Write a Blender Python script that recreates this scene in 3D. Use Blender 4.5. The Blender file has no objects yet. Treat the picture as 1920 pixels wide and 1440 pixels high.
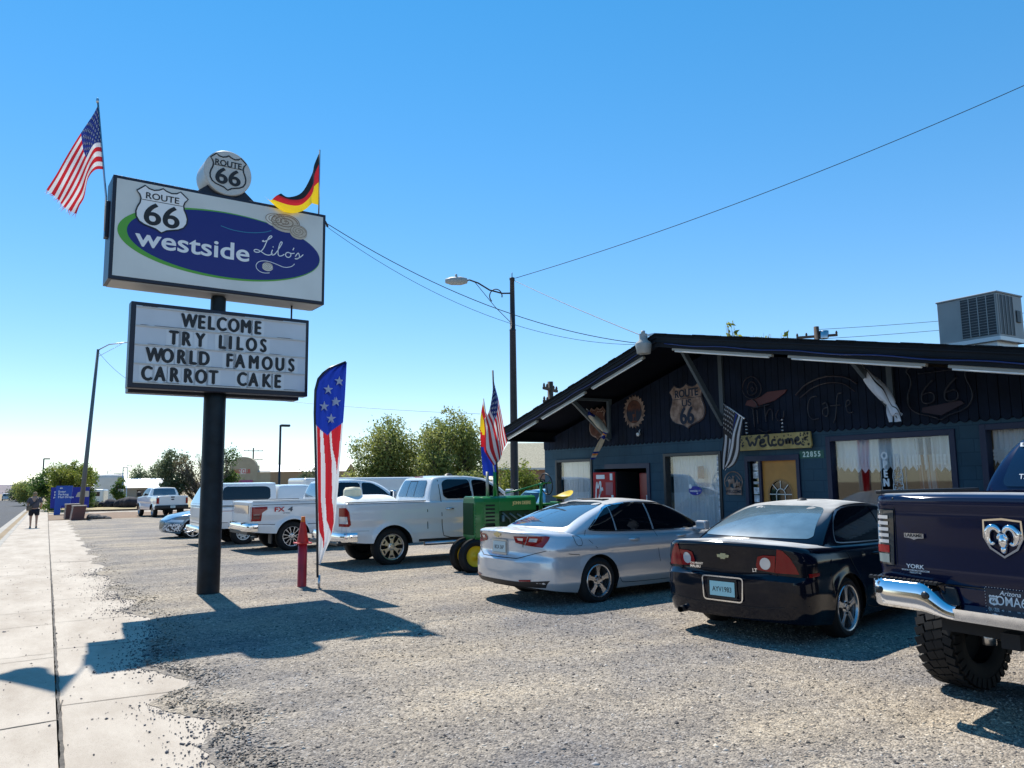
import bpy, bmesh, math, random
import numpy as np
from math import sin, cos, pi, radians, sqrt, atan2
from mathutils import Vector, Matrix
from mathutils.bvhtree import BVHTree

S = bpy.context.scene
COL = S.collection
# ------------------------------------------------------------------ camera
YAW, PITCH, ROLL, EYE = radians(31.0), math.atan(177 / 1442), 0.012, 1.70
_f = Vector((sin(YAW) * cos(PITCH), cos(YAW) * cos(PITCH), sin(PITCH)))
_r = Vector((cos(YAW), -sin(YAW), 0)); _u = _r.cross(_f)
_r2 = cos(ROLL) * _r - sin(ROLL) * _u; _u2 = cos(ROLL) * _u + sin(ROLL) * _r
cd = bpy.data.cameras.new("camera"); cam = bpy.data.objects.new("camera", cd); COL.objects.link(cam)
cam.matrix_world = Matrix(((_r2.x, _u2.x, -_f.x, 0), (_r2.y, _u2.y, -_f.y, 0), (_r2.z, _u2.z, -_f.z, EYE), (0, 0, 0, 1)))
cd.sensor_width = 36; cd.lens = 36 * 1442 / 1920; cd.clip_start = .05; cd.clip_end = 20000
S.camera = cam
# ------------------------------------------------------------------ light
SUN_AZ, SUN_EL = radians(2.0), radians(54)        # azimuth from +Y towards +X
W = bpy.data.worlds.new("World"); S.world = W; W.use_nodes = True
nt = W.node_tree; nt.nodes.clear()
sky = nt.nodes.new("ShaderNodeTexSky"); sky.sky_type = 'NISHITA'; sky.sun_disc = False
sky.sun_elevation = SUN_EL; sky.sun_rotation = SUN_AZ
sky.air_density = 1.0; sky.dust_density = 0.0; sky.ozone_density = 3.0; sky.altitude = 1600
bg = nt.nodes.new("ShaderNodeBackground"); bg.inputs[1].default_value = .09
wo = nt.nodes.new("ShaderNodeOutputWorld")
gm = nt.nodes.new("ShaderNodeGamma"); gm.inputs[1].default_value = .68
hs = nt.nodes.new("ShaderNodeHueSaturation"); hs.inputs['Saturation'].default_value = 1.36; hs.inputs['Value'].default_value = 3.45; hs.inputs['Hue'].default_value = .505
nt.links.new(sky.outputs[0], hs.inputs['Color']); nt.links.new(hs.outputs[0], gm.inputs[0]); nt.links.new(gm.outputs[0], bg.inputs[0]); nt.links.new(bg.outputs[0], wo.inputs[0])
sd = bpy.data.lights.new("sun", 'SUN'); sd.energy = 4.7; sd.angle = radians(.55); sd.color = (1, .955, .87)
sun = bpy.data.objects.new("sun", sd); COL.objects.link(sun)
_d = Vector((sin(SUN_AZ) * cos(SUN_EL), cos(SUN_AZ) * cos(SUN_EL), sin(SUN_EL)))
sun.rotation_euler = _d.to_track_quat('Z', 'Y').to_euler(); sun.location = (0, 30, 40)
S.view_settings.view_transform = 'Standard'; S.view_settings.look = 'None'
S.view_settings.exposure = 0.6; S.view_settings.gamma = 1.0
S.render.engine = 'CYCLES'
S.cycles.max_bounces = 8; S.cycles.transparent_max_bounces = 12; S.cycles.use_denoising = True
S.cycles.caustics_reflective = False; S.cycles.caustics_refractive = False

RND = random.Random(66)
def zg(y):                                        # the lot and street fall gently away
    if y < 240: return -.010 * y
    t = y - 240
    return -2.4 - .010 * t - .00012 * min(t, 250) ** 2 - (.06 * (t - 250) if t > 250 else 0) if t < 700 else -43.9

# ------------------------------------------------------------------ objects
def tag(o, label=None, cat=None, group=None, kind=None):
    if label: o['label'] = label
    if cat: o['category'] = cat
    if group: o['group'] = group
    if kind: o['kind'] = kind
    return o
def empty(name, loc, rz=0, label=None, cat=None, group=None):
    o = bpy.data.objects.new(name, None); COL.objects.link(o); o.empty_display_size = .1
    o.location = loc; o.rotation_euler = (0, 0, rz)
    return tag(o, label, cat, group)
def copy_tree(o, parent=None):
    c = o.copy(); COL.objects.link(c)
    if parent: c.parent = parent
    for ch in o.children: copy_tree(ch, c)
    return c

# ------------------------------------------------------------------ materials
MATS = {}
def mat(name, col, rough=.6, metal=0, spec=.5, coat=0, var=0, scale=8, bump=0, bscale=60, emit=None, dirt=None, vcol=None, det=4, sub=0):
    if name in MATS: return MATS[name]
    m = bpy.data.materials.new(name); m.use_nodes = True; MATS[name] = m
    t = m.node_tree; b = t.nodes["Principled BSDF"]
    b.inputs['Base Color'].default_value = (*col, 1); b.inputs['Roughness'].default_value = rough
    b.inputs['Metallic'].default_value = metal; b.inputs['Specular IOR Level'].default_value = spec
    if coat: b.inputs['Coat Weight'].default_value = coat; b.inputs['Coat Roughness'].default_value = .03
    if var or bump or dirt:
        tc = t.nodes.new("ShaderNodeTexCoord")
    if var:
        n = t.nodes.new("ShaderNodeTexNoise"); n.inputs['Scale'].default_value = scale; n.inputs['Detail'].default_value = det
        t.links.new(tc.outputs['Object'], n.inputs['Vector'])
        r = t.nodes.new("ShaderNodeValToRGB"); r.color_ramp.elements[0].position = .3; r.color_ramp.elements[1].position = .7
        c2 = vcol or tuple(min(1, c * (1 + var)) for c in col); c1 = tuple(c * (1 - var) for c in col)
        r.color_ramp.elements[0].color = (*c1, 1); r.color_ramp.elements[1].color = (*c2, 1)
        t.links.new(n.outputs['Fac'], r.inputs[0]); t.links.new(r.outputs[0], b.inputs['Base Color'])
    if bump:
        n2 = t.nodes.new("ShaderNodeTexNoise"); n2.inputs['Scale'].default_value = bscale; n2.inputs['Detail'].default_value = 5
        t.links.new(tc.outputs['Object'], n2.inputs['Vector'])
        bp = t.nodes.new("ShaderNodeBump"); bp.inputs['Strength'].default_value = bump; bp.inputs['Distance'].default_value = .02
        t.links.new(n2.outputs['Fac'], bp.inputs['Height']); t.links.new(bp.outputs[0], b.inputs['Normal'])
    if emit:
        b.inputs['Emission Color'].default_value = (*emit[0], 1); b.inputs['Emission Strength'].default_value = emit[1]
    return m
def N(m, kind): return m.node_tree.nodes.new(kind)
def L(m, a, b): m.node_tree.links.new(a, b)
def glass(name, tint, refl=.06, rough=.02):
    """a pane: part see-through, part mirror, more mirror at grazing angles"""
    if name in MATS: return MATS[name]
    m = bpy.data.materials.new(name); m.use_nodes = True; MATS[name] = m
    t = m.node_tree; t.nodes.clear()
    o = N(m, "ShaderNodeOutputMaterial"); mx = N(m, "ShaderNodeMixShader"); tr = N(m, "ShaderNodeBsdfTransparent"); gl = N(m, "ShaderNodeBsdfGlossy")
    lw = N(m, "ShaderNodeFresnel"); g_ = N(m, "ShaderNodeNewGeometry"); io = N(m, "ShaderNodeMath"); io.operation = 'MULTIPLY_ADD'; io.inputs[1].default_value = 1 / 1.48 - 1.48; io.inputs[2].default_value = 1.48; L(m, g_.outputs['Backfacing'], io.inputs[0]); L(m, io.outputs[0], lw.inputs[0])
    ma = N(m, "ShaderNodeMath"); ma.operation = 'MULTIPLY_ADD'; ma.inputs[1].default_value = 1.3; ma.inputs[2].default_value = refl; ma.use_clamp = True
    tr.inputs[0].default_value = (*tint, 1); gl.inputs[0].default_value = (.95, .97, 1, 1); gl.inputs[1].default_value = rough
    L(m, lw.outputs[0], ma.inputs[0]); L(m, ma.outputs[0], mx.inputs[0]); L(m, tr.outputs[0], mx.inputs[1]); L(m, gl.outputs[0], mx.inputs[2]); L(m, mx.outputs[0], o.inputs[0])
    return m

# ------------------------------------------------------------------ mesh builder
class MB:
    def __init__(s): s.v = []; s.f = []; s.m = []; s.sm = []
    def add(s, vs, fs, mi=0, smooth=False):
        n = len(s.v); s.v += [tuple(p) for p in vs]
        for f in fs: s.f.append([i + n for i in f]); s.m.append(mi); s.sm.append(smooth)
        return s
    def box(s, c, d, rz=0, mi=0, M=None):
        h = [x / 2 for x in d]; vs = []
        R = M or Matrix.Rotation(rz, 3, 'Z')
        for z in (-1, 1):
            for x, y in ((-1, -1), (1, -1), (1, 1), (-1, 1)):
                vs.append(Vector(c) + R @ Vector((x * h[0], y * h[1], z * h[2])))
        return s.add(vs, [(3, 2, 1, 0), (4, 5, 6, 7), (0, 1, 5, 4), (1, 2, 6, 5), (2, 3, 7, 6), (3, 0, 4, 7)], mi)
    def bx(s, x0, x1, y0, y1, z0, z1, mi=0):
        return s.box(((x0 + x1) / 2, (y0 + y1) / 2, (z0 + z1) / 2), (abs(x1 - x0), abs(y1 - y0), abs(z1 - z0)), 0, mi)
    def bar(s, a, b, w, h=None, mi=0):
        """square bar between two points"""
        a = Vector(a); b = Vector(b); d = (b - a); q = d.to_track_quat('X', 'Z').to_matrix()
        return s.box((a + b) / 2, (d.length, w, h or w), 0, mi, q)
    def tube(s, pts, r, n=8, mi=0, cap=True, smooth=True):
        pts = [Vector(p) for p in pts]; rs = r if isinstance(r, (list, tuple)) else [r] * len(pts)
        vs = []; up = None
        for i, p in enumerate(pts):
            t = (pts[min(i + 1, len(pts) - 1)] - pts[max(i - 1, 0)]).normalized()
            if up is None: up = t.orthogonal().normalized()
            up = (up - t * up.dot(t)).normalized(); w = t.cross(up)
            for k in range(n):
                a = 2 * pi * k / n; vs.append(p + (up * cos(a) + w * sin(a)) * rs[i])
        fs = []
        for i in range(len(pts) - 1):
            for k in range(n):
                k2 = (k + 1) % n; fs.append((i * n + k, i * n + k2, (i + 1) * n + k2, (i + 1) * n + k))
        s.add(vs, fs, mi, smooth)
        if cap:
            s.f.append([len(s.v) - len(vs) + k for k in reversed(range(n))]); s.m.append(mi); s.sm.append(False)
            s.f.append([len(s.v) - n + k for k in range(n)]); s.m.append(mi); s.sm.append(False)
        return s
    def lathe(s, prof, n=32, M=None, mi=0, smooth=True, a0=0, a1=2 * pi):
        """prof: (radius, height) pairs turned about Z, then moved by M"""
        M = M or Matrix.Identity(4); vs = []; full = abs(a1 - a0 - 2 * pi) < 1e-6; c = n if full else n + 1
        for r, z in prof:
            for k in range(c):
                a = a0 + (a1 - a0) * k / n; vs.append(M @ Vector((r * cos(a), r * sin(a), z)))
        fs = []
        for i in range(len(prof) - 1):
            for k in range(n):
                k2 = (k + 1) % c; fs.append((i * c + k, i * c + k2, (i + 1) * c + k2, (i + 1) * c + k))
        return s.add(vs, fs, mi, smooth)
    def prism(s, poly, M, d, mi=0, back=True):
        """poly in local XY pushed along local +Z by d, moved by M"""
        n = len(poly); vs = [M @ Vector((x, y, 0)) for x, y in poly] + [M @ Vector((x, y, d)) for x, y in poly]
        fs = [tuple(range(n, 2 * n))] + ([tuple(reversed(range(n)))] if back else [])
        for i in range(n): j = (i + 1) % n; fs.append((i, j, j + n, i + n))
        return s.add(vs, fs, mi)
    def grid(s, fn, nu, nv, mi=0, smooth=True, wrap=False):
        vs = [fn(i / nu, j / nv) for i in range(nu + 1) for j in range(nv + 1)]; fs = []
        g = lambda i, j: i * (nv + 1) + j
        for i in range(nu):
            for j in range(nv): fs.append((g(i, j), g(i + 1, j), g(i + 1, j + 1), g(i, j + 1)))
        ms = mi if callable(mi) else None
        n0 = len(s.v); s.v += [tuple(p) for p in vs]; k = 0
        for i in range(nu):
            for j in range(nv):
                s.f.append([q + n0 for q in fs[k]]); s.m.append(ms((i + .5) / nu, (j + .5) / nv) if ms else mi); s.sm.append(smooth); k += 1
        return s
    def mesh(s, o2, M=None, mi=0):
        """append another MB or (verts, faces)"""
        v, f = (o2.v, o2.f) if isinstance(o2, MB) else o2
        return s.add([M @ Vector(p) for p in v] if M else v, f, mi)
    def build(s, name, mats, parent=None, bevel=0, seg=2, label=None):
        me = bpy.data.meshes.new(name); me.from_pydata(s.v, [], s.f)
        for m in (mats if isinstance(mats, (list, tuple)) else [mats]): me.materials.append(m)
        me.polygons.foreach_set('material_index', s.m); me.polygons.foreach_set('use_smooth', s.sm)
        o = bpy.data.objects.new(name, me); COL.objects.link(o)
        if parent: o.parent = parent
        if bevel:
            b = o.modifiers.new('b', 'BEVEL'); b.width = bevel; b.segments = seg; b.limit_method = 'ANGLE'; b.angle_limit = radians(40)
        if label: o['label'] = label
        me.update(); return o
def TM(loc, x, y):
    """frame: local X along x, local Y along y, Z their cross"""
    x = Vector(x).normalized(); y = Vector(y); y = (y - x * y.dot(x)).normalized(); z = x.cross(y)
    return Matrix(((x.x, y.x, z.x, loc[0]), (x.y, y.y, z.y, loc[1]), (x.z, y.z, z.z, loc[2]), (0, 0, 0, 1)))
def chaikin(p, n=2, closed=True):
    for _ in range(n):
        q = []; m = len(p)
        for i in range(m if closed else m - 1):
            a, b = p[i], p[(i + 1) % m]
            q += [(a[0] * .75 + b[0] * .25, a[1] * .75 + b[1] * .25), (a[0] * .25 + b[0] * .75, a[1] * .25 + b[1] * .75)]
        p = q if closed else [p[0]] + q + [p[-1]]
    return p
def rpoly(p, r, n=5):
    """outline with its corners rounded by r"""
    out = []; m = len(p)
    for i in range(m):
        a, b, c = (Vector((*q, 0)) for q in (p[i - 1], p[i], p[(i + 1) % m]))
        d1 = (a - b); d2 = (c - b); q = min(r, d1.length * .45, d2.length * .45); A = b + d1.normalized() * q; C = b + d2.normalized() * q
        for k in range(n + 1):
            t = k / n; P = A * (1 - t) ** 2 + b * 2 * t * (1 - t) + C * t * t; out.append((P.x, P.y))
    return out
def rrect(w, h, r, cx=0, cy=0): return rpoly([(cx - w/2, cy - h/2), (cx + w/2, cy - h/2), (cx + w/2, cy + h/2), (cx - w/2, cy + h/2)], r)
def lerp(a, b, t): return a + (b - a) * t
def interp(tab, x):
    if x <= tab[0][0]: return tab[0][1]
    for (a, b), (c, d) in zip(tab, tab[1:]):
        if x <= c: return lerp(b, d, (x - a) / (c - a))
    return tab[-1][1]
def sinterp(tab, x):
    """smooth interpolation through a table (monotone-ish cubic)"""
    xs = [p[0] for p in tab]; ys = [p[1] for p in tab]; n = len(xs)
    if x <= xs[0]: return ys[0]
    if x >= xs[-1]: return ys[-1]
    i = max(k for k in range(n - 1) if xs[k] <= x)
    def sl(k):
        if k == 0: return (ys[1] - ys[0]) / (xs[1] - xs[0])
        if k == n - 1: return (ys[-1] - ys[-2]) / (xs[-1] - xs[-2])
        a = (ys[k] - ys[k - 1]) / (xs[k] - xs[k - 1]); b = (ys[k + 1] - ys[k]) / (xs[k + 1] - xs[k])
        return 0 if a * b <= 0 else 2 * a * b / (a + b)
    h = xs[i + 1] - xs[i]; t = (x - xs[i]) / h; m0, m1 = sl(i) * h, sl(i + 1) * h
    return (2*t**3 - 3*t**2 + 1) * ys[i] + (t**3 - 2*t**2 + t) * m0 + (-2*t**3 + 3*t**2) * ys[i + 1] + (t**3 - t**2) * m1
def text2d(s, size=1, off=0, shear=0, sx=1, align='CENTER', space=1, depth=0):
    """lettering as (verts, faces) in the XY plane"""
    c = bpy.data.curves.new('t', 'FONT'); c.body = s; c.size = size; c.align_x = align; c.align_y = 'CENTER'
    c.offset = off * size; c.shear = shear; c.space_character = space; c.extrude = depth; c.resolution_u = 5
    o = bpy.data.objects.new('t', c); COL.objects.link(o)
    me = o.to_mesh(); v = [Vector((p.co.x * sx, p.co.y, p.co.z)) for p in me.vertices]; f = [list(p.vertices) for p in me.polygons]
    o.to_mesh_clear(); bpy.data.objects.remove(o); bpy.data.curves.remove(c)
    return v, f
def letters(mb, s, M, size, bold=0, fit=None, **k):
    v, f = text2d(s, size, **k)
    if fit:                                        # scale to a given width and height
        x0, x1 = min(p.x for p in v), max(p.x for p in v); y0, y1 = min(p.y for p in v), max(p.y for p in v)
        v = [Vector(((p.x - (x0 + x1) / 2) * fit[0] / (x1 - x0), (p.y - (y0 + y1) / 2) * fit[1] / (y1 - y0), p.z)) for p in v]
    b = bold * size
    for i, (dx, dy) in enumerate(((0, 0), (b, 0), (-b, 0), (0, b * .6), (0, -b * .6)) if bold else ((0, 0),)):
        mb.mesh((v, f), M @ Matrix.Translation((dx, dy, i * .0006)))
    return mb
def ribbon(pts, w, M, closed=False, z=0):
    """flat stroke of width w (or widths) through 2-D points"""
    n = len(pts); vs = []
    for i in range(n):
        a = pts[(i - 1) % n] if closed or i else pts[i]; b = pts[(i + 1) % n] if closed or i < n - 1 else pts[i]
        dx, dy = b[0] - a[0], b[1] - a[1]; l = sqrt(dx * dx + dy * dy) or 1
        ww = (w[i] if isinstance(w, (list, tuple)) else w) / 2
        vs += [M @ Vector((pts[i][0] - dy / l * ww, pts[i][1] + dx / l * ww, z)), M @ Vector((pts[i][0] + dy / l * ww, pts[i][1] - dx / l * ww, z))]
    fs = [(2 * i, 2 * i + 1, 2 * ((i + 1) % n) + 1, 2 * ((i + 1) % n)) for i in range(n if closed else n - 1)]
    return vs, fs
def fan(poly, M, z=0): return [M @ Vector((x, y, z)) for x, y in poly], [tuple(range(len(poly)))]
def ell(cx, cy, a, b, n=64, rot=0): return [(cx + a * cos(t) * cos(rot) - b * sin(t) * sin(rot), cy + a * cos(t) * sin(rot) + b * sin(t) * cos(rot)) for t in (2 * pi * k / n for k in range(n))]
def star(cx, cy, r, rot=pi / 2): return [(cx + (r if k % 2 == 0 else r * .382) * cos(rot + k * pi / 5), cy + (r if k % 2 == 0 else r * .382) * sin(rot + k * pi / 5)) for k in range(10)]
def shield(w, h):
    """US-route shield outline, centred, w x h"""
    half = [(0, .5), (.07, .455), (.17, .425), (.27, .445), (.345, .5), (.5, .36), (.44, .28), (.415, .2), (.43, .1), (.475, 0), (.5, -.1), (.49, -.21), (.43, -.31), (.33, -.37), (.22, -.40), (.11, -.43), (0, -.5)]
    p = half + [(-x, y) for x, y in reversed(half[1:-1])]
    return [(x * w, y * h) for x, y in p]
# ------------------------------------------------------------------ shared materials
M_BLACK = mat('black_paint', (.012, .014, .018), .35)
M_DARKMETAL = mat('dark_metal', (.02, .024, .03), .4, .3)
M_CHROME = mat('chrome', (.82, .83, .85), .06, 1)
M_CHROME2 = mat('chrome_wheel', (.48, .50, .53), .34, 1)
M_STEEL = mat('brushed_steel', (.5, .51, .53), .32, 1)
M_ALU = mat('alloy_wheel', (.55, .56, .58), .25, .9)
M_RUBBER = mat('tyre_rubber', (.014, .014, .015), .75, spec=.3, var=.3, scale=5)
M_PLASTIC = mat('black_plastic', (.012, .012, .014), .5)
M_UNDER = mat('underbody', (.01, .01, .011), .85)
M_WHITEPAINT = mat('white_car_paint', (.78, .78, .77), .3, coat=1)
M_WHITEPAINT2 = mat('pearl_white_paint', (.75, .755, .76), .28, coat=1)
M_SILVER = mat('silver_car_paint', (.63, .645, .67), .26, .4, coat=1)
M_BLACKCAR = mat('black_car_paint', (.003, .005, .012), .12, spec=.25, coat=.25)
M_NAVY = mat('navy_car_paint', (.002, .008, .040), .16, .1, spec=.25, coat=.32)
M_BLUEGREY = mat('bluegrey_car_paint', (.14, .22, .30), .25, .5, coat=1)
M_TEAL = mat('light_blue_car_paint', (.16, .42, .58), .3, coat=1)
M_TINT = mat('tinted_car_glass', (.004, .005, .008), .02, spec=.6)
M_REARGLASS = mat('rear_car_glass', (.06, .10, .14), .03, spec=.9, coat=1)
M_DUSTGLASS = mat('dusty_car_glass', (.09, .15, .19), .25, spec=.8, coat=1, var=.22, scale=5)
M_RED = mat('red_lens', (.27, .003, .006), .15, spec=.3, coat=.4)
M_CLEAR = mat('clear_lens', (.65, .66, .68), .12, .3, coat=1)
M_SMOKE = mat('smoked_lens', (.02, .03, .035), .08, coat=1)
M_PLATE = mat('plate_white', (.62, .72, .72), .4)
M_PLATEBLUE = mat('plate_aqua', (.42, .72, .74), .4)
M_INK = mat('ink_black', (.01, .01, .012), .5)
M_WHITE = mat('white_ink', (.85, .85, .85), .5)
M_GOLD = mat('gold_badge', (.75, .62, .35), .25, .8)
def dust_glare(m, amount):
    """pale film on upward faces, dust tone whitened to stand in for sky glare"""
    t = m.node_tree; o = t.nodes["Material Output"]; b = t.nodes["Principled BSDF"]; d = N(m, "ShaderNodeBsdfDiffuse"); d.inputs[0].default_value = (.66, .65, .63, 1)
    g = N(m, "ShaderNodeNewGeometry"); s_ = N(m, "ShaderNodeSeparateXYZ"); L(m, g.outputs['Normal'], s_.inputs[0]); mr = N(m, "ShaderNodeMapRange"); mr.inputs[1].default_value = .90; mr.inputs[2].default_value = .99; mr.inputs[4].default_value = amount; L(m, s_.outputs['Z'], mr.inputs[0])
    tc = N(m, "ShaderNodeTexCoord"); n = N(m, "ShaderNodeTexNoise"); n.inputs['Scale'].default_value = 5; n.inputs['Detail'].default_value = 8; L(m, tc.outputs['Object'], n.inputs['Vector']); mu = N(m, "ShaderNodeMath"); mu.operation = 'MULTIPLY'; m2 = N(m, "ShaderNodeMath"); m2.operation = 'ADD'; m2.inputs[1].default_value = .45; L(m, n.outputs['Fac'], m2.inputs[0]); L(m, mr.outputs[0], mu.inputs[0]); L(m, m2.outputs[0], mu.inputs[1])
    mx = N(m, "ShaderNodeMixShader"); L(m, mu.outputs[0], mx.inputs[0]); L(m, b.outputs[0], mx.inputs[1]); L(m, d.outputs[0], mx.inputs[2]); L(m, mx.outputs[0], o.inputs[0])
dust_glare(M_BLACKCAR, .62); dust_glare(M_NAVY, .45); dust_glare(M_SILVER, .5)  # bright glare on roofs and trunks painted into the car colours
M_GAP = mat('panel_gap', (.012, .012, .014), .7)
M_WHITEPLAS = mat('white_plastic', (.78, .78, .75), .4, var=.06)
M_BRIGHTRED = mat('bright_red', (.55, .02, .02), .4)
# ================================================================== ground, street
def sheet(xs, ys, z0=0, zf=None):
    mb = MB(); vs = [(x, y, zg(y) + z0 + (zf(x, y) if zf else 0)) for y in ys for x in xs]; n = len(xs)
    fs = [(j * n + i, j * n + i + 1, (j + 1) * n + i + 1, (j + 1) * n + i) for j in range(len(ys) - 1) for i in range(n - 1)]
    return mb.add(vs, fs, 0, True)
YS = [-120, -60, -30, -10] + list(range(0, 60, 4)) + list(range(60, 240, 15)) + list(range(240, 700, 20)) + [700, 1000, 2000, 4000, 8000]
XS = [-4000, -1500, -600, -200, -80, -40, -20, -9.5, 0, 10, 20, 40, 80, 200, 600, 1500, 4000]
def earth_mat(name, cols, scale, bump=.4, bscale=40):
    m = bpy.data.materials.new(name); m.use_nodes = True; b = m.node_tree.nodes["Principled BSDF"]; b.inputs['Roughness'].default_value = .95; b.inputs['Specular IOR Level'].default_value = .2
    tc = N(m, "ShaderNodeTexCoord"); n1 = N(m, "ShaderNodeTexNoise"); n1.inputs['Scale'].default_value = scale; n1.inputs['Detail'].default_value = 10; n1.inputs['Roughness'].default_value = .7
    r = N(m, "ShaderNodeValToRGB"); el = r.color_ramp.elements
    for k, c in enumerate(cols):
        e = el[k] if k < 2 else el.new(.5); e.position = .3 + .4 * k / (len(cols) - 1); e.color = (*c, 1)
    L(m, tc.outputs['Object'], n1.inputs['Vector']); L(m, n1.outputs['Fac'], r.inputs[0]); L(m, r.outputs[0], b.inputs['Base Color'])
    n2 = N(m, "ShaderNodeTexNoise"); n2.inputs['Scale'].default_value = bscale; n2.inputs['Detail'].default_value = 6; bp = N(m, "ShaderNodeBump"); bp.inputs['Strength'].default_value = bump; bp.inputs['Distance'].default_value = .03
    L(m, tc.outputs['Object'], n2.inputs['Vector']); L(m, n2.outputs['Fac'], bp.inputs['Height']); L(m, bp.outputs[0], b.inputs['Normal']); return m
M_EARTH = earth_mat('dry_earth', [(.20, .15, .10), (.30, .23, .15), (.26, .21, .13)], .25, .6, 3)
tag(sheet(XS, YS, -.12).build('ground', M_EARTH), kind='structure')
# gravel lot
def gravel_mat():
    m = bpy.data.materials.new('gravel'); m.use_nodes = True; b = m.node_tree.nodes["Principled BSDF"]; b.inputs['Roughness'].default_value = .9; b.inputs['Specular IOR Level'].default_value = .25
    tc = N(m, "ShaderNodeTexCoord"); v = N(m, "ShaderNodeTexVoronoi"); v.inputs['Scale'].default_value = 62; v2 = N(m, "ShaderNodeTexVoronoi"); v2.inputs['Scale'].default_value = 27
    L(m, tc.outputs['Object'], v.inputs['Vector']); L(m, tc.outputs['Object'], v2.inputs['Vector'])
    sep = N(m, "ShaderNodeSeparateColor"); L(m, v.outputs['Color'], sep.inputs[0]); sep2 = N(m, "ShaderNodeSeparateColor"); L(m, v2.outputs['Color'], sep2.inputs[0])
    mxs = N(m, "ShaderNodeMath"); mxs.operation = 'MULTIPLY_ADD'; mxs.inputs[1].default_value = .4; L(m, sep2.outputs[0], mxs.inputs[0]); 
    ms = N(m, "ShaderNodeMath"); ms.operation = 'MULTIPLY'; ms.inputs[1].default_value = .6; L(m, sep.outputs[0], ms.inputs[0]); L(m, ms.outputs[0], mxs.inputs[2])
    r = N(m, "ShaderNodeValToRGB"); el = r.color_ramp.elements; el[0].position = .05; el[0].color = (.10, .095, .10, 1); el[1].position = .95; el[1].color = (.50, .475, .44, 1)
    for p, c in ((.3, (.21, .195, .18)), (.55, (.33, .30, .262)), (.75, (.40, .36, .31))): e = el.new(p); e.color = (*c, 1)
    L(m, mxs.outputs[0], r.inputs[0])
    n = N(m, "ShaderNodeTexNoise"); n.inputs['Scale'].default_value = .42; n.inputs['Detail'].default_value = 7; n.inputs['Roughness'].default_value = .65; L(m, tc.outputs['Object'], n.inputs['Vector'])
    r2 = N(m, "ShaderNodeValToRGB"); r2.color_ramp.elements[0].position = .35; r2.color_ramp.elements[1].position = .68; r2.color_ramp.elements[0].color = (.66, .66, .70, 1); r2.color_ramp.elements[1].color = (1.22, 1.12, .96, 1)
    L(m, n.outputs['Fac'], r2.inputs[0]); mx = N(m, "ShaderNodeMixRGB"); mx.blend_type = 'MULTIPLY'; mx.inputs[0].default_value = 1; L(m, r.outputs[0], mx.inputs[1]); L(m, r2.outputs[0], mx.inputs[2])
    L(m, mx.outputs[0], b.inputs['Base Color'])
    bp = N(m, "ShaderNodeBump"); bp.inputs['Strength'].default_value = .9; bp.inputs['Distance'].default_value = .012; bp.invert = True
    L(m, v.outputs['Distance'], bp.inputs['Height']); L(m, bp.outputs[0], b.inputs['Normal']); return m
def lanes(m):
    t = m.node_tree; b = t.nodes["Principled BSDF"]; src = b.inputs['Base Color'].links[0].from_socket
    tc = N(m, "ShaderNodeTexCoord"); mp = N(m, "ShaderNodeMapping"); mp.inputs['Scale'].default_value = (.12, 1.5, 1); mp.inputs['Rotation'].default_value = (0, 0, radians(-12)); n = N(m, "ShaderNodeTexNoise"); n.inputs['Scale'].default_value = 1; n.inputs['Detail'].default_value = 3
    L(m, tc.outputs['Object'], mp.inputs[0]); L(m, mp.outputs[0], n.inputs['Vector']); r = N(m, "ShaderNodeValToRGB"); r.color_ramp.elements[0].position = .4; r.color_ramp.elements[1].position = .6; r.color_ramp.elements[0].color = (.84, .83, .83, 1); r.color_ramp.elements[1].color = (1.07, 1.05, 1.02, 1)
    L(m, n.outputs['Fac'], r.inputs[0]); mx = N(m, "ShaderNodeMixRGB"); mx.blend_type = 'MULTIPLY'; mx.inputs[0].default_value = 1; L(m, src, mx.inputs[1]); L(m, r.outputs[0], mx.inputs[2]); L(m, mx.outputs[0], b.inputs['Base Color']); return m
M_GRAVEL = lanes(gravel_mat())
def edge_x(y):                                     # ragged border of the gravel over the sidewalk
    return 1.12 + .10 * sin(y * 1.9 + .6) + .07 * sin(y * 4.3) + .03 * sin(y * 9.1 + 2) + .012 * sin(y * 23) - (.35 * math.exp(-((y - 7.0) / .5) ** 2)) + (.22 * math.exp(-((y - 11.6) / .5) ** 2)) - .12 * math.exp(-((y - 9) / .9) ** 2)
mb = MB(); ys = [-30, -20, -10, -4, 0] + [2 + .06 * k for k in range(300)] + [20 + .5 * k for k in range(73)] 
cols = [0, .12, .5, 1.2, 2.5, 5, 8, 12, 18, 26, 40]
vs = []
for y in ys:
    e = edge_x(y) if y < 54 else 1.15 + (y - 54) * 1.2
    for k, q in enumerate(cols): vs.append((e + q, y, zg(y) + (.004 if k == 0 else .014 if k == 1 else .022)))
n = len(cols); fs = [(j * n + i, j * n + i + 1, (j + 1) * n + i + 1, (j + 1) * n + i) for j in range(len(ys) - 1) for i in range(n - 1)]
tag(mb.add(vs, fs, 0, True).build('gravel_lot', M_GRAVEL), kind='structure')
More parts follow.
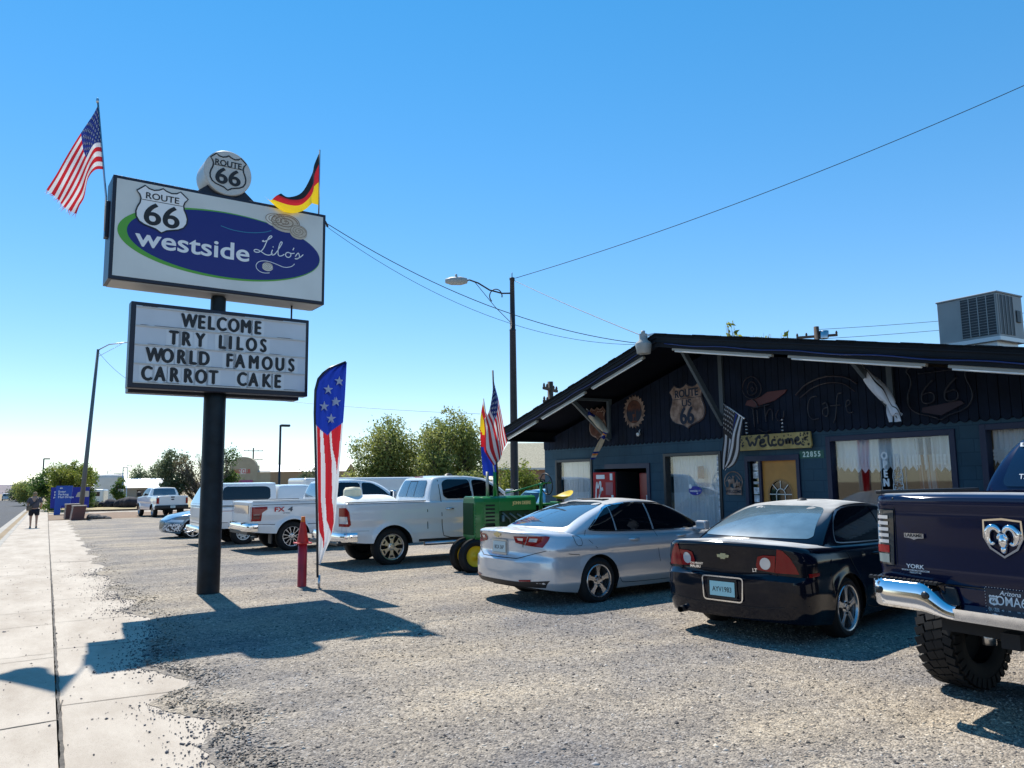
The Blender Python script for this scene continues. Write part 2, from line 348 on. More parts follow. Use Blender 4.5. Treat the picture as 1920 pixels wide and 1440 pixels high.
# loose stones
def stones(name, P, size, m):
    n = len(P); rg = np.random.default_rng(3); base = np.array([(1, 0, 0), (-1, 0, 0), (0, 1, 0), (0, -1, 0), (0, 0, 1), (0, 0, -1)], float)
    j = 1 + .35 * rg.uniform(-1, 1, (n, 6, 1)); a = rg.uniform(0, 2 * pi, n); sc = np.stack([size * rg.uniform(.7, 1.5, n), size * rg.uniform(.6, 1.1, n), size * rg.uniform(.4, .8, n)], 1)
    v = base[None] * j * sc[:, None]; v[:, :, 0] += v[:, :, 2] * rg.uniform(-.5, .5, (n, 1)); c, s_ = np.cos(a)[:, None], np.sin(a)[:, None]
    v = np.stack([v[:, :, 0] * c - v[:, :, 1] * s_, v[:, :, 0] * s_ + v[:, :, 1] * c, v[:, :, 2]], 2) + P[:, None]
    tri = np.array([(0, 2, 4), (2, 1, 4), (1, 3, 4), (3, 0, 4), (2, 0, 5), (1, 2, 5), (3, 1, 5), (0, 3, 5)]); f = (tri[None] + 6 * np.arange(n)[:, None, None]).reshape(-1, 3)
    me = bpy.data.meshes.new(name); me.vertices.add(n * 6); me.vertices.foreach_set('co', v.reshape(-1)); me.loops.add(len(f) * 3); me.loops.foreach_set('vertex_index', f.reshape(-1).astype(np.int32))
    me.polygons.add(len(f)); me.polygons.foreach_set('loop_start', np.arange(0, len(f) * 3, 3, dtype=np.int32)); me.update(calc_edges=True); me.validate(); me.materials.append(m)
    at = me.attributes.new('tone', 'FLOAT', 'FACE'); at.data.foreach_set('value', np.repeat(rg.uniform(0, 1, n), 8).astype(np.float32))
    o = bpy.data.objects.new(name, me); COL.objects.link(o); return o
def stone_mat():
    m = bpy.data.materials.new('stones'); m.use_nodes = True; b = m.node_tree.nodes["Principled BSDF"]; b.inputs['Roughness'].default_value = .85; b.inputs['Specular IOR Level'].default_value = .3
    at = N(m, "ShaderNodeAttribute"); at.attribute_name = 'tone'; r = N(m, "ShaderNodeValToRGB"); el = r.color_ramp.elements; el[0].color = (.045, .045, .055, 1); el[1].color = (.62, .59, .55, 1)
    for p, c in ((.22, (.14, .13, .12)), (.5, (.335, .30, .262)), (.75, (.43, .385, .33))): e = el.new(p); e.color = (*c, 1)
    L(m, at.outputs['Fac'], r.inputs[0]); tc = N(m, "ShaderNodeTexCoord"); n = N(m, "ShaderNodeTexNoise"); n.inputs['Scale'].default_value = .42; n.inputs['Detail'].default_value = 7; n.inputs['Roughness'].default_value = .65; L(m, tc.outputs['Object'], n.inputs['Vector'])
    r2 = N(m, "ShaderNodeValToRGB"); r2.color_ramp.elements[0].position = .38; r2.color_ramp.elements[1].position = .62; r2.color_ramp.elements[0].color = (.70, .71, .76, 1); r2.color_ramp.elements[1].color = (1.20, 1.08, .90, 1); L(m, n.outputs['Fac'], r2.inputs[0])
    mx = N(m, "ShaderNodeMixRGB"); mx.blend_type = 'MULTIPLY'; mx.inputs[0].default_value = 1; L(m, r.outputs[0], mx.inputs[1]); L(m, r2.outputs[0], mx.inputs[2]); L(m, mx.outputs[0], b.inputs['Base Color']); return m
rg = np.random.default_rng(11); P = []
for (n_, y0, y1, x1) in ((40000, 2.2, 6, 8), (36000, 6, 10, 8.5), (16000, 10, 16, 8), (7000, 16, 30, 7)):
    y = rg.uniform(y0, y1, n_); x = rg.uniform(.0, 1, n_) * (x1 - 1) + np.array([edge_x(q) for q in y]) + .05; P.append(np.stack([x, y, -.01 * y + .020], 1))
P = np.concatenate(P); S_STONE = rg.gamma(4, .0017, len(P)) + .003
M_STONE = lanes(stone_mat())
tag(stones('gravel', P, S_STONE, M_STONE), kind='stuff')
y = rg.uniform(2.5, 20, 6500); d = rg.exponential(.15, 6500); x = np.array([edge_x(q) for q in y]) - d; P1 = np.stack([x, y, -.01 * y + .006], 1)
clump = np.array([.5 + .5 * sin(q * 2.3) * sin(q * .9 + 1) for q in y]) > rg.uniform(0, 1.0, 6500); P1 = P1[clump]
y = rg.uniform(2.5, 24, 420); x = rg.uniform(-1.0, 1.1, 420); P2 = np.stack([x, y, -.01 * y + .006], 1)
P = np.concatenate([P1, P2]); m = mat('dark_stone', (.10, .10, .115), .85, var=.5, scale=3)
tag(stones('loose_gravel', P, rg.gamma(3, .0017, len(P)) + .002, m), kind='stuff')
# sidewalk slabs
M_CONC = bpy.data.materials.new('concrete'); M_CONC.use_nodes = True; m = M_CONC; b = m.node_tree.nodes["Principled BSDF"]; b.inputs['Roughness'].default_value = .9; b.inputs['Specular IOR Level'].default_value = .2
tc = N(m, "ShaderNodeTexCoord"); n1 = N(m, "ShaderNodeTexNoise"); n1.inputs['Scale'].default_value = 1.1; n1.inputs['Detail'].default_value = 9; n1.inputs['Roughness'].default_value = .7
mp = N(m, "ShaderNodeMapping"); mp.inputs['Scale'].default_value = (1.6, .6, 1); L(m, tc.outputs['Object'], mp.inputs[0]); L(m, mp.outputs[0], n1.inputs['Vector'])
r = N(m, "ShaderNodeValToRGB"); r.color_ramp.elements[0].position = .32; r.color_ramp.elements[0].color = (.37, .31, .25, 1); r.color_ramp.elements[1].position = .66; r.color_ramp.elements[1].color = (.52, .455, .38, 1); L(m, n1.outputs['Fac'], r.inputs[0])
n2 = N(m, "ShaderNodeTexNoise"); n2.inputs['Scale'].default_value = 170; n2.inputs['Detail'].default_value = 3; L(m, tc.outputs['Object'], n2.inputs['Vector'])
r2 = N(m, "ShaderNodeValToRGB"); r2.color_ramp.elements[0].position = .33; r2.color_ramp.elements[0].color = (.62, .6, .6, 1); r2.color_ramp.elements[1].position = .45; r2.color_ramp.elements[1].color = (1, 1, 1, 1); L(m, n2.outputs['Fac'], r2.inputs[0])
mx = N(m, "ShaderNodeMixRGB"); mx.blend_type = 'MULTIPLY'; mx.inputs[0].default_value = .8; L(m, r.outputs[0], mx.inputs[1]); L(m, r2.outputs[0], mx.inputs[2]); L(m, mx.outputs[0], b.inputs['Base Color'])
bp = N(m, "ShaderNodeBump"); bp.inputs['Strength'].default_value = .25; bp.inputs['Distance'].default_value = .006; L(m, n2.outputs['Fac'], bp.inputs['Height']); L(m, bp.outputs[0], b.inputs['Normal'])
yy = list(range(-12, 58, 2)) + [58 + 6 * k for k in range(20)]
mb = sheet([-1.22, .15], yy, 0); mb.mesh(sheet([.165, 1.7], [y for y in yy if y <= 54] + [56.5], .0))
mb.mesh(sheet([-1.22, -1.22 - .001], yy, 0, lambda x, y: -.14 if x < -1.22 else 0))
tag(mb.build('sidewalk', M_CONC), kind='structure')
M_JOINT = mat('joint_dirt', (.10, .085, .07), .95, var=.4, scale=20)
mb = MB()
def joint(pts, w, wob=.006):
    q = []; rr = random.Random(len(mb.v))
    for (ax, ay), (bx_, by_) in zip(pts, pts[1:]):
        n = max(2, int(math.dist((ax, ay), (bx_, by_)) / .12))
        for k in range(n): t = k / n; q.append((lerp(ax, bx_, t) + rr.uniform(-wob, wob), lerp(ay, by_, t) + rr.uniform(-wob, wob)))
    q.append(pts[-1]); ws = [w * rr.uniform(.7, 1.25) for _ in q]; v, f = ribbon(q, ws, Matrix.Identity(4)); mb.add([(p.x, p.y, zg(p.y) + .004) for p in v], f)
joint([(.172, 1.5), (.17, 14), (.155, 30), (.14, 120)], .024)
for y in (7.42, 10.05, 12.1, 14.6, 17.2, 20, 23.5, 27.5, 32, 37, 43, 50): joint([(.17, y), (1.75, y - .1)], .011, .003)
for y in (6.98, 9.6, 12.0, 13.4, 16.2, 19.5, 23, 28, 33.5, 40, 48, 57, 70): joint([(-1.22, y - .15), (.16, y)], .010 if y > 7 else .018, .004)
joint([(-1.22, 9.95), (-.6, 9.8), (.16, 9.85)], .008, .02); joint([(.2, 22.5), (.9, 22.2), (1.2, 22.6)], .05, .02); joint([(.2, 7.6), (.16, 7.0)], .01)
tag(mb.build('sidewalk_joints', M_JOINT), kind='structure')
mb = sheet([-1.40, -1.225], yy, .0); mb.mesh(sheet([-1.40, -1.46], yy, 0, lambda x, y: -.13 if x < -1.42 else 0)); mb.mesh(sheet([-1.46, -2.05], yy, -.13, lambda x, y: .02 if x < -2 else 0))
tag(mb.build('kerb', mat('kerb_concrete', (.34, .31, .27), .9, var=.3, scale=3, bump=.3)), kind='structure')
M_ASPH = mat('asphalt', (.065, .066, .072), .9, var=.25, scale=2.5, bump=.3, bscale=120, spec=.3)
yr = [-60, -20] + list(range(0, 240, 8)) + list(range(240, 560, 20)); tag(sheet([-14, -10, -6, -2.05], yr, -.115, lambda x, y: .05 * (1 - ((x + 8) / 6) ** 2)).build('road', M_ASPH), kind='structure')
# planted verge beyond the lot
mb = sheet([-.0 + .16, 2, 5, 9, 14, 20], [56.5, 60, 66, 72], .01, lambda x, y: .05 * sin(x + y))
tag(mb.build('dirt_verge', earth_mat('red_dirt', [(.15, .10, .075), (.24, .17, .12), (.20, .15, .11)], 1.5, .8, 12)), kind='structure')
mb = sheet([.2, 1.2, 3, 6, 10, 16, 30], [78, 84, 92, 110, 140], .0, lambda x, y: .12 * sin(x * 2 + y))
tag(mb.build('dry_grass', earth_mat('straw_grass', [(.22, .19, .09), (.42, .33, .19), (.15, .16, .07)], .8, .9, 8)), kind='stuff')
mb = sheet([.2, 40], [72, 74.5], .012); mb.mesh(sheet([.2, 2.2, 30], [75, 77.5], .012)); tag(mb.build('far_path', M_CONC), kind='structure')
mb = MB()
for (x0, x1, y) in ((2.2, 9.0, 77.9), (9.2, 30, 77.9)): mb.bx(x0, x1, y, y + .25, zg(78) - .1, zg(78) + .16)
tag(mb.build('timber_edging', mat('old_timber', (.13, .09, .065), .9, var=.4, scale=6)), kind='structure')
# hills on the skyline
mb = MB(); n = 160; hv = []
def hz(x): return -4 + 11 * math.exp(-((x + 420) / 260) ** 2) + 6 * math.exp(-((x - 900) / 900) ** 2) + 2.5 * sin(x / 310) + 1.2 * sin(x / 97 + 1)
for i in range(n + 1):
    x = -2600 + 8000 * i / n; h = hz(x)
    for q, zz in ((0, -60), (220, lerp(-50, h, .35) - 6 * abs(sin(x / 60))), (420, lerp(-50, h, .7) - 5 * abs(sin(x / 45 + 1))), (560, h), (900, h), (1500, -60)): hv.append((x, 4300 + q + 60 * sin(x / 200), zz))
mb.add(hv, [(i * 6 + j, (i + 1) * 6 + j, (i + 1) * 6 + j + 1, i * 6 + j + 1) for i in range(n) for j in range(5)], 0, True)
tag(mb.build('hills', earth_mat('scrub_hill', [(.16, .15, .19), (.24, .20, .20), (.13, .135, .16)], .004, .3, .02)), kind='structure')
# ------------------------------------------------------------------ vehicle kit (x forward from the rear axle, y left, z up)
def half_plan(xr, xf, W_, ar, nr, af, nf, xs, k=11):
    p = []
    for i in range(k):
        th = i / k * pi / 2; p.append((xr + ar * (1 - cos(th) ** (2 / nr)), W_ * sin(th) ** (2 / nr)))
    p += [(x, W_) for x in xs]
    for i in range(k - 1, -1, -1):
        th = i / k * pi / 2; p.append((xf - af * (1 - cos(th) ** (2 / nf)), W_ * sin(th) ** (2 / nf)))
    out = []
    for i, (x, y) in enumerate(p):
        a = p[max(i - 1, 0)]; b = p[min(i + 1, len(p) - 1)]
        if i == 0: nx, ny = -1, 0
        elif i == len(p) - 1: nx, ny = 1, 0
        else:
            dx, dy = b[0] - a[0], b[1] - a[1]; l = sqrt(dx * dx + dy * dy) or 1; nx, ny = -dy / l, dx / l
        out.append((x, y, nx, ny))
    return out
class Shell:
    def __init__(s, sp):
        s.sp = sp; mb = s.mb = MB(); W_ = sp['W']; ra, zc = sp['ra'], sp['zc']; xr, xf, ar, af = sp['xr'], sp['xf'], sp['ar'], sp['af']
        xs = set()
        for xw in (0, sp['wb']):
            xs |= {xw - ra - .0015, xw + ra + .0015} | {xw - ra * cos(pi * i / 18) * .9999 for i in range(19)}
        x = xr + ar
        while x < xf - af: xs.add(x); x += .11
        bed = sp.get('bed')
        if bed: xs |= {bed[0] - .004, bed[0] + .004, bed[1] - .004, bed[1] + .004}
        xs = sorted(v for v in xs if xr + ar - 1e-6 <= v <= xf - af + 1e-6)
        s.plan = half_plan(xr, xf, W_, ar, sp['nr'], af, sp['nf'], xs)
        nv = 26; nr_ = 5; fr = [1, .94, .934, .66, .33, 0]
        rows = []
        for (x, y, nx, ny) in s.plan:
            zb = interp(sp['zbot'], x)
            for xw in (0, sp['wb']):
                if abs(x - xw) <= ra: zb = max(zb, zc + sqrt(max(0, ra * ra - (x - xw) ** 2)))
            zt = s.top(x, y); rr = sp['rr']; col = []
            def put(z, extra=0):
                ins = ny * ny * interp(sp['side_in'], z) + nx * nx * interp(sp['rear_in'] if nx < 0 else sp['front_in'], z) + extra
                for xw in (0, sp['wb']):
                    r = sqrt((x - xw) ** 2 + (z - zc) ** 2)
                    if r < ra + .3: ins -= sp.get('flare', .02) * math.exp(-((max(0, r - ra)) / .07) ** 2) * ny * ny
                px, py = x - nx * ins, max(0, y - ny * ins) if y > 1e-6 else 0
                col.append((px, py, z))
            for j in range(nv + 1): put(zb + (zt - rr - zb) * j / nv)
            for j in range(1, nr_ + 1):
                a = pi / 2 * j / nr_; put(zt - rr + rr * sin(a), rr * (1 - cos(a)))
            qx, qy, qz = col[-1]; inbed = bed and bed[0] < x < bed[1]
            for f in fr[1:]:
                z = s.top(x, qy * f) if not inbed or f > .935 else s.top(x, qy) - bed[2]
                col.append((qx, qy * f, z))
            rows.append(col)
        nrow = len(rows[0])
        for sg in (1, -1):
            vs = [(p[0], p[1] * sg, p[2]) for c in rows for p in c]; fs = []
            for i in range(len(rows) - 1):
                for j in range(nrow - 1):
                    a, b, c, d = i * nrow + j, (i + 1) * nrow + j, (i + 1) * nrow + j + 1, i * nrow + j + 1
                    fs.append((a, d, c, b) if sg > 0 else (a, b, c, d))
            mb.add(vs, fs, 0, True)
        for g in sp.get('gh', []): s.green(g)
        s.bvh = BVHTree.FromPolygons([Vector(v) for v in mb.v], mb.f)
    def top(s, x, y): return sinterp(s.sp['ztop'], x) - s.sp['crown'] * (y / s.sp['W']) ** 2
    def green(s, g):
        b, r = g['base'], g['roof']; k = 10; ns = 12
        def pl(q): return half_plan(q[0], q[1], q[2], q[3], q[5], q[4], q[5], [lerp(q[0] + q[3], q[1] - q[4], i / ns) for i in range(ns + 1)], k)
        B, R_ = pl(b), pl(r); nv = 16; rows = []
        for (bx, by, _, _), (rx, ry, _, _) in zip(B, R_):
            zb = (s.top(bx, by) if 'zb' not in g else g['zb']) - .025; zr = sinterp(g['z'], rx) - g['crown'] * (ry / r[2]) ** 2; col = []
            for j in range(nv + 1):
                ph = pi / 2 * j / nv; m = g['m']; h = 1 - cos(ph) ** (2 / m) if j < nv else 1; gg = sin(ph) ** (2 / m)
                col.append((lerp(bx, rx, h), lerp(by, ry, h), lerp(zb, zr, gg)))
            for f in (.8, .6, .4, .2, 0):
                col.append((rx, ry * f, sinterp(g['z'], rx) - g['crown'] * (ry * f / r[2]) ** 2))
            rows.append(col)
        n = len(rows[0])
        for sg in (1, -1):
            vs = [(p[0], p[1] * sg, p[2]) for c in rows for p in c]; fs = []
            for i in range(len(rows) - 1):
                for j in range(n - 1):
                    a, b_, c, d = i * n + j, (i + 1) * n + j, (i + 1) * n + j + 1, i * n + j + 1
                    fs.append((a, d, c, b_) if sg > 0 else (a, b_, c, d))
            s.mb.add(vs, fs, 0, True)
    def decal(s, mb, poly, org, u, out, eps=.006, step=.06, mi=0, smooth=True):
        """lay a flat outline (u right, z up, seen against 'out') onto the bodywork"""
        u = Vector(u).normalized(); v = Vector((0, 0, 1)); out = Vector(out).normalized(); org = Vector(org)
        bm = bmesh.new(); f = bm.faces.new([bm.verts.new((x, y, 0)) for x, y in poly])
        for ax in (0, 1):
            lo = min(p[ax] for p in poly); hi = max(p[ax] for p in poly); q = lo + step
            while q < hi - 1e-4:
                pt = [0, 0, 0]; no = [0, 0, 0]; pt[ax] = q; no[ax] = 1
                bmesh.ops.bisect_plane(bm, geom=bm.verts[:] + bm.edges[:] + bm.faces[:], plane_co=pt, plane_no=no, dist=1e-5); q += step
        bm.verts.index_update(); vs = []
        for w in bm.verts:
            P = org + u * w.co.x + v * w.co.y
            P = P - out * (P - org).dot(out) + out * 4
            h = s.bvh.ray_cast(P, -out)
            if h[0] is None:
                n = s.bvh.find_nearest(P - out * 4.0); h = (n[0],)
            vs.append(h[0] + out * eps)
        flip = u.cross(v).dot(out) < 0
        fs = []
        for fc in bm.faces:
            idx = [w.index for w in fc.verts]
            if (fc.normal.z < 0) != flip: idx.reverse()
            fs.append(idx)
        bm.free(); mb.add(vs, fs, mi, smooth); return mb
def sharp(o, deg=35):
    try: o.data.set_sharp_from_angle(angle=radians(deg))
    except Exception: pass
    return o
def wheel(root, x, y, R_, w, rr, style, rim_mat, spokes=5, tread=False, zc=None):
    sg = 1 if y > 0 else -1; z0 = zc or R_
    M = Matrix.Translation((x, y - sg * w / 2, z0)) @ Matrix.Rotation(-sg * pi / 2, 4, 'X')
    t = MB(); h = w / 2
    t.lathe([(rr - .03, -h + .03), (rr, -h), (lerp(rr, R_, .5), -h - .004), (R_ - .05, -h + .002), (R_ - .016, -h + .02), (R_, -h + .05), (R_ + .003, 0), (R_, h - .05), (R_ - .016, h - .02), (R_ - .05, h - .002), (lerp(rr, R_, .5), h + .004), (rr + .012, h - .002), (rr, h - .012), (rr - .03, h - .03)], 48, M)
    if tread:
        n = 34
        for k in range(n):
            for zz, tw, ph in ((-h * .72, .07, 0), (-.035, .075, .5), (h * .26, .07, .2), (h * .78, .075, .6)):
                a = 2 * pi * (k + ph) / n
                t.box(M @ Vector((cos(a) * (R_ + .006), sin(a) * (R_ + .006), zz)), (.014, 2 * pi * R_ / n * .78, tw), 0, 0, (M.to_3x3() @ Matrix.Rotation(a, 3, 'Z') @ Matrix.Rotation(.35 if ph else -.3, 3, 'X')))
            for e in (h, -h):
                a = 2 * pi * (k + .3) / n; t.box(M @ Vector((cos(a) * (R_ - .045), sin(a) * (R_ - .045), e)), (.07, .045, .022), 0, 0, M.to_3x3() @ Matrix.Rotation(a, 3, 'Z'))
    wo_ = sharp(t.build('wheel', M_RUBBER, root), 50)
    r = MB(); d = h - .02
    r.lathe([(rr + .012, h - .001), (rr + .006, h + .006), (rr - .008, h + .002), (rr - .02, h - .03), (rr - .03, h - .09), (rr - .035, -h + .03)], 40, M)
    mi_dark = 1
    r.lathe([(rr - .03, -.01), (.03, -.012)], 32, M, mi_dark)
    if style == 'steel':
        r.lathe([(rr - .02, h - .05), (rr - .06, h - .075), (rr * .62, h - .05), (rr * .45, h - .085), (.075, h - .075), (.07, h - .02), (.0, h - .015)], 36, M)
        for k in range(8):
            a = 2 * pi * k / 8; r.lathe([(.026, .002), (0, .003)], 10, M @ Matrix.Translation((cos(a) * rr * .74, sin(a) * rr * .74, h - .058)), mi_dark)
    else:
        for k in range(spokes):
            a = 2 * pi * k / spokes + pi / 2; Q = M @ Matrix.Rotation(a, 4, 'Z')
            if style == 'star':      # single tapering spokes
                w0, w1, w2 = .030, .026, .044
                pl = [(.04, -w0), (rr * .6, -w1), (rr - .022, -w2), (rr - .016, w2), (rr * .6, w1), (.04, w0)]
                r.prism(pl, Q @ Matrix.Translation((0, 0, d - .03)), .032)
                r.prism([(.05, -.006), (rr - .05, -.010), (rr - .05, .010), (.05, .006)], Q @ Matrix.Translation((0, 0, d - .002)), .008)
            elif style == 'twin':    # split pairs
                for e in (-1, 1):
                    pl = [(.05, e * .012), (rr - .02, e * .055), (rr - .018, e * .092), (rr * .5, e * .047), (.05, e * .046)]
                    if e < 0: pl.reverse()
                    r.prism(pl, Q @ Matrix.Translation((0, 0, d - .03)), .032)
            elif style == 'wide':    # broad flared truck spokes
                pl = [(.05, -.038), (rr * .45, -.034), (rr * .72, -.06), (rr - .02, -.095), (rr - .016, .095), (rr * .72, .06), (rr * .45, .034), (.05, .038)]
                r.prism(pl, Q @ Matrix.Translation((0, 0, d - .045)), .045)
                r.prism([(rr * .66, -.03), (rr - .05, -.05), (rr - .05, .05), (rr * .66, .03)], Q @ Matrix.Translation((0, 0, d - .0005)), .001, mi_dark)
        r.lathe([(.085, d - .05), (.085, d - .004), (.07, d + .004), (.034, d + .004), (.032, d + .012), (0, d + .014)], 24, M)
        for k in range(5 if spokes == 5 else 6):
            a = 2 * pi * (k + .5) / (5 if spokes == 5 else 6); r.lathe([(.0115, .0), (.0115, .016), (0, .017)], 6, M @ Matrix.Translation((cos(a) * .058, sin(a) * .058, d)), mi_dark if style != 'wide' else 0)
    sharp(r.build('rim', [rim_mat, M_UNDER], wo_), 35)
    return wo_
def ribbon_poly(pts, w):
    """outline of a stroke along 2-D points, for decals"""
    v, f = ribbon(pts, w, Matrix.Identity(4)); return [[(v[i].x, v[i].y) for i in q] for q in f]
class Car:
    def __init__(s, name, loc, head, label, cat, sp, paint, group=None, under=True):
        s.root = empty(name, (loc[0], loc[1], zg(loc[1])), radians(head), label, cat, group); s.sh = Shell(sp); s.sp = sp; s.paint = paint
        s.body = sharp(s.sh.mb.build('body', paint, s.root), 28)
        u = MB(); W_ = sp['W']; ra, zc = sp['ra'], sp['zc']; zb = min(z for x, z in sp['zbot'])
        u.bx(sp['xr'] + .32, sp['xf'] - .35, -(W_ - .38), W_ - .38, zb + .05, zb + .4)
        u.bx(ra + .02, sp['wb'] - ra - .02, -(W_ - .12), W_ - .12, zb + .07, zb + .3)
        for xw in (0, sp['wb']):
            for sg in (1, -1):
                M = Matrix.Translation((xw, sg * (W_ - .2), zc)) @ Matrix.Rotation(pi / 2, 4, 'X')
                e = math.asin(max(-.2, min(.7, (max(interp(sp['zbot'], xw - ra), interp(sp['zbot'], xw + ra)) - zc + .02) / ra)))
                u.lathe([(ra + .012, -.165), (ra + .012, .165)], 24, M, a0=e, a1=pi - e)
                M2 = Matrix.Translation((xw, sg * (W_ - .37), zc)) @ Matrix.Rotation(pi / 2, 4, 'X')
                u.lathe([(ra + .012, 0), (ra * .3, 0)], 24, M2, a0=e, a1=pi - e)
        u.build('underbody', M_UNDER, s.root)
    def wheels(s, R_, w, rr, style, rim, spokes=5, inset=.025, tread=False, zc=None):
        for x in (0, s.sp['wb']):
            for sg in (1, -1): wheel(s.root, x, sg * (s.sp['W'] - inset), R_, w, rr, style, rim, spokes, tread, zc)
    def side(s, name, poly, m, sides=(1, -1), eps=.010, parent=None, step=.035, label=None):
        for sg in sides:
            mb = MB(); s.sh.decal(mb, poly, (0, 0, 0), (1, 0, 0), (0, sg, 0), eps, step); o = mb.build(name, m, parent or s.root, label=label)
        return o
    def rear(s, name, poly, m, eps=.010, mirror=False, parent=None, step=.04, front=False, label=None):
        o = None
        for sg in ((1, -1) if mirror else (1,)):
            mb = MB(); pl = [(x * sg, z) for x, z in poly]
            s.sh.decal(mb, pl if sg > 0 else list(reversed(pl)), (0, 0, 0), (0, 1, 0) if front else (0, -1, 0), (1, 0, 0) if front else (-1, 0, 0), eps, step); o = mb.build(name, m, parent or s.root, label=label)
        return o
    def view(s, name, poly, m, ang, eps=.008, mirror=True, step=.04, parent=None, label=None):
        """outline drawn against a direction 'ang' degrees round from the rear towards the right side; u is measured from the origin"""
        a = radians(ang); o = None
        for sg in ((1, -1) if mirror else (1,)):
            out = Vector((-cos(a), -sin(a) * sg, 0)); u = Vector((sin(a), -cos(a) * sg, 0))
            mb = MB(); s.sh.decal(mb, poly, (0, 0, 0), u, out, eps, step); o = mb.build(name, m, parent or s.root, label=label)
        return o
    def seams(s, lines, w=.008, sides=(1, -1), name='door_seam'):
        for sg in sides:
            mb = MB()
            for ln in lines:
                for q in ribbon_poly(ln, w): s.sh.decal(mb, q, (0, 0, 0), (1, 0, 0), (0, sg, 0), .004, .3, 0, False)
            mb.build(name, M_GAP, s.root)
    def rearseams(s, lines, w=.009, name='boot_seam'):
        mb = MB()
        for ln in lines:
            for q in ribbon_poly(ln, w): s.sh.decal(mb, q, (0, 0, 0), (0, -1, 0), (-1, 0, 0), .004, .12, 0, False)
        return mb.build(name, M_GAP, s.root)
    def tail(s, y, z):
        return s.surf((-4, y, z), (1, 0, 0))
    def surf(s, p, d):
        h = s.sh.bvh.ray_cast(Vector(p), Vector(d)); return h[0]
    def handles(s, xs, z, m, w=.2):
        for x in xs:
            for sg in (1, -1):
                p = s.surf((x, sg * 3, z), (0, -sg, 0))
                if p is None: continue
                mb = MB(); mb.tube([p + Vector((-w / 2, -sg * .01, 0)), p + Vector((-w / 2 + .03, sg * .028, 0)), p + Vector((w / 2 - .03, sg * .03, 0)), p + Vector((w / 2, -sg * .01, 0))], [.012, .017, .017, .012], 8)
                mb.build('door_handle', m, s.root)
    def mirrors(s, x, z, y, size, m):
        for sg in (1, -1):
            mb = MB(); mb.box((x, sg * (y + size[1] / 2 + .06), z), size); mb.bar((x + .02, sg * (y - .06), z - .06), (x + .02, sg * (y + .1), z - .03), .05, .06)
            mb.build('wing_mirror', m, s.root, bevel=.03)
    def plate(s, text, c, out, m, w=.305, h=.152, size=.075, tilt=0, frame=None, ink=None, extra=None):
        out = Vector(out).normalized(); u = Vector((0, 0, 1)).cross(out)
        M = TM(Vector(c), u, Vector((0, 0, 1)) + out * tilt)
        mb = MB(); mb.prism([(-w/2, -h/2), (w/2, -h/2), (w/2, h/2), (-w/2, h/2)], M, .004)
        p = mb.build('license_plate', m, s.root)
        t = MB(); letters(t, text, M @ Matrix.Translation((0, -.008 if extra is None else 0, .0055)), size, sx=.82, off=.008)
        if extra: extra(t, M)
        t.build('lettering', ink or M_INK, p)
        if frame:
            fr = MB(); a, b = w/2 + .018, h/2 + .018
            fr.mesh(ribbon([(-a, -b), (a, -b), (a, b), (-a, b)], .03, M, True, .003)); fr.build('plate_frame', frame, p)
        return p
# ---- cloth
M_FR, M_FW, M_FB = mat('flag_red', (.42, .012, .02), .7), mat('flag_white', (.66, .66, .68), .7), mat('flag_navy', (.012, .02, .12), .7)
for m in (M_FR, M_FW, M_FB): pass
def translucent(m, col, k=.35):
    t = m.node_tree; b = t.nodes["Principled BSDF"]; o = t.nodes["Material Output"]; tr = N(m, "ShaderNodeBsdfTranslucent"); tr.inputs[0].default_value = (*col, 1); mx = N(m, "ShaderNodeMixShader"); mx.inputs[0].default_value = k
    L(m, b.outputs[0], mx.inputs[1]); L(m, tr.outputs[0], mx.inputs[2]); L(m, mx.outputs[0], o.inputs[0])
translucent(M_FR, (.6, .02, .03)); translucent(M_FW, (.8, .8, .8)); translucent(M_FB, (.02, .04, .25))
M_FY = mat('flag_gold', (.75, .52, .01), .7); translucent(M_FY, (.85, .6, .02)); M_FK = mat('flag_black', (.012, .012, .014), .7)
M_FBL = mat('flag_blue', (.008, .025, .22), .7); translucent(M_FBL, (.01, .04, .4))
def patch(ctrl):
    """smooth surface through a net of points; ctrl[i][j], i along the fly (u), j down the hoist (v)"""
    nu, nv = len(ctrl) - 1, len(ctrl[0]) - 1
    tabs = {}
    def ev(u, v):
        out = []
        for a in range(3):
            col = [sinterp2([(j / nv, ctrl[i][j][a]) for j in range(nv + 1)], v) for i in range(nu + 1)]
            out.append(sinterp2([(i / nu, col[i]) for i in range(nu + 1)], u))
        return Vector(out)
    return ev
def sinterp2(t, x):
    n = len(t) - 1; i = min(n - 1, int(x * n)); f = x * n - i; p = [t[max(0, min(n, i + k))][1] for k in (-1, 0, 1, 2)]
    return .5 * (2 * p[1] + (p[2] - p[0]) * f + (2 * p[0] - 5 * p[1] + 4 * p[2] - p[3]) * f * f + (3 * p[1] - p[0] - 3 * p[2] + p[3]) * f ** 3)
